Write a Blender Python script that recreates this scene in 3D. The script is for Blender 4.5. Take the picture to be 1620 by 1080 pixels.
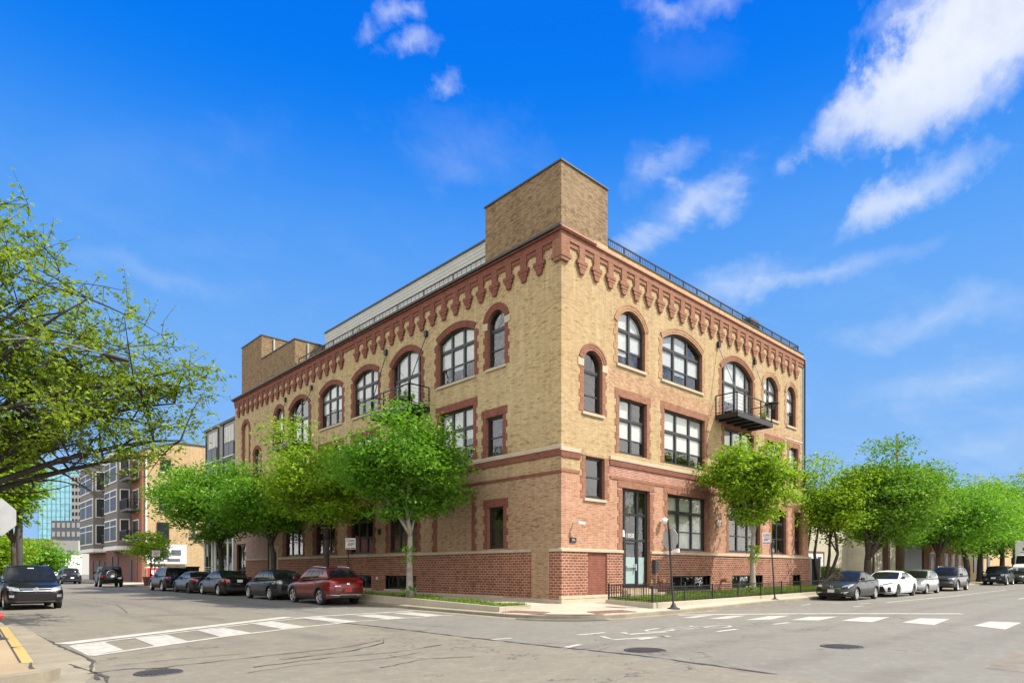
import bpy, bmesh, math, random
import numpy as np
from mathutils import Vector, Matrix
from mathutils.geometry import tessellate_polygon
from mathutils.bvhtree import BVHTree

for o in list(bpy.data.objects): bpy.data.objects.remove(o)
C = bpy.context.scene.collection
S = bpy.context.scene
R = math.radians
PI = math.pi

# ------------------------------------------------------------------ camera
CAM = Vector((-18.861, -17.273, 1.45))
cd = bpy.data.cameras.new('camera'); cam = bpy.data.objects.new('camera', cd); C.objects.link(cam)
cam.location = CAM
cam.rotation_euler = (PI/2, 0, -math.atan2(.6832, .7302))
cd.sensor_width = 36; cd.lens = 36*1009/1620; cd.shift_y = (902-540)/1620
cd.clip_end = 3000
S.camera = cam

# ------------------------------------------------------------------ sun, sky, exposure
SUN = Vector((.52, -.60, 1.0)).normalized()
EL = math.asin(SUN.z); AZ = math.atan2(SUN.x, SUN.y)
sl = bpy.data.lights.new('sun', 'SUN'); sl.energy = 3.3; sl.angle = R(.55); sl.color = (1, .95, .87)
so = bpy.data.objects.new('sun', sl); C.objects.link(so)
so.rotation_euler = SUN.to_track_quat('Z', 'Y').to_euler(); so.location = (40, -40, 80)
S.view_settings.view_transform = 'Standard'; S.view_settings.look = 'None'
S.view_settings.exposure = 1.18; S.view_settings.gamma = 1
S.view_settings.use_curve_mapping = False


class NG:
    """small helper round a node tree"""
    def __init__(self, nt): self.nt = nt
    def n(self, t, **kw):
        d = self.nt.nodes.new(t)
        for k, v in kw.items(): setattr(d, k, v)
        return d
    def put(self, sock, v):
        if v is None: return
        if isinstance(v, bpy.types.NodeSocket): self.nt.links.new(v, sock)
        elif isinstance(v, (tuple, list)) and len(v) == 3 and sock.type == 'RGBA': sock.default_value = (*v, 1)
        else: sock.default_value = v
    def m(self, op, a, b=None, c=None, clamp=False):
        d = self.n('ShaderNodeMath', operation=op, use_clamp=clamp)
        self.put(d.inputs[0], a); self.put(d.inputs[1], b); self.put(d.inputs[2], c)
        return d.outputs[0]
    def mix(self, f, a, b, blend='MIX'):
        d = self.n('ShaderNodeMix', data_type='RGBA', blend_type=blend)
        self.put(d.inputs[0], f); self.put(d.inputs[6], a); self.put(d.inputs[7], b)
        return d.outputs[2]
    def mr(self, v, a, b, c=0., d_=1., smooth=False):
        d = self.n('ShaderNodeMapRange', interpolation_type='SMOOTHSTEP' if smooth else 'LINEAR')
        for i, x in enumerate((v, a, b, c, d_)): self.put(d.inputs[i], x)
        return d.outputs[0]
    def noise(self, vec, scale, detail=3., rough=.55, dist=0.):
        d = self.n('ShaderNodeTexNoise'); self.put(d.inputs['Vector'], vec)
        d.inputs['Scale'].default_value = scale; d.inputs['Detail'].default_value = detail
        d.inputs['Roughness'].default_value = rough; d.inputs['Distortion'].default_value = dist
        return d.outputs['Fac']
    def xyz(self, x, y, z):
        d = self.n('ShaderNodeCombineXYZ')
        for i, v in enumerate((x, y, z)): self.put(d.inputs[i], v)
        return d.outputs[0]
    def sep(self, v):
        d = self.n('ShaderNodeSeparateXYZ'); self.put(d.inputs[0], v); return d.outputs
    def bump(self, h, strength=.3, dist=.02, normal=None):
        d = self.n('ShaderNodeBump'); self.put(d.inputs['Height'], h); self.put(d.inputs['Normal'], normal)
        d.inputs['Strength'].default_value = strength; d.inputs['Distance'].default_value = dist
        return d.outputs[0]


def build_world():
    w = bpy.data.worlds.new('World'); S.world = w; w.use_nodes = True
    nt = w.node_tree; nt.nodes.clear(); g = NG(nt)
    out = g.n('ShaderNodeOutputWorld'); bg = g.n('ShaderNodeBackground')
    sky = g.n('ShaderNodeTexSky', sky_type='NISHITA'); sky.sun_disc = False
    sky.sun_elevation = EL; sky.sun_rotation = AZ; sky.air_density = 1.0; sky.dust_density = .25; sky.ozone_density = 3.0
    hs = g.n('ShaderNodeHueSaturation'); hs.inputs['Saturation'].default_value = 1.28; hs.inputs['Value'].default_value = 1.0
    hs.inputs['Hue'].default_value = .502
    g.put(hs.inputs['Color'], sky.outputs[0])
    v = g.n('ShaderNodeTexCoord').outputs['Generated']
    x, y, z = g.sep(v)
    az = g.m('ARCTAN2', x, y); el = g.m('ARCSINE', z)
    # clear sky deepens with height
    cr = g.n('ShaderNodeValToRGB'); cr.color_ramp.interpolation = 'B_SPLINE'; el_ = cr.color_ramp.elements
    stops = [(0, (1.65, 2.8, 4.7)), (10, (1.3, 2.6, 4.8)), (20, (.80, 2.2, 4.9)), (28, (.40, 1.75, 4.9)), (34, (.0, 1.15, 4.8)), (40, (.0, .92, 4.7)), (48, (.0, .85, 4.5)), (60, (.5, 1.4, 4.2)), (80, (1.1, 2.0, 4.0))]
    while len(el_) < len(stops): el_.new(.5)
    for e_, (dg, c_) in zip(el_, stops): e_.position = dg/90; e_.color = (c_[0]/5, c_[1]/5, c_[2]/5, 1)
    g.put(cr.inputs[0], g.m('DIVIDE', el, PI/2))
    base = g.mix(.96, hs.outputs[0], g.mix(1., cr.outputs[0], (5., 5., 5.), 'MULTIPLY'))
    # clouds: soft ellipses on the sky sphere broken up by noise
    p0 = g.xyz(az, el, 0.)
    wn = g.n('ShaderNodeTexNoise'); g.put(wn.inputs['Vector'], p0); wn.inputs['Scale'].default_value = 9.; wn.inputs['Detail'].default_value = 6.; wn.inputs['Roughness'].default_value = .62
    wx, wy, wz = g.sep(wn.outputs['Color'])
    az0, el0 = az, el
    az = g.m('ADD', az, g.m('MULTIPLY', g.m('SUBTRACT', wx, .5), .15)); el = g.m('ADD', el, g.m('MULTIPLY', g.m('SUBTRACT', wy, .5), .09))
    n1 = g.noise(p0, 16., 10., .62, .2); fine = g.noise(p0, 60., 6., .65)
    n1 = g.m('ADD', g.m('MULTIPLY', n1, .88), g.m('MULTIPLY', fine, .12))
    wisp = g.noise(g.xyz(g.m('ADD', g.m('MULTIPLY', az0, .8), g.m('MULTIPLY', el0, -.9)), g.m('ADD', g.m('MULTIPLY', el0, 1.9), g.m('MULTIPLY', az0, .8)), 3.), 8.5, 9., .62, .3)
    def ray(px, py):
        a = (px-810)/1009; c = (902-py)/1009
        d = Vector((a*.7302+.6832, -a*.6832+.7302, c)).normalized()
        return math.atan2(d.x, d.y), math.asin(d.z)
    tot = None
    # centre of the cloud in the photograph, half sizes in degrees, tilt, strength, softness
    clouds = [((1555, 60), 10., 5.6, 25, 1.5, 0), ((1440, 130), 8.5, 4.2, 32, 1.2, 0), ((1345, 190), 5., 2.6, 20, .62, 0), ((1620, -60), 12, 6, 10, 1.2, 0),
              ((1455, 295), 6.2, 2.0, 14, .85, 0), ((1390, 330), 4.5, 1.8, 20, .5, 0), ((1075, 240), 4.6, 1.9, 14, .58, 1), ((1020, 262), 3., 2.6, 20, .48, 1),
              ((1080, 325), 7., 3.0, 24, .62, 1), ((1130, 300), 5., 2.6, 24, .42, 1), ((1235, 275), 1.6, 1.1, 10, .55, 1),
              ((1120, -6), 6.5, 1.8, 0, .6, 1), ((1030, -4), 3.0, 1.2, -10, .5, 1), ((1090, 80), 6.0, 3., 0, .16, 1),
              ((620, 16), 1.9, 1.3, 30, .8, 1), ((662, 6), 1.8, 1.0, 10, .7, 1), ((650, 66), 3.0, 1.3, 18, .8, 1), ((578, 58), 1.6, 1.0, 40, .5, 1),
              ((712, 132), 1.5, 1.2, 20, .62, 1), ((760, 235), 9.5, 4., -12, .22, 1), ((700, 262), 6, 2.2, -10, .16, 1),
              ((1330, 430), 9., 1.6, 4, .62, 1), ((1180, 455), 9., 2.4, 6, .6, 1), ((1480, 500), 10, 2.2, 0, .55, 1), ((1500, 600), 10, 2.2, 0, .5, 1), ((1000, 400), 6, 2.4, 20, .5, 1), ((250, 430), 11, 1.6, -4, .28, 1),
              ((200, 250), 11, 4., 30, .12, 1), ((400, 220), 7, 4, 35, .10, 1), ((1590, 700), 10, 2.2, 0, .3, 1)]
    for (c, rx, ry, tilt, st, kind) in clouds:
        a0, e0 = ray(*c); rx, ry, t = R(rx)*.78, R(ry)*.80, R(tilt); st *= 1. if kind == 0 else .8
        da = g.m('MULTIPLY', g.m('SUBTRACT', az, a0), math.cos(e0)); de = g.m('SUBTRACT', el, e0)
        u = g.m('ADD', g.m('MULTIPLY', da, math.cos(t)/rx), g.m('MULTIPLY', de, math.sin(t)/rx))
        q = g.m('ADD', g.m('MULTIPLY', da, -math.sin(t)/ry), g.m('MULTIPLY', de, math.cos(t)/ry))
        d2 = g.m('SQRT', g.m('ADD', g.m('MULTIPLY', u, u), g.m('MULTIPLY', q, q)))
        f = g.m('MULTIPLY', g.m('SUBTRACT', 1., g.m('ADD', d2, g.m('MULTIPLY', g.m('SUBTRACT', n1 if kind == 0 else wisp, .5), 1.55 if kind == 0 else 2.0)), clamp=False), st)
        f = g.m('MAXIMUM', f, 0.)
        f = g.m('MINIMUM', f, st)
        tot = f if tot is None else g.m('ADD', tot, f)
    # thin veil low down everywhere
    veil = g.m('MULTIPLY', g.mr(wisp, .46, .72, 0, 1, True), g.mr(el0, R(34), R(4), 0, .30))
    tot = g.m('ADD', tot, veil)
    # bright broken cloud out of view, seen in window reflections, strengthened for fill light
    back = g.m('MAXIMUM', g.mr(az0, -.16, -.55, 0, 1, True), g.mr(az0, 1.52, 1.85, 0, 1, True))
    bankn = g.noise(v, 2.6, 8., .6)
    fill_bank = g.m('MULTIPLY', back, g.m('MULTIPLY', g.mr(bankn, .34, .60, .1, 1.6, True), g.mr(el0, R(82), R(55), 0, 1, True)))
    fac = g.m('SUBTRACT', 1., g.m('POWER', 2.718, g.m('MULTIPLY', g.m('POWER', tot, 1.5), -1.15)))
    fac = g.m('MULTIPLY', fac, .92, clamp=True)
    shade = g.mix(g.mr(n1, .35, .7), (4.2, 4.5, 5.0), (5.6, 5.7, 5.8))
    col = g.mix(fac, base, shade)
    col = g.mix(g.m('MULTIPLY', fill_bank, .8, clamp=True), col, (11.0, 10.6, 9.9))
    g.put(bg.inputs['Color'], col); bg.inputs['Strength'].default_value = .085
    nt.links.new(bg.outputs[0], out.inputs[0])
build_world()

# ------------------------------------------------------------------ object helpers
def tag(o, label=None, cat=None, group=None, kind=None):
    if label: o['label'] = label
    if cat: o['category'] = cat
    if group: o['group'] = group
    if kind: o['kind'] = kind
    return o

def empty(name, label, cat, loc=(0, 0, 0), rz=0., group=None):
    o = bpy.data.objects.new(name, None); C.objects.link(o); o.location = loc; o.rotation_euler = (0, 0, rz)
    o.empty_display_size = .2
    return tag(o, label, cat, group)

class MB:
    def __init__(self): self.v = []; self.f = []; self.mi = []
    def add(self, vs, fs, mi=0):
        k = len(self.v); self.v += [tuple(p) for p in vs]; self.f += [tuple(i+k for i in f) for f in fs]; self.mi += [mi]*len(fs); return self
    def box(self, x0, x1, y0, y1, z0, z1, mi=0):
        vs = [(x, y, z) for z in (z0, z1) for y in (y0, y1) for x in (x0, x1)]
        return self.add(vs, [(0, 2, 3, 1), (4, 5, 7, 6), (0, 1, 5, 4), (2, 6, 7, 3), (0, 4, 6, 2), (1, 3, 7, 5)], mi)
    def hexa(self, a, b, mi=0):
        """two quads joined"""
        return self.add(list(a)+list(b), [(0, 3, 2, 1), (4, 5, 6, 7), (0, 1, 5, 4), (1, 2, 6, 5), (2, 3, 7, 6), (3, 0, 4, 7)], mi)
    def bar(self, p, q, w, h=None, up=(0, 0, 1), mi=0):
        p, q = Vector(p), Vector(q); d = (q-p).normalized(); h = h or w
        s = d.cross(Vector(up))
        if s.length < 1e-4: s = d.cross(Vector((1, 0, 0)))
        s.normalize(); t = s.cross(d).normalized(); s *= w/2; t *= h/2
        return self.hexa([p-s-t, p+s-t, p+s+t, p-s+t], [q-s-t, q+s-t, q+s+t, q-s+t], mi)
    def tube(self, pts, rad, n=8, cap=True, mi=0):
        pts = [Vector(p) for p in pts]; k0 = len(self.v)
        rads = rad if hasattr(rad, '__len__') else [rad]*len(pts)
        ref = None
        for i, p in enumerate(pts):
            d = (pts[min(i+1, len(pts)-1)]-pts[max(i-1, 0)]).normalized()
            if ref is None: ref = d.cross(Vector((.31, .17, .94)) if abs(d.z) < .9 else Vector((1, 0, 0))).normalized()
            ref = (ref - d*ref.dot(d)).normalized(); b = d.cross(ref)
            for j in range(n):
                a = 2*PI*j/n; self.v.append(tuple(p+(ref*math.cos(a)+b*math.sin(a))*rads[i]))
        for i in range(len(pts)-1):
            for j in range(n):
                a = k0+i*n+j; b_ = k0+i*n+(j+1) % n; self.f.append((a, b_, b_+n, a+n)); self.mi.append(mi)
        if cap:
            self.f.append(tuple(k0+j for j in range(n))[::-1]); self.mi.append(mi)
            self.f.append(tuple(k0+(len(pts)-1)*n+j for j in range(n))); self.mi.append(mi)
        return self
    def lathe(self, prof, n=20, M=None, mi=0, close=False):
        """profile of (radius, height) turned round z, then moved by M"""
        M = M or Matrix(); k0 = len(self.v); m = len(prof)
        for j in range(n):
            a = 2*PI*j/n
            for r, h in prof: self.v.append(tuple(M @ Vector((r*math.cos(a), r*math.sin(a), h))))
        for j in range(n):
            for i in range(m-1+(1 if close else 0)):
                a = k0+j*m+i; b = k0+((j+1) % n)*m+i; c = k0+((j+1) % n)*m+(i+1) % m; d = k0+j*m+(i+1) % m
                self.f.append((a, b, c, d)); self.mi.append(mi)
        return self
    def prism(self, poly, off, mi=0):
        """closed outline extruded by the vector off"""
        n = len(poly); o = Vector(off); P = [Vector(p) for p in poly]; Q = [p+o for p in P]
        return self.add(P+Q, [tuple(range(n))[::-1], tuple(range(n, 2*n))]+[(i, (i+1) % n, (i+1) % n+n, i+n) for i in range(n)], mi)
    def strip(self, A, B, mi=0, closed=False):
        n = len(A)
        return self.add(list(A)+list(B), [(i, (i+1) % n, (i+1) % n+n, i+n) for i in range(n if closed else n-1)], mi)
    def build(self, name, mats, parent=None, smooth=False, angle=None, bevel=0, norm=True, loc=None):
        me = bpy.data.meshes.new(name); me.from_pydata(self.v, [], self.f)
        mats = mats if isinstance(mats, (list, tuple)) else [mats]
        for m_ in mats: me.materials.append(m_)
        if len(mats) > 1: me.polygons.foreach_set('material_index', self.mi)
        if norm or bevel:
            bm = bmesh.new(); bm.from_mesh(me)
            if bevel:
                bm.edges.ensure_lookup_table()
                bmesh.ops.remove_doubles(bm, verts=bm.verts, dist=1e-5)
                es = [e for e in bm.edges if len(e.link_faces) == 2 and e.calc_face_angle(0) > .5]
                bmesh.ops.bevel(bm, geom=es, offset=bevel, segments=2, affect='EDGES', profile=.6)
            bmesh.ops.recalc_face_normals(bm, faces=bm.faces); bm.to_mesh(me); bm.free()
        if smooth: me.polygons.foreach_set('use_smooth', [True]*len(me.polygons))
        if angle: me.set_sharp_from_angle(angle=R(angle))
        me.update()
        o = bpy.data.objects.new(name, me); C.objects.link(o)
        if parent: o.parent = parent
        if loc: o.location = loc
        return o

def copy_tree(o, parent=None):
    c = o.copy(); C.objects.link(c)
    if parent: c.parent = parent
    for ch in list(o.children): copy_tree(ch, c)
    return c

def text_mesh(name, body, size, mat, parent, mtx):
    cu = bpy.data.curves.new(name, 'FONT'); cu.body = body; cu.size = size; cu.extrude = .002; cu.offset = .0; cu.space_character = 1.12
    tmp = bpy.data.objects.new(name, cu); C.objects.link(tmp); bpy.context.view_layer.update()
    me = bpy.data.meshes.new_from_object(tmp.evaluated_get(bpy.context.evaluated_depsgraph_get())); bpy.data.objects.remove(tmp); bpy.data.curves.remove(cu)
    me.materials.clear(); me.materials.append(mat); o = bpy.data.objects.new(name, me); C.objects.link(o); o.parent = parent; o.matrix_local = mtx; return o

def sst(a, b, x):
    t = min(1, max(0, (x-a)/(b-a))); return t*t*(3-2*t)
def gz(x, y):
    """height of the street surface"""
    m_ = max(x, y)
    return -.11 + .11*sst(1, 12, m_) + .20*sst(25, 60, x)
def lerp_tab(tab, x):
    return float(np.interp(x, [t[0] for t in tab], [t[1] for t in tab]))
# ------------------------------------------------------------------ materials
M = {}
def newmat(name):
    m = bpy.data.materials.new(name); m.use_nodes = True; M[name] = m
    b = m.node_tree.nodes['Principled BSDF']; return m, NG(m.node_tree), b
def plain(name, col, rough=.6, metal=0., var=.12, scale=6., bump=0., coat=0., spec=.5, bscale=40.):
    m, g, b = newmat(name)
    tc = g.n('ShaderNodeTexCoord').outputs['Object']
    n = g.noise(tc, scale, 5., .6)
    c2 = tuple(min(1, c*(1+var)) for c in col); c1 = tuple(c*(1-var) for c in col)
    g.put(b.inputs['Base Color'], g.mix(g.mr(n, .3, .7), c1, c2))
    b.inputs['Roughness'].default_value = rough; b.inputs['Metallic'].default_value = metal
    b.inputs['Coat Weight'].default_value = coat; b.inputs['Coat Roughness'].default_value = .04
    b.inputs['Specular IOR Level'].default_value = spec
    if bump: g.put(b.inputs['Normal'], g.bump(g.noise(tc, bscale, 4.), bump, .02))
    return m

def uvz(g):
    """wall coordinates: along the wall, and height"""
    ge = g.n('ShaderNodeNewGeometry')
    px, py, pz = g.sep(ge.outputs['Position']); nx, ny, nz = g.sep(ge.outputs['True Normal'])
    side = g.m('GREATER_THAN', g.m('ABSOLUTE', nx), .5)
    u = g.m('ADD', g.m('MULTIPLY', side, py), g.m('MULTIPLY', g.m('SUBTRACT', 1., side), px))
    return u, pz, px, py, ge.outputs['Position']

def bricks(g, b, u, z, c1, c2, mortar, bw=.21, rh=.073, ms=.009, streak=.55, bump=.35, rough=.85, extra=None, ms_smooth=.1, dark=.3, stain=.42, pale=-1., pos=None, dist=.012):
    vec = g.xyz(u, z, 0.)
    t = g.n('ShaderNodeTexBrick'); g.put(t.inputs['Vector'], vec)
    g.put(t.inputs['Color1'], c1); g.put(t.inputs['Color2'], c2); g.put(t.inputs['Mortar'], mortar)
    t.inputs['Scale'].default_value = 1; t.inputs['Brick Width'].default_value = bw; t.inputs['Row Height'].default_value = rh
    t.inputs['Mortar Size'].default_value = ms; t.inputs['Mortar Smooth'].default_value = ms_smooth
    col = t.outputs['Color']
    # every brick its own tone, a few dark, a few pale
    row = g.m('FLOOR', g.m('DIVIDE', z, rh)); odd = g.m('MULTIPLY', g.m('FRACT', g.m('MULTIPLY', row, .5)), bw)
    colid = g.m('FLOOR', g.m('DIVIDE', g.m('ADD', u, odd), bw))
    wn = g.n('ShaderNodeTexWhiteNoise', noise_dimensions='2D'); g.put(wn.inputs['Vector'], g.xyz(colid, row, 0.)); rv = wn.outputs['Value']
    dash = g.noise(g.xyz(u, g.m('MULTIPLY', row, 7.31), 0.), 3.6, 2., .5)
    big = g.noise(g.xyz(u, z, 4.), .32, 4., .6)
    joint = g.m('LESS_THAN', g.m('FRACT', g.m('DIVIDE', z, rh)), .36)
    dm = g.m('MULTIPLY', g.m('MULTIPLY', g.mr(dash, .50, .60), joint), g.mr(big, .34, .62, .35, 1.15))
    dm = g.m('MULTIPLY', dm, min(1., dark*2.1))
    col = g.mix(g.mr(rv, 0, 1, 0, .30), col, g.mix(1., col, (.62, .55, .5), 'MULTIPLY'))
    col = g.mix(g.m('MULTIPLY', g.m('GREATER_THAN', rv, .93), dark), col, (.06, .04, .025))
    if pale > 0: col = g.mix(g.m('MULTIPLY', g.m('LESS_THAN', rv, pale), .6), col, (.75, .66, .5))
    col = g.mix(dm, col, (.075, .048, .026))  # broken dashes: shadow along the mortar joints painted into the colour
    # weathering at building scale and rain streaks
    wz = g.noise(g.xyz(g.m('MULTIPLY', u, 3.2), g.m('MULTIPLY', z, .26), 1.), 1.2, 7., .65)
    col = g.mix(g.mr(wz, .35, .75, 0, streak), col, (.62, .58, .5), 'MULTIPLY')
    col = g.mix(g.mr(big, .3, .75, 0, streak*.8), col, (1.0, .86, .72), 'MULTIPLY')
    # soot and rain streaks running down from the cornice and the belt course
    rs = g.noise(g.xyz(g.m('MULTIPLY', u, 7.), g.m('MULTIPLY', z, .35), 2.), 1., 6., .65)
    zone = g.m('MAXIMUM', g.mr(z, 10.5, 13.8), g.m('MULTIPLY', g.mr(z, 4.6, 6.3), g.m('LESS_THAN', z, 6.4)))
    col = g.mix(g.m('MULTIPLY', g.m('MULTIPLY', g.mr(rs, .48, .72), zone), stain), col, (.10, .075, .05))
    if extra: col = extra(col)
    g.put(b.inputs['Base Color'], col); b.inputs['Roughness'].default_value = rough
    b.inputs['Specular IOR Level'].default_value = .25
    h = g.m('SUBTRACT', g.m('MULTIPLY', g.noise(vec, 60., 3.), .35), t.outputs['Fac'])
    h = g.m('SUBTRACT', h, g.m('MULTIPLY', dm, 1.2))
    g.put(b.inputs['Normal'], g.bump(h, bump, dist))

YEL1, YEL2, YMOR = (.50, .385, .215), (.425, .315, .17), (.40, .31, .19)
def wall_mat(name, side):
    m, g, b = newmat(name); u, z, px, py, pos = uvz(g)
    n = g.noise(g.xyz(u, z, 9.), 1.1, 5., .65); nn = g.m('MULTIPLY', g.m('SUBTRACT', n, .5), .5)
    if side == 'R':
        low = g.m('LESS_THAN', z, 5.40)
        band = g.m('MULTIPLY', g.m('MULTIPLY', g.m('LESS_THAN', z, 6.25), g.m('GREATER_THAN', z, 5.40)), g.m('GREATER_THAN', u, 2.9))
        # rebuilt pinkish brickwork between the second and third storeys
        pk = g.m('MULTIPLY', g.mr(g.m('ADD', z, nn), 9.0, 9.35), g.mr(g.m('ADD', z, g.m('ADD', nn, g.m('MULTIPLY', u, .02))), 10.6, 10.2))
        pk = g.m('MULTIPLY', pk, g.mr(g.m('ADD', u, nn), 2.5, 3.1))
        c1 = g.mix(low, YEL1, (.47, .27, .185)); c2 = g.mix(low, YEL2, (.37, .18, .12)); mo = g.mix(low, YMOR, (.50, .36, .25))
        c1 = g.mix(band, c1, (.44, .21, .15)); c2 = g.mix(band, c2, (.30, .11, .075)); mo = g.mix(band, mo, (.55, .42, .34))
        c1 = g.mix(g.m('MULTIPLY', pk, .85), c1, (.52, .33, .21)); c2 = g.mix(g.m('MULTIPLY', pk, .85), c2, (.33, .165, .10))
        bricks(g, b, u, z, c1, c2, mo, dark=.17)
    else:
        low = g.mr(g.m('ADD', z, nn), 6.6, 5.2)
        c1 = g.mix(low, (.535, .425, .225), (.45, .315, .19)); c2 = g.mix(low, (.46, .36, .185), (.34, .215, .13)); mo = g.mix(low, (.45, .37, .25), (.42, .33, .235))  # same buff brick as the front, colour lightened to offset the shade here
        # painted far end of the ground floor
        pt = g.m('MULTIPLY', g.m('GREATER_THAN', u, 28.6), g.m('LESS_THAN', z, 5.3))
        c1 = g.mix(pt, c1, (.46, .33, .28)); c2 = g.mix(pt, c2, (.44, .31, .26)); mo = g.mix(pt, mo, (.40, .28, .24))
        bricks(g, b, u, z, c1, c2, mo, dark=.27)
    return m
wall_mat('brick_sunny', 'R'); wall_mat('brick_street', 'L')
def brickm(name, c1, c2, mo, **kw):
    m, g, b = newmat(name); u, z, px, py, pos = uvz(g); bricks(g, b, u, z, c1, c2, mo, **kw); return m
brickm('brick_red', (.235, .075, .052), (.175, .05, .036), (.27, .14, .105), dark=.25, bw=.2)  # red brick; also the street side trim, with its shade put into the colour
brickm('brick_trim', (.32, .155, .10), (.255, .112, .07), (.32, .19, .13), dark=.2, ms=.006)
brickm('brick_arch', (.44, .285, .165), (.385, .225, .13), (.42, .28, .18), dark=.2, ms=.006)
brickm('brick_base', (.30, .11, .072), (.20, .058, .04), (.45, .32, .23), bw=.255, rh=.112, ms=.017, dark=.28, bump=.6, dist=.03)
brickm('brick_tower', (.30, .215, .12), (.175, .115, .062), (.27, .205, .125), dark=.40, streak=.6, stain=0.)
brickm('brick_tan', (.56, .42, .24), (.48, .35, .19), (.5, .4, .25), dark=.1)
brickm('brick_maroon', (.23, .115, .10), (.19, .085, .075), (.2, .11, .1), dark=.1)
brickm('brick_orange', (.29, .115, .078), (.24, .085, .058), (.4, .24, .18), dark=.1)

def stone(name, col, var=.12, rough=.85, sc=1.5):
    m, g, b = newmat(name)
    p = g.n('ShaderNodeNewGeometry').outputs['Position']
    n = g.noise(p, sc, 7., .65); n2 = g.noise(p, sc*14, 4., .6)
    c = g.mix(g.mr(n, .3, .72), tuple(v*(1-var*1.5) for v in col), tuple(min(1, v*(1+var)) for v in col))
    c = g.mix(g.mr(n2, .35, .75, 0, .35), c, tuple(v*.6 for v in col))
    g.put(b.inputs['Base Color'], c); b.inputs['Roughness'].default_value = rough; b.inputs['Specular IOR Level'].default_value = .2
    g.put(b.inputs['Normal'], g.bump(g.m('ADD', n2, n), .25, .015)); return m
stone('limestone', (.47, .40, .29)); stone('kerb_stone', (.26, .228, .17), .18)

def paving(name, col, joint, jx, jy, offx=0., offy=0., amount=.55):
    m, g, b = newmat(name)
    p = g.n('ShaderNodeNewGeometry').outputs['Position']; x, y, z = g.sep(p)
    n = g.noise(p, .5, 6., .65); n2 = g.noise(p, 9., 5., .65); n3 = g.noise(p, 120., 2., .5)
    c = g.mix(g.mr(n, .3, .72), tuple(v*.82 for v in col), tuple(min(1, v*1.12) for v in col))
    c = g.mix(g.mr(n2, .5, .78, 0, .35), c, tuple(v*.62 for v in col))
    c = g.mix(g.mr(n3, .3, .7, 0, .25), c, tuple(v*.75 for v in col))
    def line(v, per, off):
        f = g.m('FRACT', g.m('DIVIDE', g.m('ADD', v, off+1000*per), per))
        return g.m('LESS_THAN', g.m('ABSOLUTE', g.m('SUBTRACT', f, .5)), .009/per)
    ln = g.m('MAXIMUM', line(x, jx, offx), line(y, jy, offy))
    c = g.mix(g.m('MULTIPLY', ln, amount), c, joint)
    g.put(b.inputs['Base Color'], c); b.inputs['Roughness'].default_value = .9; b.inputs['Specular IOR Level'].default_value = .2
    g.put(b.inputs['Normal'], g.bump(g.m('SUBTRACT', n2, ln), .15, .01)); return m
paving('sidewalk_tan', (.32, .245, .155), (.15, .12, .08), 1.6, 1.6, amount=.35)
paving('sidewalk_concrete', (.42, .37, .29), (.15, .13, .1), 1.5, 1.5)

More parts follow.
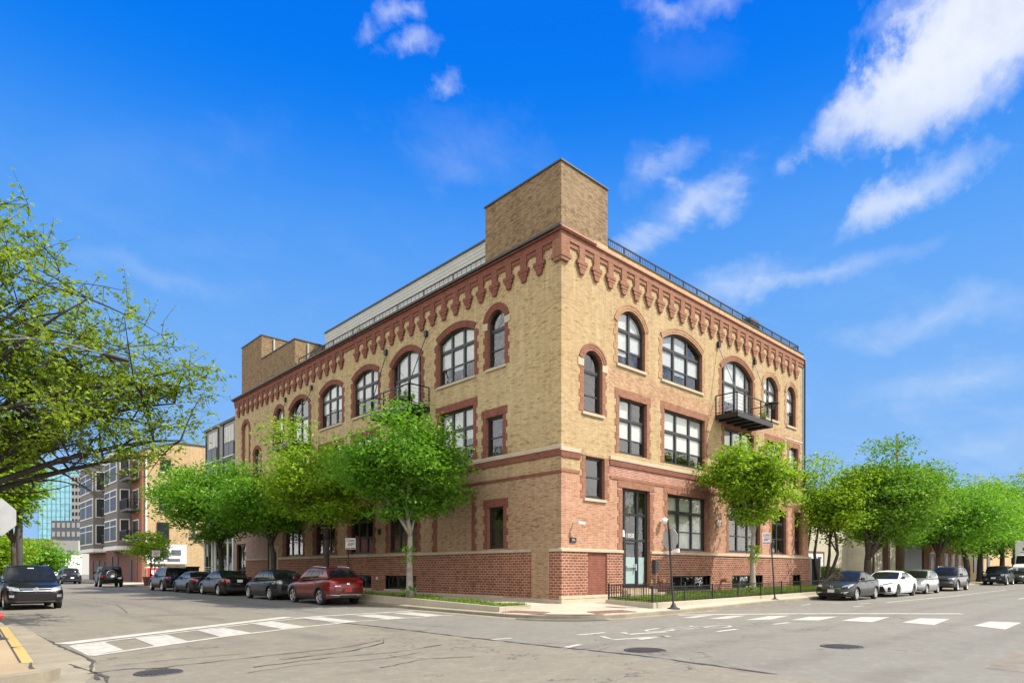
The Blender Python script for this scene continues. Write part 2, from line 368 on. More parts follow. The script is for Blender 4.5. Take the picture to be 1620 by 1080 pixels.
def asphalt():
    m, g, b = newmat('asphalt')
    p = g.n('ShaderNodeNewGeometry').outputs['Position']; x, y, z = g.sep(p)
    big = g.noise(p, .10, 4., .6, .4); mid = g.noise(p, .8, 6., .7); fine = g.noise(p, 45., 3., .7); grit = g.noise(p, 160., 2., .6)
    # older tan paving west of the seam, greyer resurfaced road east of it
    e = g.m('ADD', x, g.m('MULTIPLY', g.m('SUBTRACT', g.noise(p, .6, 4.), .5), .5))
    seam = g.mr(e, -9.52, -9.40)
    c = g.mix(seam, (.195, .172, .127), (.168, .162, .138))
    c = g.mix(g.mr(big, .35, .7), g.mix(1., c, (.88, .87, .86), 'MULTIPLY'), g.mix(1., c, (1.1, 1.1, 1.08), 'MULTIPLY'))
    c = g.mix(g.mr(mid, .42, .74, 0, .55), c, (.125, .113, .094))
    med = g.noise(p, 5., 6., .75); c = g.mix(g.mr(med, .45, .75, 0, .5), c, (.13, .12, .10)); c = g.mix(g.mr(med, .50, .28, 0, .35), c, (.33, .31, .26))
    c = g.mix(g.mr(fine, .35, .72, 0, .42), c, (.11, .10, .09))
    c = g.mix(g.mr(grit, .52, .75, 0, .40), c, (.42, .39, .34))
    oil = g.noise(p, .75, 3., .5, .6); c = g.mix(g.mr(oil, .66, .74, 0, .35), c, (.075, .068, .06))
    # tyre darkening in the lanes of both streets
    def lane(v, c0, w): return g.mr(g.m('ABSOLUTE', g.m('SUBTRACT', v, c0)), w, 0., 0., 1., True)
    far = g.m('GREATER_THAN', y, -4.); 
    tl = g.m('MAXIMUM', lane(x, -8.2, .5), g.m('MAXIMUM', lane(x, -9.8, .5), g.m('MAXIMUM', lane(x, -12., .5), lane(x, -13.6, .5))))
    tr = g.m('MAXIMUM', g.m('MAXIMUM', lane(y, -8.8, .5), lane(y, -10.3, .5)), g.m('MAXIMUM', lane(y, -12.6, .5), lane(y, -14.2, .5)))
    t = g.m('MAXIMUM', g.m('MULTIPLY', tl, far), g.m('MULTIPLY', tr, g.m('GREATER_THAN', x, -9.)))
    c = g.mix(g.m('MULTIPLY', g.m('MULTIPLY', t, .42), g.mr(mid, .3, .6)), c, (.10, .09, .08))
    # hairline cracks
    w = g.n('ShaderNodeTexVoronoi', feature='DISTANCE_TO_EDGE')
    pw = g.n('ShaderNodeVectorMath', operation='ADD'); g.put(pw.inputs[0], p)
    nz = g.n('ShaderNodeTexNoise'); g.put(nz.inputs['Vector'], p); nz.inputs['Scale'].default_value = 1.3; nz.inputs['Detail'].default_value = 5
    sc = g.n('ShaderNodeVectorMath', operation='SCALE'); g.put(sc.inputs[0], nz.outputs['Color']); sc.inputs['Scale'].default_value = 1.6
    g.put(pw.inputs[1], sc.outputs[0]); g.put(w.inputs['Vector'], pw.outputs[0]); w.inputs['Scale'].default_value = .17
    cr = g.m('MULTIPLY', g.mr(w.outputs['Distance'], .0035, .0012), g.mr(mid, .42, .52))
    c = g.mix(g.m('MULTIPLY', cr, .75), c, (.05, .045, .04))
    g.put(b.inputs['Base Color'], c); b.inputs['Roughness'].default_value = .82; b.inputs['Specular IOR Level'].default_value = .3
    g.put(b.inputs['Normal'], g.bump(g.m('ADD', fine, g.m('SUBTRACT', grit, cr)), .25, .012))
asphalt()
def paint(name, col, wear=.5):
    m, g, b = newmat(name)
    p = g.n('ShaderNodeNewGeometry').outputs['Position']
    n = g.noise(p, 5., 7., .75); n2 = g.noise(p, 60., 3., .7)
    c = g.mix(g.mr(g.m('ADD', n, g.m('MULTIPLY', n2, .35)), .55, .88, 0, wear), col, (.25, .23, .2))
    g.put(b.inputs['Base Color'], c); b.inputs['Roughness'].default_value = .7
paint('road_paint', (.44, .425, .38), 1.); paint('yellow_paint', (.46, .285, .05), .8); paint('faded_paint', (.48, .46, .40), .95)
plain('crack', (.05, .045, .04), .9, var=.4); plain('tar_patch', (.155, .132, .102), .85, var=.25, scale=3, bump=.2); plain('iron', (.055, .052, .05), .6, .3, var=.35, scale=25, bump=.5, bscale=60)
plain('patch_dark', (.075, .07, .062), .8, var=.35, scale=2.5, bump=.3); plain('tactile', (.19, .10, .075), .85, var=.25, scale=8)

def glass(name, dark=(.012, .014, .016), refl=.95, see=.93):
    m, g, b = newmat(name); nt = m.node_tree
    out = nt.nodes['Material Output']; nt.nodes.remove(b)
    gl = g.n('ShaderNodeBsdfGlossy'); gl.inputs['Roughness'].default_value = .025; gl.inputs['Color'].default_value = (refl, refl, refl, 1)
    tr = g.n('ShaderNodeBsdfTransparent'); tr.inputs['Color'].default_value = (see, see*1.02, see*1.01, 1)
    p = g.n('ShaderNodeNewGeometry').outputs['Position']
    nb = g.bump(g.noise(p, 1.1, 3., .5), .07, .4)
    g.put(gl.inputs['Normal'], nb)
    lw = g.n('ShaderNodeLayerWeight'); lw.inputs['Blend'].default_value = .5; g.put(lw.inputs['Normal'], nb)
    fr = g.m('ADD', g.m('MULTIPLY', g.m('POWER', lw.outputs['Facing'], 4.), .85), .13)
    mx = g.n('ShaderNodeMixShader'); g.put(mx.inputs[0], fr); g.put(mx.inputs[1], tr.outputs[0]); g.put(mx.inputs[2], gl.outputs[0])
    nt.links.new(mx.outputs[0], out.inputs[0]); return m
glass('glass'); 
plain('car_glass', (.010, .011, .011), .03, var=.3, spec=.3)
plain('black_metal', (.018, .018, .02), .45, .2, var=.25, scale=12); plain('black_frame', (.022, .022, .024), .42, 0, var=.2)
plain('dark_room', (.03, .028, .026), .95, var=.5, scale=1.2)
plain('blind', (.50, .51, .49), .8, var=.04); plain('curtain', (.50, .52, .40), .85, var=.1)
plain('frosted', (.27, .37, .36), .35, var=.04); plain('coping', (.05, .052, .055), .5, .4, var=.2); plain('terracotta', (.36, .17, .11), .8, var=.2)
plain('white_paint', (.80, .79, .76), .6, var=.04); plain('trim_white', (.70, .69, .65), .6, var=.05); plain('taupe', (.135, .125, .115), .7, var=.08)
plain('grey_siding', (.21, .215, .215), .6, var=.1); plain('dark_siding', (.055, .055, .058), .6, var=.2); plain('steel', (.55, .56, .57), .35, .9, var=.08); plain('pole_grey', (.13, .13, .14), .6, .2, var=.15, scale=4); plain('galv', (.43, .44, .45), .45, .6, var=.12, scale=10)
plain('grey_back', (.36, .37, .37), .5, .3, var=.08); plain('sign_white', (.62, .62, .61), .5, var=.03); plain('sign_red', (.55, .03, .03), .5, var=.05); plain('sign_ink', (.05, .05, .07), .6, var=.05)
plain('hydrant_red', (.62, .02, .015), .4, var=.1, coat=.3); plain('cone_orange', (.75, .10, .02), .6, var=.1); plain('planter_brown', (.12, .04, .03), .7, var=.2)
plain('wood_pole', (.10, .065, .04), .9, var=.3, scale=3); plain('stucco', (.44, .40, .30), .9, var=.12, scale=.8, bump=.1); plain('stucco_pale', (.55, .50, .38), .9, var=.2, scale=.7)
plain('garage_white', (.72, .72, .69), .6, var=.04); plain('roofing', (.12, .115, .11), .9, var=.2); plain('blue_glass', (.26, .58, .68), .15, .2, var=.25, scale=.35, spec=.8)
plain('glass_mullion', (.14, .33, .42), .3, .2, var=.1); plain('dark_pane', (.02, .023, .025), .3, var=.5, scale=.6, spec=.15); plain('slate', (.09, .105, .13), .6, var=.15, scale=.3); plain('brown_mass', (.15, .085, .06), .8, var=.25, scale=.2); plain('concrete_pale', (.36, .35, .33), .8, var=.1); plain('rubber', (.014, .014, .014), .8, var=.3)
plain('mulch', (.05, .036, .022), .95, var=.5, scale=9, bump=.4); plain('soil', (.13, .10, .065), .95, var=.4, scale=7, bump=.4)

def corrugated():
    m, g, b = newmat('corrugated')
    p = g.n('ShaderNodeNewGeometry').outputs['Position']; x, y, z = g.sep(p)
    f = g.m('FRACT', g.m('DIVIDE', z, .19)); w = g.m('ABSOLUTE', g.m('SUBTRACT', f, .5))
    n = g.noise(p, .6, 4.)
    c = g.mix(g.mr(n, .3, .7), (.40, .40, .34), (.46, .46, .40))
    g.put(b.inputs['Base Color'], g.mix(g.m('LESS_THAN', w, .06), c, (.22, .22, .19))); b.inputs['Roughness'].default_value = .45
    g.put(b.inputs['Normal'], g.bump(w, .8, .06))
corrugated()
def foliage(name, a, b_, c, trans=.42):
    m, g, b = newmat(name); nt = m.node_tree; out = nt.nodes['Material Output']; nt.nodes.remove(b)
    ge = g.n('ShaderNodeNewGeometry'); rnd = ge.outputs['Random Per Island']
    big = g.noise(ge.outputs['Position'], .55, 3.)
    col = g.mix(g.mr(rnd, 0, 1), a, b_); col = g.mix(g.mr(big, .42, .68, 0, .75), col, c)
    d = g.n('ShaderNodeBsdfDiffuse'); g.put(d.inputs['Color'], col)
    t = g.n('ShaderNodeBsdfTranslucent'); g.put(t.inputs['Color'], g.mix(.5, col, g.mix(1., col, (1.5, 1.35, .5), 'MULTIPLY')))
    gl = g.n('ShaderNodeBsdfGlossy'); gl.inputs['Roughness'].default_value = .45; gl.inputs['Color'].default_value = (.8, .85, .7, 1)
    mx = g.n('ShaderNodeMixShader'); mx.inputs[0].default_value = trans; g.put(mx.inputs[1], d.outputs[0]); g.put(mx.inputs[2], t.outputs[0])
    m2 = g.n('ShaderNodeMixShader'); m2.inputs[0].default_value = .02; g.put(m2.inputs[1], mx.outputs[0]); g.put(m2.inputs[2], gl.outputs[0])
    nt.links.new(m2.outputs[0], out.inputs[0]); return m
foliage('leaf_green', (.07, .21, .016), (.215, .43, .034), (.08, .225, .017), .46)
foliage('leaf_lime', (.14, .28, .016), (.33, .48, .03), (.14, .28, .018), .46)
foliage('leaf_olive', (.14, .24, .016), (.29, .39, .03), (.13, .22, .016), .5)
foliage('leaf_deep', (.085, .21, .018), (.19, .35, .028), (.07, .18, .018), .45)
foliage('grass_blades', (.12, .22, .02), (.22, .32, .04), (.09, .16, .02), .3)
foliage('hedge_leaf', (.14, .28, .02), (.24, .38, .03), (.10, .2, .02))
def bark(name, a, b_):
    m, g, b = newmat(name); p = g.n('ShaderNodeNewGeometry').outputs['Position']; x, y, z = g.sep(p)
    n = g.noise(g.xyz(g.m('MULTIPLY', x, 22.), g.m('MULTIPLY', y, 22.), g.m('MULTIPLY', z, 4.)), 1., 6., .7); n2 = g.noise(p, 3., 4.)
    c = g.mix(g.mr(n, .3, .7), a, b_); c = g.mix(g.mr(n2, .5, .75, 0, .6), c, tuple(v*.6 for v in a))
    g.put(b.inputs['Base Color'], c); b.inputs['Roughness'].default_value = .9; g.put(b.inputs['Normal'], g.bump(n, .7, .03)); return m
bark('bark_dark', (.035, .027, .021), (.085, .066, .05)); bark('bark_black', (.02, .016, .013), (.05, .04, .031)); bark('bark_grey', (.20, .175, .14), (.40, .36, .30))
def carpaint(name, col, metal=.35, rough=.28):
    m, g, b = newmat(name)
    tc = g.n('ShaderNodeTexCoord').outputs['Object']; x, y, z = g.sep(tc)
    n = g.noise(tc, 3., 5., .6); fl = g.noise(tc, 900., 1.)
    # road dust along the sills
    dust = g.m('MULTIPLY', g.mr(z, .62, .20), g.mr(n, .3, .7, .05, .28))
    c = g.mix(g.mr(fl, .3, .7, 0, .25), col, tuple(min(1, v*1.5+.01) for v in col))
    g.put(b.inputs['Base Color'], g.mix(dust, c, (.20, .18, .15))); b.inputs['Metallic'].default_value = metal
    g.put(b.inputs['Roughness'], g.m('ADD', rough, g.m('MULTIPLY', dust, .4))); b.inputs['Coat Weight'].default_value = .28 if max(col) < .1 else .5; b.inputs['Specular IOR Level'].default_value = .25 if max(col) < .1 else .5; b.inputs['Coat Roughness'].default_value = .03
    return m
carpaint('paint_black', (.005, .005, .006), .1); carpaint('paint_charcoal', (.022, .023, .025), .5); carpaint('paint_grey', (.075, .075, .078), .7); carpaint('paint_white', (.76, .76, .75), 0)
carpaint('paint_silver', (.34, .36, .36), .75); carpaint('paint_red', (.15, .008, .008), .3); carpaint('paint_navy', (.008, .013, .028), .3); carpaint('paint_slate', (.022, .025, .029), .5)
carpaint('paint_pale', (.55, .58, .62), .4)
plain('cladding', (.028, .028, .03), .6, var=.2); plain('chrome', (.75, .75, .76), .12, 1., var=.03); plain('lamp_clear', (.30, .31, .32), .12, .35, var=.45, scale=12, coat=1.); plain('lamp_red', (.42, .012, .012), .15, .0, var=.25, scale=10, coat=1.)
plain('rim_silver', (.58, .58, .59), .28, .9, var=.06); plain('rim_dark', (.06, .06, .063), .35, .8, var=.1); plain('well', (.008, .008, .008), .95, var=.2); plain('plate_grey', (.50, .49, .52), .5, var=.02); plain('plate_red', (.42, .035, .04), .5, var=.02); plain('plate_white', (.72, .74, .78), .5, var=.03)
plain('amber', (.7, .25, .03), .2, var=.05, coat=1.)
# ------------------------------------------------------------------ ground, kerbs, markings
HL = [(-2, .06), (0, .14), (1.7, .29), (6, .37), (14, .48), (36, .48), (62, .14), (200, .14)]
HR = [(-2, .06), (0, .14), (3.3, .32), (12, .30), (24, .40), (40, .34), (80, .34), (300, .34)]
KX, KY = -4.4, -4.4
def sw(x, y):
    """height of the pavement on the building's corner"""
    if x < 0 and y < 0:
        t = 1-math.hypot(x, y)/4.4; w = .14
    elif x < 0: t = (x-KX)/4.4; w = lerp_tab(HL, y)
    elif y < 0: t = (y-KY)/4.4; w = lerp_tab(HR, x)
    else: return .15
    t = min(1, max(0, t)); return (gz(x, y)+.115)*(1-t)+w*t

def grid_sheet(name, xs, ys, zf, mat, parent=None):
    mb = MB(); nx = len(xs)
    mb.v = [(x, y, zf(x, y)) for y in ys for x in xs]
    mb.f = [(j*nx+i, j*nx+i+1, (j+1)*nx+i+1, (j+1)*nx+i) for j in range(len(ys)-1) for i in range(nx-1)]; mb.mi = [0]*len(mb.f)
    return mb.build(name, mat, parent, smooth=True, norm=False)
ar = lambda a, b, s: list(np.arange(a, b, s))
road = grid_sheet('road', [-900, -300, -100, -60]+ar(-40, 72, 1.4)+[80, 110, 160, 300, 900], [-900, -300, -100, -60]+ar(-40, 70, 1.4)+[80, 120, 200, 400, 900], gz, M['asphalt'])
tag(road, kind='structure')

# pavement round the corner: two strips and a rounded corner
def kerb_r(th):
    dx, dy = math.cos(th), math.sin(th); rad = 2.9; lo = 0
    for k in range(900):
        r = .01*k; x, y = r*dx, r*dy
        ins = x >= KX and y >= KY
        if ins and x < KX+rad and y < KY+rad: ins = math.hypot(x-(KX+rad), y-(KY+rad)) <= rad
        if not ins: return r
    return 4.4
side = MB()
ys = [0, .8, 1.7, 3, 4.5]+ar(6, 62, 2.)+[62, 90, 140]
xs = [0, .8, 1.7, 3, 4.5]+ar(6, 80, 2.)+[80, 120]
cw = .17
def strip_grid(P):
    nu, nv = len(P), len(P[0]); k = len(side.v)
    side.v += [p for row in P for p in row]
    side.f += [(k+i*nv+j, k+i*nv+j+1, k+(i+1)*nv+j+1, k+(i+1)*nv+j) for i in range(nu-1) for j in range(nv-1)]
    side.mi += [0]*((nu-1)*(nv-1))
tt = [0, .2, .4, .6, .8, 1.]
strip_grid([[(KX+cw+(-KX-cw)*t, y, sw(KX+cw+(-KX-cw)*t, y)) for t in tt] for y in ys])
strip_grid([[(x, KY+cw+(-KY-cw)*t, sw(x, KY+cw+(-KY-cw)*t)) for t in tt] for x in xs])
ths = [PI+(PI/2)*i/18 for i in range(19)]
strip_grid([[((kerb_r(t_)-cw)*s*math.cos(t_), (kerb_r(t_)-cw)*s*math.sin(t_), sw((kerb_r(t_)-cw)*s*math.cos(t_)-1e-6, (kerb_r(t_)-cw)*s*math.sin(t_)-1e-6)) for s in (0.02, .2, .4, .6, .8, 1)] for t_ in ths])
tag(side.build('pavement', M['sidewalk_concrete'], smooth=True), kind='structure')
kp = [(KX, y) for y in ys[::-1]][:-1]+[(kerb_r(t_)*math.cos(t_), kerb_r(t_)*math.sin(t_)) for t_ in ths]+[(x, KY) for x in xs[1:]]
ki = [(KX+cw, y) for y in ys[::-1]][:-1]+[((kerb_r(t_)-cw)*math.cos(t_), (kerb_r(t_)-cw)*math.sin(t_)) for t_ in ths]+[(x, KY+cw) for x in xs[1:]]
kb = MB()
top_o = [(x, y, sw(x, y)-.012) for x, y in kp]; top_i = [(x, y, sw(x, y)+.001) for x, y in ki]
kb.strip([(x, y, gz(x, y)-.05) for x, y in kp], top_o); kb.strip(top_o, top_i)
tag(kb.build('kerb', M['kerb_stone']), kind='structure')

# pavement on the camera's left with its yellow kerb
nk = [(-14.4, 140), (-14.4, 60), (-14.4, 19.2), (-17.05, 17.6), (-17.15, 3.4), (-17.38, -2.3), (-17.40, -3.9), (-17.36, -5.3), (-17.33, -6.1), (-17.50, -6.4), (-18.05, -6.62), (-20, -6.9), (-40, -7.4)]
def nz_(x, y): return gz(x, y)+ (.13 if y > -2.4 else .13*max(0, min(1, (y+3.9)/1.5))*1.0 + (.022 if y > -5.4 else .17))
def inset(p, q, r, d):
    a = (Vector(q)-Vector(p)).normalized(); b = (Vector(r)-Vector(q)).normalized(); n = Vector((-(a+b).y, (a+b).x)).normalized()
    return Vector(q)-n*d
nki = []
for i, p in enumerate(nk):
    pr = nk[max(0, i-1)] if i else (p[0], p[1]+1); nx_ = nk[i+1] if i < len(nk)-1 else (p[0]-1, p[1]-.05)
    q = inset(pr, p, nx_, .17); nki.append((q.x, q.y))
ns = MB(); ins = [(x, y, nz_(x, y)) for x, y in nki]
outp = [(-60, y, .03) for x, y in nk[:-4]]+[(-60, -3, .03), (-60, -5, .03), (-60, -6, .03), (-60, -7.4, .03)]
ns.strip(ins, outp)
pv = ns.build('pavement', M['sidewalk_tan']); tag(pv, kind='structure')
for nm, mt, sl_ in (('kerb', 'yellow_paint', slice(4, 7)), ('kerb', 'kerb_stone', slice(0, 5)), ('kerb', 'kerb_stone', slice(6, 13))):
    mb = MB(); A = nk[sl_]; B = nki[sl_]
    ta = [(x, y, nz_(x, y)-.01) for x, y in A]
    mb.strip([(x, y, gz(x, y)-.05) for x, y in A], ta); mb.strip(ta, [(x, y, nz_(x, y)+.001) for x, y in B])
    tag(mb.build(nm, M[mt]), kind='structure')

def flat(polys, name, mat, off=.006, parent=None):
    mb = MB()
    for P in polys:
        n = len(P); mb.add([(x, y, gz(x, y)+off) for x, y in P], [tuple(range(n))])
    o = mb.build(name, M[mat], parent); return tag(o, kind='structure')
def wide(pts, w):
    """a ribbon of width w along a path"""
    L_, R_ = [], []
    for i, p in enumerate(pts):
        a = Vector(pts[max(0, i-1)]); b = Vector(pts[min(len(pts)-1, i+1)]); d = (b-a).normalized(); n = Vector((-d.y, d.x))*(w[i] if hasattr(w, '__len__') else w)/2
        L_.append(tuple(Vector(p)+n)); R_.append(tuple(Vector(p)-n))
    return [[L_[i], L_[i+1], R_[i+1], R_[i]] for i in range(len(pts)-1)]
# gutter pans
gut = [(-16.72, 17.5), (-16.72, 8), (-16.72, -.5), (-16.66, -3.4), (-16.63, -4.5), (-16.85, -5.8), (-17.3, -7.3)]
gmb = MB(); A = [(-17.05, 17.5), (-17.12, 8), (-17.2, 1.5), (-17.40, -3.4), (-17.37, -4.6), (-17.34, -5.9), (-17.9, -6.6)]
gmb.strip([(x, y, gz(x, y)+.004) for x, y in A], [(x, y, gz(x, y)+.004) for x, y in gut])
tag(gmb.build('gutter', M['kerb_stone']), kind='structure')
pk = [(KX-.02, 60), (KX-.02, 20), (KX-.02, 3), (KX-.02, -1.5)]+[(kerb_r(t_)*1.005*math.cos(t_), kerb_r(t_)*1.005*math.sin(t_)) for t_ in ths]+[(-1.4, KY-.02), (3, KY-.02), (20, KY-.02), (70, KY-.02)]
po = [(KX-.5, 60), (KX-.5, 20), (KX-.5, 3), (KX-.5, -1.5)]+[((kerb_r(t_)+.5)*math.cos(t_), (kerb_r(t_)+.5)*math.sin(t_)) for t_ in ths]+[(-1.4, KY-.5), (3, KY-.5), (20, KY-.5), (70, KY-.5)]
gmb = MB(); gmb.strip([(x, y, gz(x, y)+.004) for x, y in pk], [(x, y, gz(x, y)+.004) for x, y in po]); tag(gmb.build('gutter', M['kerb_stone']), kind='structure')

bars = [[(-16.55, -1.44), (-15.84, -.98), (-15.88, -2.93), (-16.55, -3.44)], [(-15.16, -.54), (-14.39, -.25), (-14.47, -2.25), (-15.25, -2.66)],
        [(-13.49, .49), (-12.71, .77), (-12.72, -1.17), (-13.61, -1.59)], [(-11.63, 1.77), (-10.85, 2.01), (-10.94, -.35), (-11.72, -.67)],
        [(-9.7, 2.45), (-8.95, 2.7), (-8.95, .35), (-9.75, .05)], [(-7.8, 2.55), (-7.0, 2.6), (-7.0, .5), (-7.8, .42)], [(-6.2, 2.62), (-5.4, 2.62), (-5.4, .6), (-6.2, .55)]]
flat(bars, 'crossing_stripes', 'road_paint')
flat(wide([(-16.6, -.86), (-14.5, .45), (-12, 2.0), (-9.75, 3.3)], .46) + wide([(-9.9, 2.62), (-8.6, 3.0), (-4.95, 3.1)], .26) + wide([(-16.5, -1.36), (-13.5, .5), (-10.8, 2.1), (-9.6, 2.62)], .14) + wide([(-16.5, -3.5), (-13.5, -1.62), (-10.9, -.44), (-9.0, .25), (-5., .45)], .16), 'stop_line', 'faded_paint', .008)
bars = [[(2.9, -13.04), (4.74, -13.09), (4.84, -13.82), (2.12, -13.88)], [(2.68, -11.32), (4.66, -11.27), (5.02, -12.01), (2.35, -12.22)], [(2.13, -9.80), (3.92, -9.74), (4.59, -10.44), (2.16, -10.67)],
        [(1.24, -8.62), (3.04, -8.46), (3.72, -9.14), (1.75, -9.28)], [(.22, -7.62), (2.34, -7.37), (3.17, -7.76), (1.04, -8.08)], [(-.2, -6.6), (1.6, -6.35), (2.2, -6.7), (.3, -6.98)], [(-.5, -5.75), (1.0, -5.55), (1.5, -5.8), (-.1, -6.06)]]
flat(bars, 'crossing_stripes', 'road_paint')
flat(wide([(.6, -4.95), (2.0, -5.9), (3.6, -7.2), (5.4, -9.2), (7.4, -11.85)], .34), 'stop_line', 'faded_paint', .008)
# lane lines of the sunny street
ln = wide([(13.2, -7.75), (25, -8.0), (70, -8.2)], .13) + wide([(8.6, -5.9), (9.6, -5.9)], .12) + wide([(10.6, -6.35), (11.6, -6.5)], .12) + wide([(11.0, -7.35), (12.2, -7.45)], .12) + wide([(8.9, -7.85), (9.9, -7.9)], .12)
for k in range(5): ln += wide([(22+7*k, -11.2), (25+7*k, -11.2)], .12)
ln += wide([(-6.9, -8.7), (-5.9, -8.72)], .14) + wide([(-3.9, -8.95), (-2.9, -8.97)], .14) + wide([(-.7, -8.95), (.3, -8.97)], .14) + wide([(-9.35, -8.62), (-8.6, -8.42)], .14) + wide([(-9.4, -6.45), (-8.8, -6.5)], .14) + wide([(-7.2, -7.1), (-6.2, -7.15)], .14)
flat(ln, 'lane_lines', 'faded_paint')
# bicycle lane marking: two chevrons and a bicycle
def on(px, py): return px, py
bk = [[(-7.35, -8.25), (-7.1, -7.75), (-6.9, -7.95), (-6.95, -8.35), (-5.6, -8.75), (-5.75, -8.95)]]
bk = wide([(-7.0, -7.7), (-7.35, -8.35), (-5.75, -8.75)], .17) + wide([(-5.85, -7.45), (-6.1, -7.85), (-4.9, -8.1)], .17)
def ringp(cx, cy, r, w, n=16): return wide([(cx+1.5*r*math.cos(2*PI*i/n), cy+r*math.sin(2*PI*i/n)*.8) for i in range(n+1)], w)
bk += ringp(-2.6, -8.25, .34, .10) + ringp(-4.6, -7.72, .34, .10) + wide([(-4.6, -7.72), (-3.5, -8.22), (-3.1, -7.75), (-4.2, -7.55), (-3.5, -8.22)], .09) + wide([(-3.1, -7.75), (-2.6, -8.25)], .09) + wide([(-3.1, -7.75), (-2.9, -7.6)], .09) + wide([(-4.2, -7.55), (-4.35, -7.3)], .12)
flat(bk, 'bicycle_marking', 'faded_paint')
# seams and cracks
rng = random.Random(4)
def crack(pts, w, amp):
    out = []
    for i in range(len(pts)-1):
        a, b = Vector(pts[i]), Vector(pts[i+1]); n = max(2, int((b-a).length/.22))
        for k in range(n): out.append(tuple(a.lerp(b, k/n)+Vector((rng.uniform(-amp, amp), rng.uniform(-amp, amp)))))
    out.append(pts[-1]); return wide(out, [w*rng.uniform(.25, 1.25) for _ in out])
cr = crack([(-9.72, 2.3), (-9.5, -1), (-9.44, -3.06), (-9.46, -5.5), (-9.3, -8.4), (-9.13, -10.3), (-9.4, -13)], .085, .03)
cr += crack([(-16.72, 2.5), (-16.70, -.5), (-16.64, -3.4), (-16.62, -4.4), (-16.85, -5.5), (-16.95, -6.6)], .065, .025)
cr += crack([(-16.2, -6.0), (-14.6, -5.75), (-12.4, -5.5), (-11.3, -4.9)], .05, .03) + crack([(-14.9, -6.9), (-13.4, -6.7), (-12.2, -6.9), (-10.8, -6.5)], .04, .03) + crack([(-13.4, -8.4), (-12.2, -8.0), (-11.5, -8.4)], .035, .04)
cr += crack([(-16.95, -5.9), (-16.4, -5.7), (-15.9, -6.1)], .05, .04) + crack([(-9.2, -9.4), (-8.6, -9.9), (-8.2, -10.8)], .02, .04) + crack([(-12.2, -3.0), (-10.9, -3.5), (-10.2, -4.6)], .02, .05) + crack([(-17.0, -4.5), (-16.8, -6.4), (-17.0, -7.4)], .06, .02)
cr += crack([(-8, 12), (-8.6, 20), (-8.4, 30)], .03, .05) + crack([(-13.5, 8), (-12.6, 14), (-13, 22)], .03, .05)
cr += crack([(-14.2, -6.38), (-12.7, -6.12), (-11.5, -5.38), (-11.15, -4.8)], .045, .02) + crack([(-16.5, -5.2), (-15.4, -5.05), (-14.3, -5.1)], .028, .03) + crack([(-15.2, -7.4), (-14.2, -7.2), (-13.0, -7.5), (-11.6, -7.2)], .022, .05)
flat(cr, 'crack_seam', 'crack', .009)
pt = [[(-14.2, -6.35), (-12.6, -6.05), (-11.5, -5.3), (-11.2, -4.75), (-12.2, -4.7), (-13.4, -5.2), (-14.0, -5.8)]]
pt += [[(-6.4, -15.0), (-3.2, -14.9), (-3.1, -16.6), (-6.5, -16.5)], [(-13.2, 6.2), (-11.1, 6.0), (-11.0, 11.4), (-13.0, 11.6)], [(3.5, -15.2), (8.6, -15.0), (8.5, -13.9), (3.6, -14.0)]]
flat(pt, 'ground_patch', 'tar_patch', .003)
# dark patches at the corner kerb, on the road and the pavement
flat([[(-4.6, -2.2), (-4.2, -3.1), (-3.5, -3.85), (-2.7, -4.35), (-2.9, -4.75), (-4.0, -4.45), (-4.75, -3.5), (-4.95, -2.6)]], 'ground_patch', 'patch_dark', .008)

mb = MB(); P = [(-4.15, -2.3), (-3.85, -3.05), (-3.3, -3.72), (-2.55, -4.12), (-2.2, -4.0), (-2.9, -3.35), (-3.5, -2.6)]
mb.add([(x, y, sw(x, y)+.006) for x, y in P], [tuple(range(len(P)))]); tag(mb.build('ground_patch', M['patch_dark']), kind='structure')
# open joint behind the yellow kerb and at its end
mb = MB()
for P in wide([(-17.33, 16), (-17.33, 3.4), (-17.56, -2.3), (-17.58, -3.9)], .03)+wide([(-17.40, -2.42), (-17.57, -2.40)], .03)+wide([(-17.45, -4.0), (-17.52, -4.6), (-17.53, -5.35)], [.03, .05, .10]): mb.add([(x, y, nz_(x, y)+.006) for x, y in P], [(0, 1, 2, 3)])
tag(mb.build('crack_seam', M['crack']), kind='structure')
def manhole(x, y, r, label):
    mb = MB(); z = gz(x, y)
    mb.lathe([(0, .012), (r*.84, .012), (r*.86, .008), (r*.9, .008), (r*.92, .016), (r, .016), (r*1.03, .0)], 28, Matrix.Translation((x, y, z)))
    for i in range(-4, 5):
        h = math.sqrt(max(0, (r*.78)**2-(i*r*.17)**2)); mb.box(x+i*r*.17-.022, x+i*r*.17+.022, y-h, y+h, z+.0125, z+.02)
    tag(mb.build('manhole_cover', M['iron']), label, 'manhole', 'manhole covers in the road')
manhole(-8.45, -9.95, .40, 'round iron manhole cover in the grey road below the bicycle marking')
manhole(-5.0, -12.35, .40, 'round iron manhole cover farther out on the open road at right')
manhole(-16.15, -6.48, .33, 'dark iron drain cover near the left kerb in the foreground')
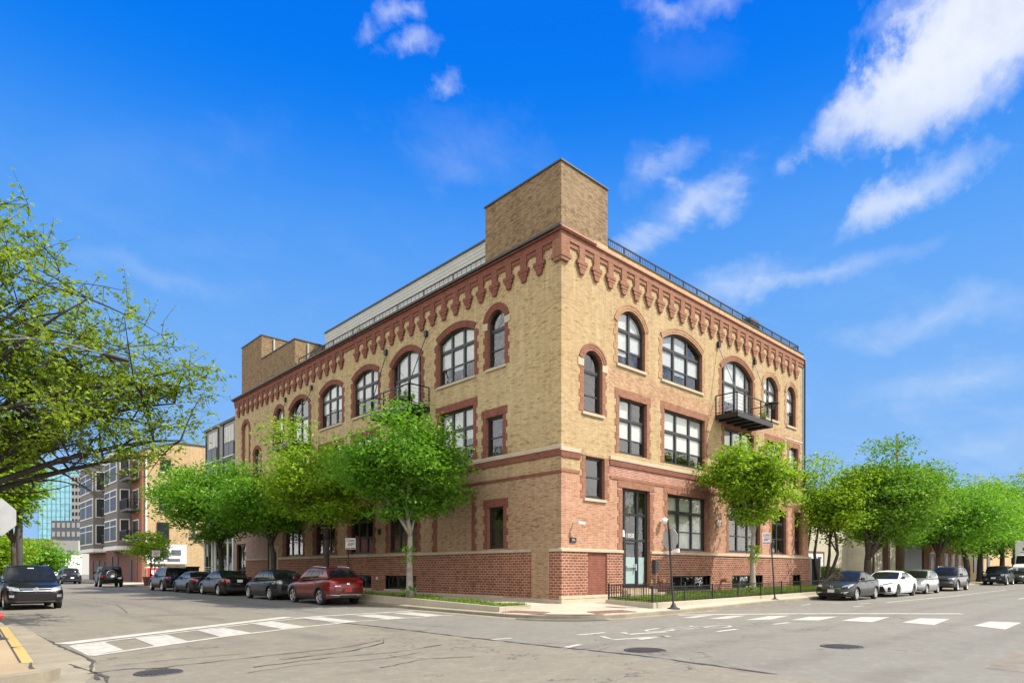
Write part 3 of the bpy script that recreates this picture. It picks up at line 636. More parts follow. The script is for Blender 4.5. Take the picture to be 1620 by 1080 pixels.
# tactile pads at the two kerb ramps
def pad(pts, label):
    mb = MB(); mb.prism([(x, y, sw(x, y)+.004) for x, y in pts], (0, 0, .012))
    cx, cy = sum(p[0] for p in pts)/4, sum(p[1] for p in pts)/4
    for i in range(6):
        for j in range(14):
            u, v = (i+.5)/6, (j+.5)/14
            a = Vector(pts[0]).lerp(Vector(pts[1]), v); b = Vector(pts[3]).lerp(Vector(pts[2]), v); q = a.lerp(b, u)
            z = sw(q.x, q.y)+.016; mb.lathe([(.028, 0), (.018, .014), (0, .014)], 6, Matrix.Translation((q.x, q.y, z)))
    tag(mb.build('tactile_pad', M['tactile']), label, 'paving pad', 'brown tactile pads at the kerb ramps')
pad([(-4.12, -.95), (-3.75, -2.55), (-3.05, -2.3), (-3.4, -.95)], 'brown tactile pad on the kerb ramp beside the left planter')
pad([(-2.35, -3.75), (-.6, -4.1), (-.5, -3.35), (-2.0, -3.0)], 'brown tactile pad on the kerb ramp near the stop sign')

# raised planting strips
def slab_wall(mb, a, b, w, zt, zb=-.2):
    a, b = Vector(a), Vector(b); d = (b-a).normalized(); n = Vector((-d.y, d.x))*w
    n_ = max(1, int((b-a).length/3))
    for k in range(n_):
        p, q = a.lerp(b, k/n_), a.lerp(b, (k+1)/n_); P = [p, q, q+n, p+n]
        mb.hexa([(v.x, v.y, zb) for v in P], [(v.x, v.y, zt(v.x, v.y)) for v in P])
LP = [(-.8, .19), (6, .35), (14, .46), (40, .48)]
zl = lambda x, y: lerp_tab(LP, y)
pl = empty('planter', 'long low concrete planter between the street and the shaded brick side', 'planter', (-3.2, 10, .2))
mb = MB(); slab_wall(mb, (-4.05, 34), (-4.05, -.8), .14, zl); slab_wall(mb, (-3.91, -.8), (-2.5, -.8), .14, zl); slab_wall(mb, (-2.5, -.8), (-2.5, 34), .14, zl)
def kid(o, p):
    o.parent = p; o.matrix_parent_inverse = p.matrix_world.inverted() if False else Matrix.Translation(-Vector(p.location)); return o
kid(mb.build('planter_wall', M['sidewalk_concrete'], bevel=.012), pl)
so_ = grid_sheet('soil', [-3.92, -3.2, -2.6], [-.7, 1, 3, 6, 9, 12, 18, 26, 34], lambda x, y: zl(x, y)-.03, M['mulch']); kid(so_, pl)
RP = [(1, .25), (6, .26), (12, .30), (24, .38)]
zr = lambda x, y: lerp_tab(RP, x)+.02*max(0, (y+3.5))
pr = empty('planter', 'grassy front bed in a low concrete border under the sunny brick front', 'planter', (12, -2, .2))
mb = MB(); slab_wall(mb, (1.3, -1.2), (1.1, -3.6), .14, zr); slab_wall(mb, (1.24, -3.6), (23.4, -3.6), .14, zr); slab_wall(mb, (23.4, -3.46), (23.4, -.3), .12, zr); slab_wall(mb, (6.3, -1.2), (1.44, -1.2), .12, zr)
kid(mb.build('planter_wall', M['sidewalk_concrete'], bevel=.012), pr)
kid(grid_sheet('soil', [1.4, 3, 6.2], [-3.5, -2.3, -1.3], lambda x, y: zr(x, y)-.03, M['soil']), pr)
kid(grid_sheet('soil', [6.2, 9, 12, 18, 23.35], [-3.5, -2, -.15], lambda x, y: zr(x, y)-.03, M['soil']), pr)

def blades(name, spots, mat, hmin, hmax, seed, kind='stuff'):
    r = np.random.default_rng(seed); n = len(spots); P = np.array(spots)
    h = r.uniform(hmin, hmax, n); a = r.uniform(0, 2*PI, n); w = r.uniform(.008, .02, n); ln_ = r.uniform(-.5, .5, (n, 2))*h[:, None]
    V = np.zeros((n, 4, 3)); sx, sy = np.cos(a)*w, np.sin(a)*w
    V[:, 0] = P; V[:, 0, 0] -= sx; V[:, 0, 1] -= sy; V[:, 1] = P; V[:, 1, 0] += sx; V[:, 1, 1] += sy
    V[:, 2] = P; V[:, 2, 0] += ln_[:, 0]*.5+sx*.8; V[:, 2, 1] += ln_[:, 1]*.5+sy*.8; V[:, 2, 2] += h*.7
    V[:, 3] = P; V[:, 3, 0] += ln_[:, 0]; V[:, 3, 1] += ln_[:, 1]; V[:, 3, 2] += h
    me = bpy.data.meshes.new(name); me.vertices.add(n*4); me.vertices.foreach_set('co', V.reshape(-1)); F = np.array([[0, 1, 2], [0, 2, 3]])
    idx = (np.arange(n)[:, None, None]*4+F[None]).reshape(-1); me.loops.add(len(idx)); me.loops.foreach_set('vertex_index', idx)
    me.polygons.add(n*2); me.polygons.foreach_set('loop_start', np.arange(n*2)*3); me.polygons.foreach_set('loop_total', np.full(n*2, 3)); me.materials.append(M[mat]); me.update(calc_edges=True)
    o = bpy.data.objects.new(name, me); C.objects.link(o); return tag(o, kind=kind)
r_ = random.Random(7); sp = []
while len(sp) < 15000:
    x = 1.35+22*r_.random()**1.15; y = r_.uniform(-3.45, -.2)
    if x < 6.3 and y > -1.3: continue
    sp.append((x, y, zr(x, y)-.03))
tag(blades('grass', sp, 'grass_blades', .06, .20, 1), 'green grass growing in the front bed behind the low fence', 'grass')
sp = []
while len(sp) < 6500:
    x = r_.uniform(-3.9, -2.55); y = -.65+34*r_.random()**1.6
    if math.sin(x*3.1+y*1.7)+math.sin(y*2.3-x) + r_.uniform(-1, 1) < -.2: continue
    sp.append((x, y, zl(x, y)-.03))
tag(blades('grass', sp, 'grass_blades', .04, .15, 2), 'patchy ground cover in the shaded kerbside planter', 'grass')
# ------------------------------------------------------------------ the corner building
B = empty('loft_building', 'three storey corner loft building of buff brick with red brick corbels and arched windows', 'building', (0, 0, 0))
TR = lambda u, d, z: (u, -d, z)
TL = lambda u, d, z: (-d, u, z)

def arcp(u0, u1, zs, za, off=0., n=16):
    """arch points right to left, pushed out by off"""
    h = za-zs; a = (u1-u0)/2; uc = (u0+u1)/2; r = (a*a+h*h)/(2*h); cz = za-r; ph = math.atan2(a, zs-cz)
    return [(uc+(r+off)*math.sin(ph-2*ph*i/n), cz+(r+off)*math.cos(ph-2*ph*i/n)) for i in range(n+1)]
def outline(u0, u1, z0, zs, za, w=0.):
    if za-zs < .01: return [(u0+w, z0+w), (u1-w, z0+w), (u1-w, za-w), (u0+w, za-w)]
    h = za-zs; a = (u1-u0)/2; r = (a*a+h*h)/(2*h); cz = za-r
    zi = cz+math.sqrt(max(1e-6, (r-w)**2-(a-w)**2))
    return [(u0+w, z0+w), (u1-w, z0+w)]+arcp(u0+w, u1-w, zi, za-w)
def top_at(u, u0, u1, zs, za):
    if za-zs < .01: return za
    h = za-zs; a = (u1-u0)/2; uc = (u0+u1)/2; r = (a*a+h*h)/(2*h); return za-r+math.sqrt(max(0, r*r-(u-uc)**2))

def sheet(T, outer, holes, d=0., depth=.3):
    """flat wall with holes and their reveals; material 0 wall, 1 reveal"""
    mb = MB(); loops = [outer]+holes
    tris = tessellate_polygon([[Vector((u, z, 0)) for u, z in L_] for L_ in loops]); flatv = [p for L_ in loops for p in L_]
    mb.add([T(u, d, z) for u, z in flatv], [tuple(t) for t in tris])
    for H in holes: mb.strip([T(u, d, z) for u, z in H], [T(u, d-depth, z) for u, z in H], 1, True)
    return mb

WIN = []   # (side, u0, u1, z0, spring, apex, columns, transom list, meeting rail, trim, blind, sill)
def win(*a, **k): WIN.append((a, k))
# sunny front
win('R', 1.36, 2.58, 8.06, 10.22, 10.68, 1, [9.82], 8.81, trim='stone', blind=.0)
win('R', 3.66, 5.68, 10.56, 12.35, 13.06, 2, [12.16], 11.27, trim='arch', blind=.62)
win('R', 7.08, 10.68, 10.56, 12.48, 13.03, 3, [12.16], 11.27, trim='arch', blind=.68)
win('R', 12.66, 16.20, 9.60, 12.25, 12.98, 4, [11.68], None, trim='arch', blind=.55, door=True)
win('R', 17.55, 19.45, 10.50, 12.35, 13.00, 2, [12.16], 11.27, trim='arch', blind=.55)
win('R', 20.64, 21.95, 10.50, 12.45, 12.98, 1, [12.16], 11.27, trim='arch', blind=.4)
win('R', 3.75, 5.83, 6.63, 9.10, 9.10, 2, [8.19], 7.32, trim='flat', blind=.7)
win('R', 7.25, 10.93, 6.60, 9.16, 9.16, 3, [8.19], 7.32, trim='flat', blind=.74)
win('R', 12.95, 16.3, 6.60, 9.18, 9.18, 3, [8.19], 7.32, trim='flat', blind=.5)
win('R', 18.0, 19.95, 6.60, 9.19, 9.19, 2, [8.19], 7.32, trim='flat', blind=.5)
win('R', 21.0, 22.3, 6.60, 9.17, 9.17, 1, [8.19], 7.32, trim='flat', blind=.2)
win('R', 1.47, 2.73, 4.48, 6.22, 6.22, 1, [], 5.38, trim='jamb', blind=.0)
win('R', 7.51, 11.15, 2.43, 5.14, 5.14, 3, [4.32], 3.36, trim='flat', blind=-1)
win('R', 13.43, 17.07, 2.44, 5.14, 5.14, 3, [4.32], 3.36, trim='flat', blind=.0)
win('R', 18.59, 20.57, 2.44, 5.14, 5.14, 2, [4.32], 3.36, trim='flat', blind=.0)
win('R', 21.76, 22.85, 2.44, 5.14, 5.14, 1, [4.32], 3.36, trim='flat', blind=.0)
# shaded side
win('L', 3.35, 4.49, 10.50, 12.58, 13.02, 1, [12.20], 11.30, trim='stone', blind=.0)
win('L', 5.43, 8.22, 10.47, 12.60, 12.97, 3, [12.14], 11.27, trim='arch', blind=.62)
win('L', 9.67, 12.41, 9.60, 12.35, 12.95, 4, [11.62], None, trim='arch', blind=.85, door=True)
win('L', 13.82, 16.58, 10.42, 12.50, 12.92, 3, [12.10], 11.27, trim='arch', blind=.6)
win('L', 17.93, 20.75, 10.42, 12.50, 12.95, 3, [12.10], 11.27, trim='arch', blind=.75)
win('L', 22.33, 25.25, 9.60, 12.35, 12.95, 4, [11.62], None, trim='arch', blind=.85, door=True)
win('L', 26.45, 27.72, 10.42, 12.45, 12.95, 1, [12.10], 11.27, trim='arch', blind=.5)
win('L', 30.45, 31.6, 8.06, 10.15, 10.6, 1, [9.8], 8.8, trim='arch', blind=.9)
win('L', 3.48, 4.61, 6.55, 8.32, 8.32, 1, [], 7.40, trim='flat', blind=.0)
for a, b in ((5.5, 8.1), (9.8, 12.4), (13.9, 16.6), (18.0, 20.75), (22.4, 25.2)): win('L', a, b, 6.60, 9.10, 9.10, 3, [8.19], 7.32, trim='flat', blind=.25)
win('L', 3.43, 4.50, 2.42, 4.28, 4.28, 1, [], 3.36, trim='flat', blind=.0, dark=True)
for a, b in ((10.0, 12.77), (14.34, 17.07), (18.81, 21.56), (23.27, 26.23)): win('L', a, b, 2.42, 5.14, 5.14, 3, [4.32], 3.36, trim='flat', blind=.0, dark=True)

holes = {'R': [], 'L': []}
def thick_ring(mb, T, A, Bp, d0, d1, mi=0):
    mb.strip([T(u, d1, z) for u, z in A], [T(u, d1, z) for u, z in Bp], mi, True); mb.strip([T(u, d1, z) for u, z in Bp], [T(u, d0, z) for u, z in Bp], mi, True)
def pane_(mb, T, pts, d):
    n = len(pts); mb.add([T(u, d, z) for u, z in pts], [tuple(range(n)) if T is TR else tuple(range(n))[::-1]])
def make_window(side, u0, u1, z0, zs, za, cols, trans, meet, trim='flat', blind=.5, door=False, dark=False):
    T = TR if side == 'R' else TL
    O = outline(u0, u1, z0, zs, za); holes[side].append(O)
    rnd = random.Random(int(u0*100)+int(z0*10))
    fr = MB(); D0, D1 = -.24, -.145; fw = .075
    thick_ring(fr, T, O, outline(u0, u1, z0, zs, za, fw), D0, D1)
    wid = [1]*cols if cols != 4 else [.42, 1, 1, .42]
    tot = sum(wid); us = [u0]
    for w in wid: us.append(us[-1]+(u1-u0)*w/tot)
    def vb(u, w, a, b, d0=D0, d1=D1-.004):
        P = [T(u-w/2, d0, a), T(u+w/2, d0, a), T(u+w/2, d1, a), T(u-w/2, d1, a)]; Q = [T(u-w/2, d0, b), T(u+w/2, d0, b), T(u+w/2, d1, b), T(u-w/2, d1, b)]; fr.hexa(P, Q)
    def hb(z, h, a, b, d0=D0, d1=D1-.008):
        P = [T(a, d0, z-h/2), T(a, d1, z-h/2), T(a, d1, z+h/2), T(a, d0, z+h/2)]; Q = [T(b, d0, z-h/2), T(b, d1, z-h/2), T(b, d1, z+h/2), T(b, d0, z+h/2)]; fr.hexa(P, Q)
    for u in us[1:-1]: vb(u, .13, z0+.02, top_at(u, u0, u1, zs, za)-.03)
    for t in trans: hb(t, .12, u0+.02, u1-.02)
    top = (trans or [za])[0]
    for i in range(cols):
        a, b = us[i]+.05, us[i+1]-.05
        if meet: hb(meet, .06, a, b, -.22, -.165); 
        for s in (a+.02, b-.02): vb(s, .05, z0+.06, top-.06, -.225, -.175)
        hb(z0+.10, .07, a, b, -.225, -.172); hb(top-.085, .05, a, b, -.225, -.172)
    f = fr.build('window', M['black_frame'], B)
    # glass
    gl = MB(); P = outline(u0, u1, z0, zs, za, .03); pane_(gl, T, P, -.20); gl.build('glass', M['glass'], f, norm=False)
    # blinds and curtains, each column pulled to its own height
    bl = MB()
    if blind > 0:
        zt = top-.05
        for i in range(cols):
            k = blind*rnd.uniform(.75, 1.1) if rnd.random() > .12 else blind*.4
            zb = max(z0+.08, zt-(zt-z0)*min(1, k)) if not meet else max(z0+.1, meet-.0+(1-min(1, k/.7))*.5*(zt-meet)-(.25 if rnd.random() < .15 else 0))
            a, b = us[i]+.06, us[i+1]-.06; n = 10
            bl.strip([T(a+(b-a)*j/n, -.235-.004*math.sin(j*2.1), zt) for j in range(n+1)], [T(a+(b-a)*j/n, -.235-.006*math.sin(j*2.1+.4), zb) for j in range(n+1)])
            if trans and za-top > .3 and rnd.random() < .85:
                zz = [top_at(a+(b-a)*j/n, u0, u1, zs, za)-.1 for j in range(n+1)]
                bl.strip([T(a+(b-a)*j/n, -.24, max(top+.06, zz[j])) for j in range(n+1)], [T(a+(b-a)*j/n, -.24, top+.05) for j in range(n+1)])
        bl.build('blind', M['blind'], f, smooth=True)
    elif blind < 0:
        n = 150
        bl.strip([T(u0+.06+(u1-u0-.12)*j/n, -.34-.035*math.sin(j*1.25+.6*math.sin(j*.2)), za-.1) for j in range(n+1)], [T(u0+.06+(u1-u0-.12)*j/n, -.34-.04*math.sin(j*1.25+.6*math.sin(j*.2)), z0+.05) for j in range(n+1)])
        bl.build('curtain', M['curtain'], f, smooth=True)
    # room behind
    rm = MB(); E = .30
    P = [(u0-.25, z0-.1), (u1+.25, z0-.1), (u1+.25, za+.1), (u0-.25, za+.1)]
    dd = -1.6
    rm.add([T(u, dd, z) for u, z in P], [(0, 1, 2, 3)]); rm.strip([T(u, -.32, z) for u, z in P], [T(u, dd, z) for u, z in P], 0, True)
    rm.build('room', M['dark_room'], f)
    # sill
    if z0 not in (2.42, 2.43, 2.44) and not door and not (6.5 < z0 < 6.7):
        s = MB(); P = [T(u0-.10, -.14, z0-.13), T(u1+.10, -.14, z0-.13), T(u1+.10, .07, z0-.13), T(u0-.10, .07, z0-.13)]; Q = [T(u0-.10, -.14, z0+.005), T(u1+.10, -.14, z0+.005), T(u1+.10, .07, z0-.012), T(u0-.10, .07, z0-.012)]
        s.hexa(P, Q); s.build('sill', M['limestone'], f)
    # brick surround: toothed jambs with an arch ring or a flat head
    q = MB()
    def slab(a, b, za_, zb_, d, mi=0):
        q.hexa([T(a, -.01, za_), T(b, -.01, za_), T(b, d, za_), T(a, d, za_)], [T(a, -.01, zb_), T(b, -.01, zb_), T(b, d, zb_), T(a, d, zb_)], mi)
    jz = z0 if not door else z0+.0; jt = zs if za-zs > .01 else za
    k = 0; z = jz; rowh = .295
    ztop = jt-(.30 if trim == 'stone' else 0)
    while z < ztop-.02:
        zz = min(ztop, z+rowh); w = .30 if k % 2 == 0 else .20
        d = .018
        slab(u0-w, u0-.001, z, zz, d); slab(u1+.001, u1+w, z, zz, d); z = zz; k += 1
    if trim == 'stone':
        slab(u0-.36, u0-.001, ztop, jt, .03, 1); slab(u1+.001, u1+.36, ztop, jt, .03, 1)
    if za-zs > .01:
        prev = 0.001
        for off, d in ((.10, .025), (.22, .04), (.30, .055)):
            A = arcp(u0, u1, zs, za, prev, 20); Bq = arcp(u0, u1, zs, za, off, 20)
            q.strip([T(u, d, z) for u, z in A], [T(u, d, z) for u, z in Bq]); q.strip([T(u, -.01, z) for u, z in A], [T(u, d, z) for u, z in A]); q.strip([T(u, -.01, z) for u, z in Bq], [T(u, d, z) for u, z in Bq])
            for A_, B_ in ((A[0], Bq[0]), (A[-1], Bq[-1])): q.add([T(A_[0], -.01, A_[1]), T(B_[0], -.01, B_[1]), T(B_[0], d, B_[1]), T(A_[0], d, A_[1])], [(0, 1, 2, 3)])
            prev = off+.0005
    elif trim == 'flat':
        slab(u0-.30, u1+.30, za+.001, za+.36, .02)
        slab(u0-.03, u1+.03, za+.001, za+.075, .04)
    if trim == 'jamb': slab(u0-.30, u1+.30, za+.001, za+.035, .018)
    q.build('surround', [M[('brick_arch' if za-zs > .01 and z0 > 10 else 'brick_trim') if side == 'R' else 'brick_red'], M['limestone']], f)  # street side gets the darker copy of the trim, shade in its colour
for a, k in WIN: make_window(*a, **k)

# entrance
ENT = (3.98, 6.07, .66, 5.12)
holes['R'].append(outline(*ENT[:3], 5.12, 5.12))
ent = MB(); T = TR
def rb(u0, u1, z0, z1, d0, d1, mb=ent): mb.hexa([T(u0, d0, z0), T(u1, d0, z0), T(u1, d1, z0), T(u0, d1, z0)], [T(u0, d0, z1), T(u1, d0, z1), T(u1, d1, z1), T(u0, d1, z1)])
for a, b in ((3.98, 4.05), (4.27, 4.41), (5.24, 5.39), (5.90, 6.07)): rb(a, b, .66, 5.12, -.26, -.15)
for a, b in ((.66, .74), (2.77, 2.87), (3.93, 4.03), (5.02, 5.12)): rb(3.99, 6.06, a, b, -.255, -.155)
dr = ent.build('door', M['black_metal'], B)
lf = MB()
for a, b, c, d in ((4.41, 4.47, .75, 2.72), (5.18, 5.24, .75, 2.72), (4.41, 5.24, .75, .86), (4.41, 5.24, 2.64, 2.72)): rb(a, b, c, d, -.235, -.17, lf)
lf.build('door_leaf', M['black_metal'], dr)
hd = MB(); rb(4.45, 5.20, 1.60, 1.65, -.15, -.09, hd); rb(5.10, 5.16, 1.45, 1.75, -.16, -.07, hd); hd.build('handle', M['steel'], dr)
pg = MB(); pane_(pg, TR, outline(4.0, 6.05, .68, 5.1, 5.1), -.20); pg.build('glass', M['glass'], dr, norm=False)
fg = MB()
for a, b in ((4.05, 4.27), (4.47, 5.18), (5.39, 5.90)): fg.add([T(a, -.195, .80), T(b, -.195, .80), T(b, -.195, 2.06), T(a, -.195, 2.06)], [(0, 1, 2, 3)])
fg.build('frosted_panel', M['frosted'], dr)
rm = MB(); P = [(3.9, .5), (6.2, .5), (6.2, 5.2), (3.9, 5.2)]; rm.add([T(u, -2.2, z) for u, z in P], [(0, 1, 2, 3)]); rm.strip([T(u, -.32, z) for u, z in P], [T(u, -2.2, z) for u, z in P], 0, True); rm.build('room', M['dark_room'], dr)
text_mesh('house_number', '1050', .27, M['white_paint'], dr, Matrix.Translation((4.50, .185, 2.95)) @ Matrix.Rotation(PI/2, 4, 'X'))
st = MB(); rb(3.9, 6.2, .05, .60, -.14, .34, st); rb(3.7, 6.4, .05, .46, .34, .68, st); rb(3.5, 6.6, .05, .34, .68, .98, st); st.build('step', M['limestone'], B)
q = MB(); z = .66; k = 0
for k in range(12):
    z0_, z1_ = 2.36+.295*k*1.0, 2.36+.295*(k+1)
    if z1_ > 5.14: break
    w = .34 if k % 2 == 0 else .235
    rb(3.98-w, 3.979, z0_, z1_, -.01, .022, q); rb(6.071, 6.07+w, z0_, z1_, -.01, .022, q)
rb(3.64, 6.41, 5.121, 5.42, -.01, .024, q); q.build('surround', M['brick_trim'], dr)

# far service door and shop door in the shaded side
holes['L'].append(outline(27.4, 28.5, .45, 2.80, 2.80)); holes['L'].append(outline(33.3, 35.3, .45, 3.55, 3.55))
def side_door(u0, u1, z0, z1, white):
    mb = MB(); T = TL
    def b_(a, b, c, d, d0, d1): mb.hexa([T(a, d0, c), T(b, d0, c), T(b, d1, c), T(a, d1, c)], [T(a, d0, d), T(b, d0, d), T(b, d1, d), T(a, d1, d)])
    b_(u0, u0+.09, z0, z1, -.25, -.15); b_(u1-.09, u1, z0, z1, -.25, -.15); b_(u0+.09, u1-.09, z1-.1, z1, -.25, -.15); b_(u0+.09, u1-.09, z0, z0+.2, -.25, -.16); b_(u0+.09, u1-.09, z0+1.0, z0+1.1, -.24, -.16)
    if u1-u0 > 1.5: b_((u0+u1)/2-.05, (u0+u1)/2+.05, z0+.2, z1-.1, -.25, -.15)
    d = mb.build('door', M['black_metal'], B)
    g_ = MB(); pane_(g_, T, outline(u0+.05, u1-.05, z0+.1, z1-.05, z1-.05), -.2); g_.build('glass', M['glass'], d, norm=False)
    r = MB(); P = [(u0-.1, z0-.1), (u1+.1, z0-.1), (u1+.1, z1+.1), (u0-.1, z1+.1)]; r.add([T(u, -1.4, z) for u, z in P], [(0, 1, 2, 3)]); r.strip([T(u, -.32, z) for u, z in P], [T(u, -1.4, z) for u, z in P], 0, True); r.build('room', M['dark_room'], d)
    if white:
        s = MB(); s.hexa([T(u0+.25, -.19, z0+1.5), T(u0+.85, -.19, z0+1.5), T(u0+.85, -.14, z0+1.5), T(u0+.25, -.14, z0+1.5)], [T(u0+.25, -.19, z0+1.8), T(u0+.85, -.19, z0+1.8), T(u0+.85, -.14, z0+1.8), T(u0+.25, -.14, z0+1.8)]); s.build('notice', M['sign_white'], d)
    else:
        s = MB()
        for a, b, c, e in ((u0-.22, u0-.002, z0, z1+.2), (u1+.002, u1+.22, z0, z1+.2), (u0-.3, u1+.3, z1+.2, z1+.42)): s.hexa([T(a, -.01, c), T(b, -.01, c), T(b, .05, c), T(a, .05, c)], [T(a, -.01, e), T(b, -.01, e), T(b, .05, e), T(a, .05, e)])
        s.build('surround', M['limestone'], d)
side_door(27.4, 28.5, .45, 2.80, False); side_door(33.3, 35.3, .45, 3.55, True)

XE, YE, ZT = 23.1, 35.6, 14.95
w = sheet(TR, [(0, -.3), (XE, -.3), (XE, ZT), (0, ZT)], holes['R'] + [outline(u0, u1, .46, 1.2, 1.2) for u0, u1 in ((7.69, 11.45), (13.69, 17.34), (21.4, 22.6))])
w.build('wall', [M['brick_sunny'], M['brick_trim']], B)
# blind arched niche and bricked up opening in the shaded side
niche = outline(32.7, 33.87, 9.2, 12.45, 12.95); brickup = outline(5.61, 8.39, 2.37, 5.14, 5.14); 
w = sheet(TL, [(0, -.3), (YE, -.3), (YE, ZT), (0, ZT)], holes['L'] + [niche, brickup] + [outline(u0, u1, .46, 1.19, 1.19) for u0, u1 in ((10.03, 13.01), (14.45, 17.2), (18.8, 21.5), (23.3, 26.2), (29.8, 30.8))])
w.add([TL(u, -.12, z) for u, z in niche], [tuple(range(len(niche)))]); w.add([TL(u, -.05, z) for u, z in brickup], [(0, 1, 2, 3)])
w.build('wall', [M['brick_street'], M['brick_trim']], B)
bk_ = MB(); bk_.add([(XE, 0, -.3), (XE, YE, -.3), (XE, YE, ZT+.3), (XE, 0, ZT+.3)], [(0, 1, 2, 3)]); bk_.add([(0, YE, -.3), (XE, YE, -.3), (XE, YE, ZT+.3), (0, YE, ZT+.3)], [(0, 1, 2, 3)]); bk_.build('wall', M['brick_sunny'], B)
rf = MB(); rf.add([(0.1, 0.1, 14.9), (XE-.01, .1, 14.9), (XE-.01, YE-.01, 14.9), (.1, YE-.01, 14.9)], [(0, 1, 2, 3)]); rf.build('roof', M['roofing'], B)
# surrounds of the niche and the bricked up opening
q = MB()
for (u0, u1, z0, zt_, sides_) in ((5.61, 8.39, 2.37, 5.14, 0), (5.61, 8.39, 2.37, 5.14, 1), (32.7, 33.87, 9.2, 12.45, 2)):
    z = z0; k = 0
    while z < zt_-.02:
        zz = min(zt_, z+.295); w_ = .34 if k % 2 == 0 else .235
        for a, b in ((u0-w_, u0-.001), (u1+.001, u1+w_))[sides_ if sides_ < 2 else 0:sides_+1]: q.hexa([TL(a, -.01, z), TL(b, -.01, z), TL(b, .022, z), TL(a, .022, z)], [TL(a, -.01, zz), TL(b, -.01, zz), TL(b, .022, zz), TL(a, .022, zz)])
        z = zz; k += 1
    if u0 < 10: q.build('surround', M['brick_red'], B); q = MB()
prev = .001
for off, d in ((.10, .025), (.22, .04), (.30, .055)):
    A = arcp(32.7, 33.87, 12.45, 12.95, prev, 20); Bq = arcp(32.7, 33.87, 12.45, 12.95, off, 20)
    q.strip([TL(u, d, z) for u, z in A], [TL(u, d, z) for u, z in Bq]); q.strip([TL(u, -.01, z) for u, z in Bq], [TL(u, d, z) for u, z in Bq]); q.strip([TL(u, -.01, z) for u, z in A], [TL(u, d, z) for u, z in A]); prev = off
q.build('surround', M['brick_red'], B)

# rock faced red brick base with basement openings
PB = .06
def base_seg(T, u0, u1, hs, zb):
    mb = sheet(T, [(u0, zb), (u1, zb), (u1, 2.22), (u0, 2.22)], hs, PB, .36)
    for u in (u0, u1):
        if u > 0: mb.add([T(u, 0, zb), T(u, PB, zb), T(u, PB, 2.22), T(u, 0, 2.22)], [(0, 1, 2, 3)])
    mb.build('base_wall', [M['brick_base'], M['brick_base']], B)
rb_ = lambda a, b: outline(a, b, .46, 1.19, 1.19)
base_seg(TR, -PB, 1.55, [], -.1); base_seg(TR, 2.83, 3.96, [], 0); base_seg(TR, 6.09, 24.0, [rb_(7.69, 11.45), rb_(13.69, 17.34), rb_(21.4, 22.6)], 0)
base_seg(TL, -PB, .61, [], -.1); base_seg(TL, 1.70, 27.1, [rb_(10.03, 13.01), rb_(14.45, 17.2), rb_(18.8, 21.5), rb_(23.3, 26.2)], .1); base_seg(TL, 28.8, 33.2, [rb_(29.8, 30.8)], .1)
# bricked up door near the corner
bd = MB(); bd.add([TR(1.55, .012, .2), TR(2.83, .012, .2), TR(2.83, .012, 2.22), TR(1.55, .012, 2.22)], [(0, 1, 2, 3)]); bd.build('base_wall', M['brick_red'], B)
# recess in the shaded base
rc = MB(); rc.strip([TL(u, PB+.03, z) for u, z in ((5.5, .4), (5.5, 1.2), (8.55, 1.2), (8.55, .4))], [TL(u, PB+.03, z) for u, z in ((5.42, .4), (5.42, 1.28), (8.63, 1.28), (8.63, .4))]); rc.build('base_wall', M['brick_base'], B)
# wider ground floor pilaster at the far end of the sunny front
pb = MB(); pb.box(23.1, 24.0, .02, 1.2, 0, 5.3); pb.build('pilaster', M['brick_sunny'], B)
# basement windows
def base_win(T, u0, u1, n):
    mb = MB()
    def b_(a, b, c, d, d0, d1): mb.hexa([T(a, d0, c), T(b, d0, c), T(b, d1, c), T(a, d1, c)], [T(a, d0, d), T(b, d0, d), T(b, d1, d), T(a, d1, d)])
    b_(u0, u1, .46, .53, -.24, -.12); b_(u0, u1, 1.12, 1.19, -.24, -.12)
    for i in range(n+1):
        u = u0+(u1-u0)*i/n; b_(max(u0, u-.05), min(u1, u+.05), .53, 1.12, -.24, -.13)
    f = mb.build('window', M['black_frame'], B)
    g_ = MB(); pane_(g_, T, outline(u0, u1, .47, 1.18, 1.18), -.18); g_.build('glass', M['glass'], f, norm=False)
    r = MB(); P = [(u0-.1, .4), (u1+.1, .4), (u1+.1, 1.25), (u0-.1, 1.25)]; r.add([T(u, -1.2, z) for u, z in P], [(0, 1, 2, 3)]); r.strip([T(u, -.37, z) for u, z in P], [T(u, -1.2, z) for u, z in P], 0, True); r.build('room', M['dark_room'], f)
    s = MB(); P = [T(u0-.05, -.12, .34), T(u1+.05, -.12, .34), T(u1+.05, PB+.05, .34), T(u0-.05, PB+.05, .34)]; Q = [(x, y, z+.12) for x, y, z in P]; s.hexa(P, Q); s.build('sill', M['limestone'], f)
for u0, u1, n in ((7.69, 11.45, 3), (13.69, 17.34, 3), (21.4, 22.6, 1)): base_win(TR, u0, u1, n)
for u0, u1, n in ((10.03, 13.01, 3), (14.45, 17.2, 3), (18.8, 21.5, 3), (23.3, 26.2, 3), (29.8, 30.8, 1)): base_win(TL, u0, u1, n)

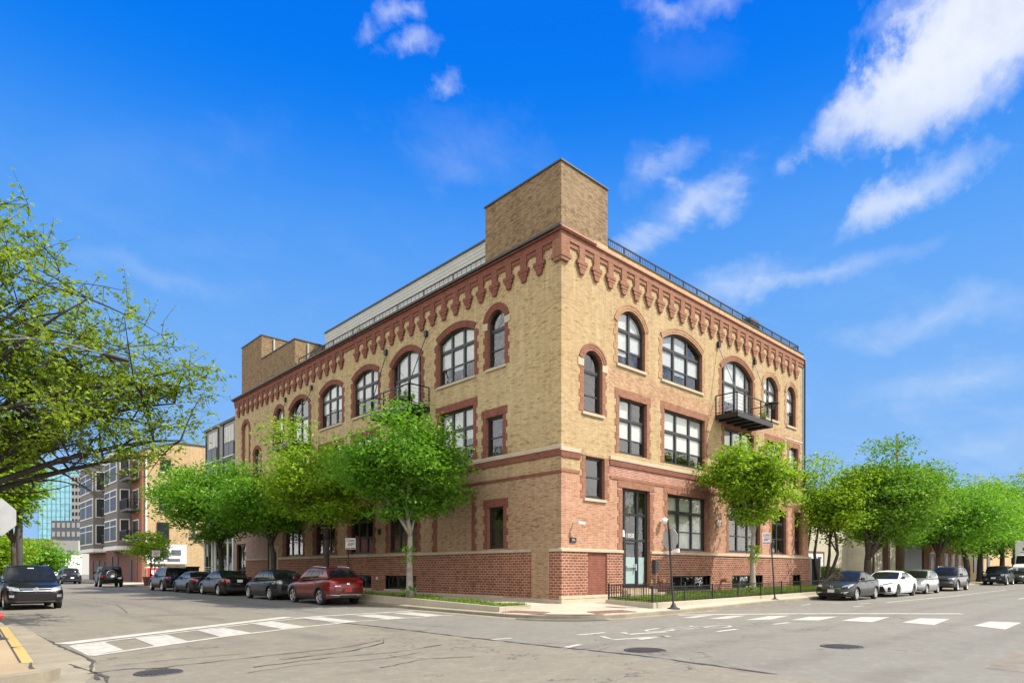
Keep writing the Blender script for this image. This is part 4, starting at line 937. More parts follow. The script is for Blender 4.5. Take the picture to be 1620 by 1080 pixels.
# stone water table, foundation, belt courses
def course(name, T, segs, z0, z1, d, mat, slope=0., notes=None):
    mb = MB()
    for a, b in segs: mb.hexa([T(a, -.02, z0), T(b, -.02, z0), T(b, d, z0), T(a, d, z0)], [T(a, -.02, z1), T(b, -.02, z1), T(b, d, z1-slope), T(a, d, z1-slope)])
    return mb.build(name, M[mat], B, bevel=.008)
course('water_table', TR, [(-.11, 3.96), (6.09, 24.05)], 2.222, 2.36, .11, 'limestone', .03); course('water_table', TL, [(-.109, .61), (1.70, 27.1), (28.8, 33.2)], 2.221, 2.359, .109, 'limestone', .03)
course('foundation', TR, [(-.15, 1.35), (1.36, 3.88)], -.2, .30, .15, 'limestone', .02); course('foundation', TR, [(-.12, 1.30), (1.31, 3.86)], .301, .43, .12, 'limestone', .02)
course('foundation', TR, [(6.5, 24.05)], -.1, .33, .10, 'limestone', .02)
course('foundation', TL, [(-.149, 1.0), (1.01, 3.4)], -.2, .301, .149, 'limestone', .02); course('foundation', TL, [(3.41, 27.2)], -.1, .36, .11, 'limestone', .02)
# belt under the second storey
course('belt_course', TR, [(-.07, 1.14), (3.07, 24.0)], 6.26, 6.44, .07, 'limestone', .03)
course('belt_course', TL, [(-.069, YE)], 6.34, 6.53, .069, 'limestone', .05)
course('belt_course', TR, [(-.05, 1.14), (3.07, XE)], 6.02, 6.255, .05, 'brick_red', 0); course('belt_course', TL, [(-.049, 28.6)], 6.07, 6.335, .049, 'brick_red', 0)
course('belt_course', TR, [(-.03, 1.1), (3.1, XE)], 5.43, 5.56, .03, 'brick_trim', 0); course('belt_course', TL, [(-.029, 28.6)], 5.36, 5.49, .029, 'brick_red', 0)
course('belt_course', TR, [(20.4, XE)], 9.62, 9.72, .02, 'limestone', 0)

# corbel table
def band(T, L_, mat):
    mb = MB()
    mb.hexa([T(-.09, -.02, 14.72), T(L_, -.02, 14.72), T(L_, .09, 14.72), T(-.09, .09, 14.72)], [T(-.09, -.02, 15.02), T(L_, -.02, 15.02), T(L_, .09, 15.02), T(-.09, .09, 15.02)])
    return mb
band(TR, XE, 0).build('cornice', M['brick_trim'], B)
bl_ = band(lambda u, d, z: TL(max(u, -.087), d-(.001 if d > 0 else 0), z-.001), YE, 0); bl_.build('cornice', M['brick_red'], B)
def corbel_mesh(T, wall_sign):
    mb = MB(); d = .085
    def pz(poly, dd, s0=-.01): mb.prism([T(u, s0, z) for u, z in poly], Vector(T(0, dd-s0, 0)))
    pz([(-.175, 14.72), (-.175, 14.17), (.175, 14.17), (.175, 14.72)], d)                       # shaft
    pz([(-.315, 14.17), (-.315, 14.01), (.315, 14.01), (.315, 14.17)], d+.035)                    # shoulder
    pz([(-.235, 14.01), (-.235, 13.87), (.235, 13.87), (.235, 14.01)], d+.02)
    pz([(-.175, 13.87), (-.125, 13.64), (.125, 13.64), (.175, 13.87)], d+.01)                  # tip
    for s in (-1, 1): pz([(s*.176, 14.72), (s*.176, 14.44), (s*.245, 14.44), (s*.245, 14.72)], d*.55)           # stepped head of the recess
    return mb
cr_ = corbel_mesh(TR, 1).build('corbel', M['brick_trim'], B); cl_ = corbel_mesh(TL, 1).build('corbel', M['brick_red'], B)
us = [1.19+.945*k for k in range(23)]; cr_.location = (us[0], 0, 0)
for u in us[1:]:
    c = cr_.copy(); C.objects.link(c); c.location = (u, 0, 0)
vs = [u for u in [1.17+.932*k for k in range(37)] if not (16.2 < u < 17.1)]; cl_.location = (0, vs[0], 0)
for v in vs[1:]:
    c = cl_.copy(); C.objects.link(c); c.location = (0, v, 0)
# the corner block and soffit steps of the recesses
cb = MB(); cb.box(-.10, .40, -.10, .40, 14.0, 14.72); cb.box(-.14, .46, -.14, .46, 14.0, 14.17); cb.prism([(-.115, -.115, 14.0), (.34, -.115, 14.0), (.34, .34, 14.0), (-.115, .34, 14.0)], (0, 0, -.14)); cb.build('corbel', M['brick_trim'], B)
sf = MB(); sf.hexa([TR(.4, -.01, 14.53), TR(XE, -.01, 14.53), TR(XE, .05, 14.53), TR(.4, .05, 14.53)], [TR(.4, -.01, 14.719), TR(XE, -.01, 14.719), TR(XE, .05, 14.719), TR(.4, .05, 14.719)])
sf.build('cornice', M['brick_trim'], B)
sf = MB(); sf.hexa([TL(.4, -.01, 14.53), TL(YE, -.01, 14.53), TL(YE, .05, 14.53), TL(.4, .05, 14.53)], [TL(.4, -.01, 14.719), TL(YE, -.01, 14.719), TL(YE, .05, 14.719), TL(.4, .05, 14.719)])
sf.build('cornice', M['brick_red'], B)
# lips and parapets
mb = MB()
mb.box(-.12, YE+.1, 0, 1, 0, 1) if False else None
def lip(T, a, b, z0, z1, d, mat, name='coping', back=.25):
    m_ = MB(); m_.hexa([T(a, -back, z0), T(b, -back, z0), T(b, d, z0), T(a, d, z0)], [T(a, -back, z1), T(b, -back, z1), T(b, d, z1), T(a, d, z1)]); m_.build(name, M[mat], B)
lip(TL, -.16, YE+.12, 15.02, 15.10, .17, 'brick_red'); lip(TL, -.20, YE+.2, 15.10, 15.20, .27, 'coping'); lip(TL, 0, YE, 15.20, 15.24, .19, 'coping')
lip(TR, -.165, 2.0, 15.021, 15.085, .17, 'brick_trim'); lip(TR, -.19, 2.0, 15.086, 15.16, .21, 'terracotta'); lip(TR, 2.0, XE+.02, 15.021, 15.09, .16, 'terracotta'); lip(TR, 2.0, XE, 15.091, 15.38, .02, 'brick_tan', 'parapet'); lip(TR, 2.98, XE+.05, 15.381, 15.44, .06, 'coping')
# penthouses in older brown brick
def block(x0, x1, y0, y1, z1, face='brick_tower'):
    m_ = MB(); m_.box(x0, x1, y0, y1, 14.9, z1); p = m_.build('penthouse', M[face], B)
    c = MB(); c.box(x0-.05, x1+.05, y0-.05, y1+.05, z1, z1+.07); c.build('coping', M['coping'], p); return p
block(0.03, 2.98, .03, 4.69, 17.86)
block(.03, 2.6, 30.3, 34.24, 19.0); block(.03, 3.2, 24.56, 30.28, 17.2)
pp = MB()
for x, y, z0, z1 in ((.95, 24.50, 15.2, 17.1), (.95, 30.24, 17.2, 18.9)): pp.tube([(x, y, z0), (x, y, z1)], .07, 8)
pp.build('downpipe', M['galv'], B)
# corrugated roof house set back behind the rail
rh = MB(); rh.box(2.0, 12, 4.7, 24.1, 14.9, 17.93); rh.build('roof_house', M['corrugated'], B)
rh = MB(); rh.box(1.95, 12.05, 4.65, 24.15, 17.93, 18.03); rh.build('coping', M['coping'], B)
# rails on the roof
def rail(pts, z0, h, post, gap, name='roof_railing'):
    m_ = MB()
    for a, b in zip(pts[:-1], pts[1:]):
        a, b = Vector((*a, z0)), Vector((*b, z0)); L_ = (b-a).length; d = (b-a).normalized(); up = Vector((0, 0, h))
        m_.bar(a+up, b+up, .05); m_.bar(a+Vector((0, 0, .08)), b+Vector((0, 0, .08)), .035)
        n = max(1, round(L_/post))
        for i in range(n+1): m_.bar(a+d*L_*i/n, a+d*L_*i/n+up, .05, up=(1, 0, 0))
        n = int(L_/gap)
        for i in range(1, n): m_.bar(a+d*L_*i/n+Vector((0, 0, .08)), a+d*L_*i/n+up, .016, up=(1, 0, 0))
    return m_.build(name, M['black_metal'], B)
rail([(3.05, .12), (22.6, .12), (22.6, 1.6)], 15.44, .42, 1.25, .13)
rail([(.25, 4.9), (.25, 24.4)], 15.24, .62, 2.4, .35)

# balconies
def balcony(T, u0, u1, dp, zf, zt, br, name='balcony'):
    fl = MB()
    def b_(mb, a, b, c, d, d0, d1): mb.hexa([T(a, d0, c), T(b, d0, c), T(b, d1, c), T(a, d1, c)], [T(a, d0, d), T(b, d0, d), T(b, d1, d), T(a, d1, d)])
    b_(fl, u0, u1, zf-.16, zf, 0, dp); b_(fl, u0-.03, u1+.03, zf-.22, zf+.03, dp, dp+.07)
    for u in (u0-.05, u1): b_(fl, u, u+.05, zf-.22, zf+.03, 0, dp)
    for i in range(5): u = u0+(u1-u0)*(i+.5)/5; b_(fl, u-.04, u+.04, zf-.26, zf-.16, 0, dp)
    f = fl.build(name, M['black_metal'], B)
    rl = MB(); loop = [(u0, .02), (u0, dp), (u1, dp), (u1, .02)]
    for (a, da), (b, db) in zip(loop[:-1], loop[1:]):
        for z, w_ in ((zt, .05), (zf+.12, .035)): rl.bar(T(a, da, z), T(b, db, z), w_)
        L_ = abs(b-a)+abs(db-da); n = max(1, round(L_/1.25))
        for i in range(n+1): rl.bar(T(a+(b-a)*i/n, da+(db-da)*i/n, zf), T(a+(b-a)*i/n, da+(db-da)*i/n, zt), .05)
        for k in range(1, 5): rl.bar(T(a, da, zf+.12+(zt-zf-.12)*k/5), T(b, db, zf+.12+(zt-zf-.12)*k/5), .010)
    rl.build('railing', M['black_metal'], f)
    for (bu, bz), uu in zip(br, (u0+.1, u1-.1)):
        rd = MB(); rd.tube([T(bu, .02, bz), T(uu, dp-.05, zt)], .022, 6); b_(rd, bu-.10, bu+.10, bz-.12, bz+.16, 0, .14)
        rd.build('tie_rod', M['black_metal'], f)
balcony(TR, 12.05, 16.0, 1.2, 9.62, 10.66, [(12.26, 13.40), (16.32, 13.40)])
balcony(TL, 8.97, 12.48, 1.2, 9.62, 10.62, [(9.16, 13.35), (12.92, 13.35)])
balcony(TL, 22.2, 25.24, 1.2, 9.70, 10.64, [(21.9, 13.3), (25.9, 13.3)])
# things fixed to the walls
ml = MB(); ml.lathe([(0, 0), (.15, 0), (.19, .05), (.16, .10), (0, .13)], 18, Matrix.Translation(TR(12.25, .01, 3.98)) @ Matrix.Rotation(PI/2, 4, 'X')); ml.build('alarm_bell', M['trim_white'], B)
ml = MB(); ml.lathe([(0, 0), (.06, 0), (.06, .12), (.15, .14), (.17, .25), (.08, .36), (0, .37)], 14, Matrix.Translation(TR(6.95, .01, 3.78)) @ Matrix.Rotation(PI/2, 4, 'X')); ml.build('wall_lamp', M['trim_white'], B)
ml = MB(); ml.bar(TR(.72, 0, 3.40), TR(.72, .32, 3.44), .05); ml.bar(TR(.72, .28, 3.40), TR(.95, .42, 3.36), .10); ml.build('security_camera', M['trim_white'], B)
ml = MB(); ml.prism([TR(.50, 0, 2.60), TR(.86, 0, 2.60), TR(.86, 0, 2.78), TR(.50, 0, 2.78)], Vector(TR(0, .05, 0))); pq = ml.build('plaque', M['black_metal'], B)
ml = MB()
for z, a, b in ((2.66, .58, .79), (2.71, .58, .73)): ml.prism([TR(a, .052, z), TR(b, .052, z), TR(b, .052, z+.025), TR(a, .052, z+.025)], Vector(TR(0, .004, 0)))
ml.build('lettering', M['steel'], pq)
ml = MB(); ml.box(6.18, 6.42, -.24, -.06, 1.35, 1.95); ml.box(6.42, 6.52, -.20, -.06, 1.5, 1.85); ml.tube([(6.3, -.14, 1.35), (6.3, -.14, .5)], .025, 6); ml.build('intercom_box', M['cladding'], B)
ml = MB(); ml.prism([TR(4.0, -.10, 2.95), TR(4.16, -.10, 2.95), TR(4.10, -.10, 3.25), TR(4.0, -.10, 3.25)], Vector(TR(0, .12, 0))); ml.build('entry_lamp', M['sign_white'], B)
ml = MB(); ml.tube([TR(XE-.02, .10, 15.0), TR(XE+.03, .10, 14.7), TR(XE+.03, .08, 6.5)], .06, 8); ml.tube([TL(28.75, .08, 6.2), TL(28.75, .08, .4)], .06, 8); ml.build('downpipe', M['coping'], B)
ml = MB()
for y in (2.6,): pass
for u, z in ((13.7, .95), (6.9, .95)): ml.lathe([(0, 0), (.09, 0), (.09, .22), (.13, .24), (.13, .34), (0, .36)], 12, Matrix.Translation(TR(u-.2 if u < 7 else 12.55, PB, z)) @ Matrix.Rotation(PI/2, 4, 'X'))
ml.build('standpipe', M['brick_trim'], B)
ml = MB(); ml.lathe([(0, 0), (.07, .02), (.09, .08), (0, .12)], 10, Matrix.Translation(TL(13.75, PB, 1.02)) @ Matrix.Rotation(-PI/2, 4, 'Y')); ml.build('bulkhead_lamp', M['sign_white'], B)
ml = MB(); ml.box(-.14, -.02, 13.5, 13.66, 3.45, 3.75); ml.build('wall_lamp', M['black_metal'], B)
# ------------------------------------------------------------------ trees
def leaf_mesh(name, cen, size, mat, seed, parent, droop=.35, up=.6, squash=.55):
    """one small folded blade per centre"""
    r = np.random.default_rng(seed); n = len(cen); cen = np.asarray(cen, float)
    s = size*r.uniform(.6, 1.35, n)
    a = r.uniform(0, 2*PI, n); d = np.stack([np.cos(a), np.sin(a), r.normal(-droop, .35, n)], 1); d /= np.linalg.norm(d, axis=1)[:, None]
    nn = np.stack([r.normal(0, .55, n), r.normal(0, .55, n), np.full(n, up)], 1); nn -= d*(nn*d).sum(1)[:, None]; nn /= np.linalg.norm(nn, axis=1)[:, None]+1e-9
    b = np.cross(d, nn)
    V = np.zeros((n, 5, 3)); L_ = s[:, None]; W = (s*squash)[:, None]
    V[:, 0] = cen; V[:, 1] = cen+d*L_*.45+b*W*.5+nn*L_*.06; V[:, 2] = cen+d*L_*.45-b*W*.5+nn*L_*.06; V[:, 3] = cen+d*L_-nn*L_*.10; V[:, 4] = cen+d*L_*.5-nn*L_*.03
    F = np.array([[0, 4, 1], [1, 4, 3], [3, 4, 2], [2, 4, 0]])
    idx = (np.arange(n)[:, None, None]*5+F[None]).reshape(-1)
    me = bpy.data.meshes.new(name); me.vertices.add(n*5); me.vertices.foreach_set('co', V.reshape(-1))
    me.loops.add(len(idx)); me.loops.foreach_set('vertex_index', idx); me.polygons.add(n*4)
    me.polygons.foreach_set('loop_start', np.arange(n*4)*3); me.polygons.foreach_set('loop_total', np.full(n*4, 3)); me.materials.append(M[mat]); me.update(calc_edges=True)
    o = bpy.data.objects.new(name, me); C.objects.link(o); o.parent = parent; return o

def bez(p, c, q, n): return [tuple((1-t)**2*p+2*t*(1-t)*c+t*t*q) for t in np.linspace(0, 1, n)]
def tree(name, label, loc, crown, rad, trunk_r, fork, leaves, lsize, mat, seed, limbs=8, subs=7, bark_='bark_dark', group=None, stems=1, lean=(0, 0), suckers=0, gaps=.25, per=26, spread=.42, aim=None, tail=0., zmin=0., twigs=0, twlen=.7, shell=1., nl=13):
    """crown = centre above the base, rad = half sizes; leaves hang in clumps at the ends of the twigs"""
    r = np.random.default_rng(seed); base = Vector(loc)
    t = empty(name, label, 'tree', loc, 0, group)
    cc = np.array(crown, float); rd = np.array(rad, float)
    wood = MB(); tips = []
    fk = np.array([lean[0], lean[1], fork], float)
    starts = []
    for s in range(stems):
        if stems == 1:
            p0, p1 = np.zeros(3), fk; rr = trunk_r
        else:
            an = 2*PI*s/stems+r.uniform(-.4, .4); p0 = np.array([math.cos(an)*trunk_r*.8, math.sin(an)*trunk_r*.8, 0.]); p1 = fk+np.array([math.cos(an), math.sin(an), 0])*rd[0]*.30; rr = trunk_r*.55
        mid = (p0+p1)/2+r.normal(0, trunk_r*.5, 3)*[1, 1, 0]
        pts = bez(p0-np.array([0, 0, .12]), mid, p1, 7); rs = np.linspace(rr*1.05, rr*.72, 7); rs[0] *= 1.45; rs[1] *= 1.08
        wood.tube(pts, list(rs), 10); starts.append((p1, rr*.72))
        # leader carries on up through the crown
        top = cc+np.array([r.normal(0, .12)*rd[0], r.normal(0, .12)*rd[1], rd[2]*.62])
        pts2 = bez(p1, (p1+top)/2+r.normal(0, .18, 3), top, 8); wood.tube(pts2, list(np.linspace(rr*.70, rr*.10, 8)), 8)
        starts += [(np.array(pts2[k]), rr*.70*(1-k/8.5)) for k in (1, 2, 3, 4)]
    gold = PI*(3-math.sqrt(5))
    for i in range(limbs):
        an = i*gold+r.uniform(-.35, .35); hz = -.55+1.35*((i+.5)/limbs)
        if aim and i < len(aim): e = np.array(aim[i], float)
        else:
            q = math.sqrt(max(.05, 1-min(.97, abs(hz))**2)); e = cc+rd*np.array([math.cos(an)*q, math.sin(an)*q, hz])*r.uniform(.55, .72)
        st, sr = starts[int(r.integers(len(starts)))] if e[2] > fk[2]+.6 else starts[0]
        if st[2] > e[2]: st, sr = starts[0]
        ln_ = np.linalg.norm(e-st); lr = min(sr*.62, trunk_r*.22+.012*ln_)
        c = (st+e)/2+np.array([0, 0, .14*ln_])+r.normal(0, .07*ln_, 3)
        P = bez(st, c, e, 8); wood.tube(P, list(lr*np.linspace(1, .12, 8)**.8), 7)
        for j in range(subs):
            k = int(r.integers(2, 8)); s0 = np.array(P[k]); v = r.normal(0, 1, 3); v[2] = v[2]*.75+.15; v /= np.linalg.norm(v)
            tg = s0+v*rd*r.uniform(.25, spread)
            u = (tg-cc)/rd; m_ = np.linalg.norm(u)
            if m_ > 1: tg = cc+u/m_*rd*r.uniform(.9, 1.04)
            l2 = np.linalg.norm(tg-s0); P2 = bez(s0, (s0+tg)/2+r.normal(0, .10*l2, 3)+np.array([0, 0, .1*l2]), tg, 5)
            wood.tube(P2, list(np.linspace(lr*.30, .006, 5)), 5, cap=False)
            tips += [(np.array(P2[q_]), .8+.25*q_) for q_ in (2, 3, 4)]
    # fine twigs: leaves sit along them
    twl = []
    for (p0, w0) in list(tips):
        for j in range(twigs):
            v = r.normal(0, 1, 3); v[2] = v[2]*.6+.05; v /= np.linalg.norm(v); l2 = twlen*r.uniform(.5, 1.2)
            q = p0+v*l2; 
            if zmin and q[2] < zmin+.3*math.sin(3*q[1]) and q[0] > 1.2: continue
            m_ = (p0+q)/2+r.normal(0, .06*l2, 3); wood.tube([tuple(p0), tuple(m_), tuple(q)], [.008, .006, .003], 3, cap=False); twl.append((p0, m_, q))
    # lobes of foliage with gaps between them
    nsh = 0 if shell <= 0 else max(8, int(leaves/per/2.1*shell))
    lob = []
    for i in range(nl):
        hz = -.75+1.6*((i+.5)/nl); an = i*gold*1.0+r.uniform(-.5, .5); q = math.sqrt(max(.06, 1-min(.96, abs(hz))**2))
        lob.append((cc+rd*np.array([math.cos(an)*q, math.sin(an)*q, hz])*r.uniform(.50, .93), r.uniform(.22, .42)))
    for i in range(nsh):
        c_, s_ = lob[int(r.integers(nl))]; v = r.normal(0, 1, 3); v /= np.linalg.norm(v); p = c_+v*rd*s_*r.uniform(.5, 1.)
        if p[2] < max(zmin, fk[2]*.55): continue
        tips.append((p, 1.))
    o = wood.build('trunk', M[bark_], t, smooth=True)
    cen = []; tot = sum(w for _, w in tips); cl = max(.22, .085*float(rd.mean())*2)
    for p, w in tips:
        n = max(3, int(leaves*w/tot)); q = r.normal(0, 1, (n, 3)); q /= np.maximum(1, np.linalg.norm(q, axis=1)/1.5)[:, None]
        ax = r.uniform(0, 2*PI); el = np.array([cl*1.3, cl*1.3, cl*.36])
        cen.append(p+q*el)
    if twl:
        k = int(leaves*1.0/len(twl)) if shell <= 0 else 10
        if shell <= 0: cen = []
        for p0, m_, q in twl:
            t_ = r.uniform(.1, 1.05, k)[:, None]; cen.append(np.where(t_ < .5, p0+(m_-p0)*t_*2, m_+(q-m_)*(t_*2-1))+r.normal(0, .055, (k, 3)))
    cen = np.concatenate(cen)
    if zmin: cen = cen[(cen[:, 2] > zmin+.5*np.sin(cen[:, 0]*2.3)) | (cen[:, 0] < 1.2)]
    if tail: cen[:, 2] -= tail*((np.linalg.norm((cen-cc)[:, :2]/rd[:2], axis=1))**2)*rd[2]
    if suckers:
        hh = r.uniform(0, 1, suckers)**.7*fork*.78; ss = np.where(r.random(suckers) < .35, r.uniform(0, .5, suckers), hh)
        an = r.uniform(0, 2*PI, suckers); rr = r.uniform(.4, 2.3, suckers)*trunk_r
        cen = np.concatenate([cen, np.stack([np.cos(an)*rr, np.sin(an)*rr, np.where(ss < .5, ss, fork*.45+(ss/fork)*fork*.5)], 1)])
    leaf_mesh('crown', cen, lsize*1.05, mat, seed+1, t)
    return t

gL = 'street trees along the shaded side'
tree('street_tree', 'bright green street tree nearest the corner, pale trunk, in the kerbside planter', (-3.35, 5.7, .33), (-.15, .25, 5.65), (2.95, 2.95, 2.25), .15, 2.6, 24000, .165, 'leaf_green', 11, limbs=11, subs=8, bark_='bark_grey', group=gL, suckers=150, gaps=.10, twigs=2, twlen=.55)
tree('street_tree', 'yellow green street tree behind the red car, second from the corner', (-3.35, 13.3, .42), (-.1, .6, 5.8), (3.1, 3.3, 3.0), .16, 2.6, 18400, .17, 'leaf_lime', 12, limbs=10, subs=7, group=gL, gaps=.12, twigs=2, twlen=.55)
tree('street_tree', 'street tree third from the corner, its dark trunk standing by the service door', (-3.35, 20.3, .45), (-.2, .6, 5.2), (3.3, 3.5, 2.4), .17, 2.5, 16000, .18, 'leaf_green', 13, limbs=10, subs=6, group=gL, gaps=.12, twigs=2, twlen=.55)
tree('street_tree', 'broad street tree at the far end of the loft building, hiding the grey house', (-3.35, 29.0, .45), (-.6, .4, 5.9), (4.2, 4.2, 3.0), .2, 2.6, 20800, .20, 'leaf_green', 14, limbs=11, subs=7, group=gL, gaps=.10, twigs=2, twlen=.55)
tree('street_tree', 'small young street tree in front of the buff side wall', (-3.3, 47.2, .1), (0, 0, 3.5), (1.9, 1.9, 2.2), .08, 1.6, 4160, .20, 'leaf_lime', 15, limbs=7, subs=5, gaps=.2)
gR = 'trees along the sunny street'
tree('street_tree', 'lime green tree with leafy trunk growing in the fenced front bed', (11.2, -2.5, .24), (.0, .2, 5.85), (1.95, 1.95, 2.35), .14, 2.9, 18400, .165, 'leaf_lime', 21, limbs=10, subs=7, bark_='bark_grey', group=gR, suckers=230, gaps=.10, twigs=2, twlen=.55)
tree('street_tree', 'multi stemmed yellow green tree just past the end of the brick front', (25.4, -.3, .35), (.1, 0, 5.5), (3.3, 3.2, 3.2), .24, 2.2, 17600, .19, 'leaf_lime', 22, limbs=11, subs=7, stems=4, group=gR, gaps=.12, twigs=2, twlen=.55)
tree('street_tree', 'large dark tree with a thick limb leaning right behind the white sedan', (27.0, -2.6, .3), (3.0, -.9, 6.4), (4.5, 3.4, 3.5), .30, 1.9, 23200, .20, 'leaf_deep', 23, limbs=12, subs=8, group=gR, gaps=.14, twigs=2, twlen=.6, aim=[(4.2, -1.2, 4.3), (5.6, -1.6, 4.9), (.6, .3, 6.5), (-.8, .2, 4.6)])
tree('street_tree', 'slim young tree with a reddish trunk before the stucco wall', (33.5, -.9, .3), (.1, 0, 4.6), (2.0, 2.0, 2.0), .11, 2.3, 6720, .19, 'leaf_lime', 24, limbs=8, subs=6, group=gR)
tree('street_tree', 'tall deep green street tree behind the dark grey suv', (44.0, -2.6, .3), (.3, -.3, 5.8), (4.6, 4.4, 4.0), .28, 2.3, 21000, .23, 'leaf_green', 25, limbs=11, subs=7, group=gR, gaps=.1)
tree('street_tree', 'street tree with a dark forked trunk left of the navy car', (53.0, -2.6, .35), (.4, -.2, 6.0), (4.8, 4.8, 4.0), .30, 2.5, 17600, .25, 'leaf_green', 26, limbs=11, subs=6, group=gR, gaps=.1)
tree('street_tree', 'street tree standing directly behind the navy car', (60.5, -2.4, .35), (0, 0, 6.2), (5.0, 5.0, 4.2), .30, 2.6, 16800, .27, 'leaf_green', 27, limbs=10, subs=6, group=gR, gaps=.1)
tree('street_tree', 'street tree rising behind the white box truck', (71.5, -2.4, .35), (0, 0, 6.8), (5.4, 5.4, 4.6), .30, 2.8, 16000, .30, 'leaf_green', 28, limbs=10, subs=6, group=gR, gaps=.1)
tree('street_tree', 'farthest yellowish tree at the right edge of the view', (84, -1.6, .35), (0, 0, 9.2), (6, 6, 5.6), .32, 3, 14400, .34, 'leaf_olive', 29, limbs=10, subs=6, group=gR, gaps=.1)
tree('garden_tree', 'leafy green tree behind the low stucco garage', (39, 13.5, .3), (0, 0, 6.0), (4.4, 4.4, 3.6), .25, 2.5, 12000, .26, 'leaf_deep', 30, limbs=9, subs=6, gaps=.1)
# the big open tree overhead on the left
tree('honey_locust', 'big airy tree whose dark limbs reach in from the left edge', (-19.3, 3.6, .05), (1.2, .4, 7.0), (6.0, 5.4, 4.5), .24, 2.4, 40000, .12, 'leaf_olive', 41, bark_='bark_black', limbs=26, subs=13, spread=.44, zmin=4.3, twigs=3, twlen=.85, shell=0,
     aim=[(5.9, .3, 5.7), (6.4, .4, 5.4), (5.6, -.8, 6.7), (4.6, .8, 7.8), (3.2, -.6, 9.2), (1.8, .2, 10.8), (5.2, 1.2, 7.0), (2.6, .9, 8.4), (6.1, .9, 5.0), (3.6, -1.6, 5.6), (2.8, .2, 6.0), (2.0, -.4, 9.2), (4.4, .0, 7.4), (6.0, -.4, 6.3), (1.2, .6, 9.8), (3.4, .5, 5.0)])
tree('garden_tree', 'yellow green tree behind the black suv at the left edge', (-15.7, 18.3, .05), (-.9, 0, 5.9), (1.9, 2.2, 3.0), .12, 2.6, 12400, .2, 'leaf_lime', 42, limbs=10, subs=7, gaps=.2)
tree('garden_tree', 'low bushy green tree behind the roof of the black suv', (-15.8, 34, .05), (0, 0, 2.4), (2.4, 3.0, 2.2), .15, .8, 8320, .24, 'leaf_lime', 43, limbs=8, subs=6, gaps=.1)
tree('garden_tree', 'rounded bright tree at the end of the street left of the bay fronted block', (-6.5, 128, 0), (0, 0, 4.6), (6.5, 6, 4.2), .3, 1.5, 8800, .50, 'leaf_lime', 44, limbs=9, subs=6, gaps=.05)
tree('garden_tree', 'green tree at the street end, right by the bay fronted block', (-2.5, 112, 0), (0, 0, 3.4), (3.2, 3.2, 3.4), .2, 1.2, 4800, .45, 'leaf_green', 45, limbs=8, subs=6, gaps=.05)
tree('garden_tree', 'dark bushy tree at the street end, seen over the bonnet of the black suv', (-17, 105, 0), (0, 0, 3.2), (5, 5, 3.0), .25, 1., 6400, .45, 'leaf_deep', 46, limbs=8, subs=6, gaps=.05)

def hedge(name, label, x0, x1, y0, y1, z0, z1, n, size, mat, seed):
    r = np.random.default_rng(seed); t = empty(name, label, 'hedge', ((x0+x1)/2, (y0+y1)/2, z0))
    P = r.uniform(0, 1, (n, 3)); 
    for i in range(n):
        f = r.integers(5)
        if f == 0: P[i, 0] = r.choice([0, 1])
        elif f in (1, 2): P[i, 1] = 0
        else: P[i, 2] = 1
    P += r.normal(0, .03, P.shape)
    q = np.stack([(P[:, 0]-.5)*(x1-x0), (P[:, 1]-.5)*(y1-y0), P[:, 2]*(z1-z0)*(1+.06*np.sin(P[:, 0]*19))], 1)
    leaf_mesh('foliage', q, size, mat, seed, t)
    m_ = MB(); m_.box(-(x1-x0)/2+.12, (x1-x0)/2-.12, -(y1-y0)/2+.12, (y1-y0)/2-.12, 0, z1-z0-.15); m_.build('stems', M['bark_dark'], t)
hedge('clipped_hedge', 'bright clipped hedge behind the charcoal sedan', 24.6, 31.5, .6, 2.0, .3, 1.65, 5200, .10, 'hedge_leaf', 51)
hedge('clipped_hedge', 'dark low hedge beside the dark grey suv, under the far trees', 41, 58, -1.4, -.2, .3, 1.4, 4200, .13, 'leaf_deep', 52)

gW = 'trees across the street behind the viewer'
for i, (x, y, h) in enumerate(((-24, 16, 6.2), (-25, 27, 6.6), (-24.5, 40, 6.0))):
    tree('street_tree', ['round street tree across the road, nearest the junction', 'round street tree across the road, middle of three', 'round street tree across the road, farthest up the street'][i], (x, y, .1), (0, 0, h), (4.2, 4.2, 3.9), .25, 2.4, 5200, .34, 'leaf_deep', 70+i, limbs=8, subs=5, group=gW)
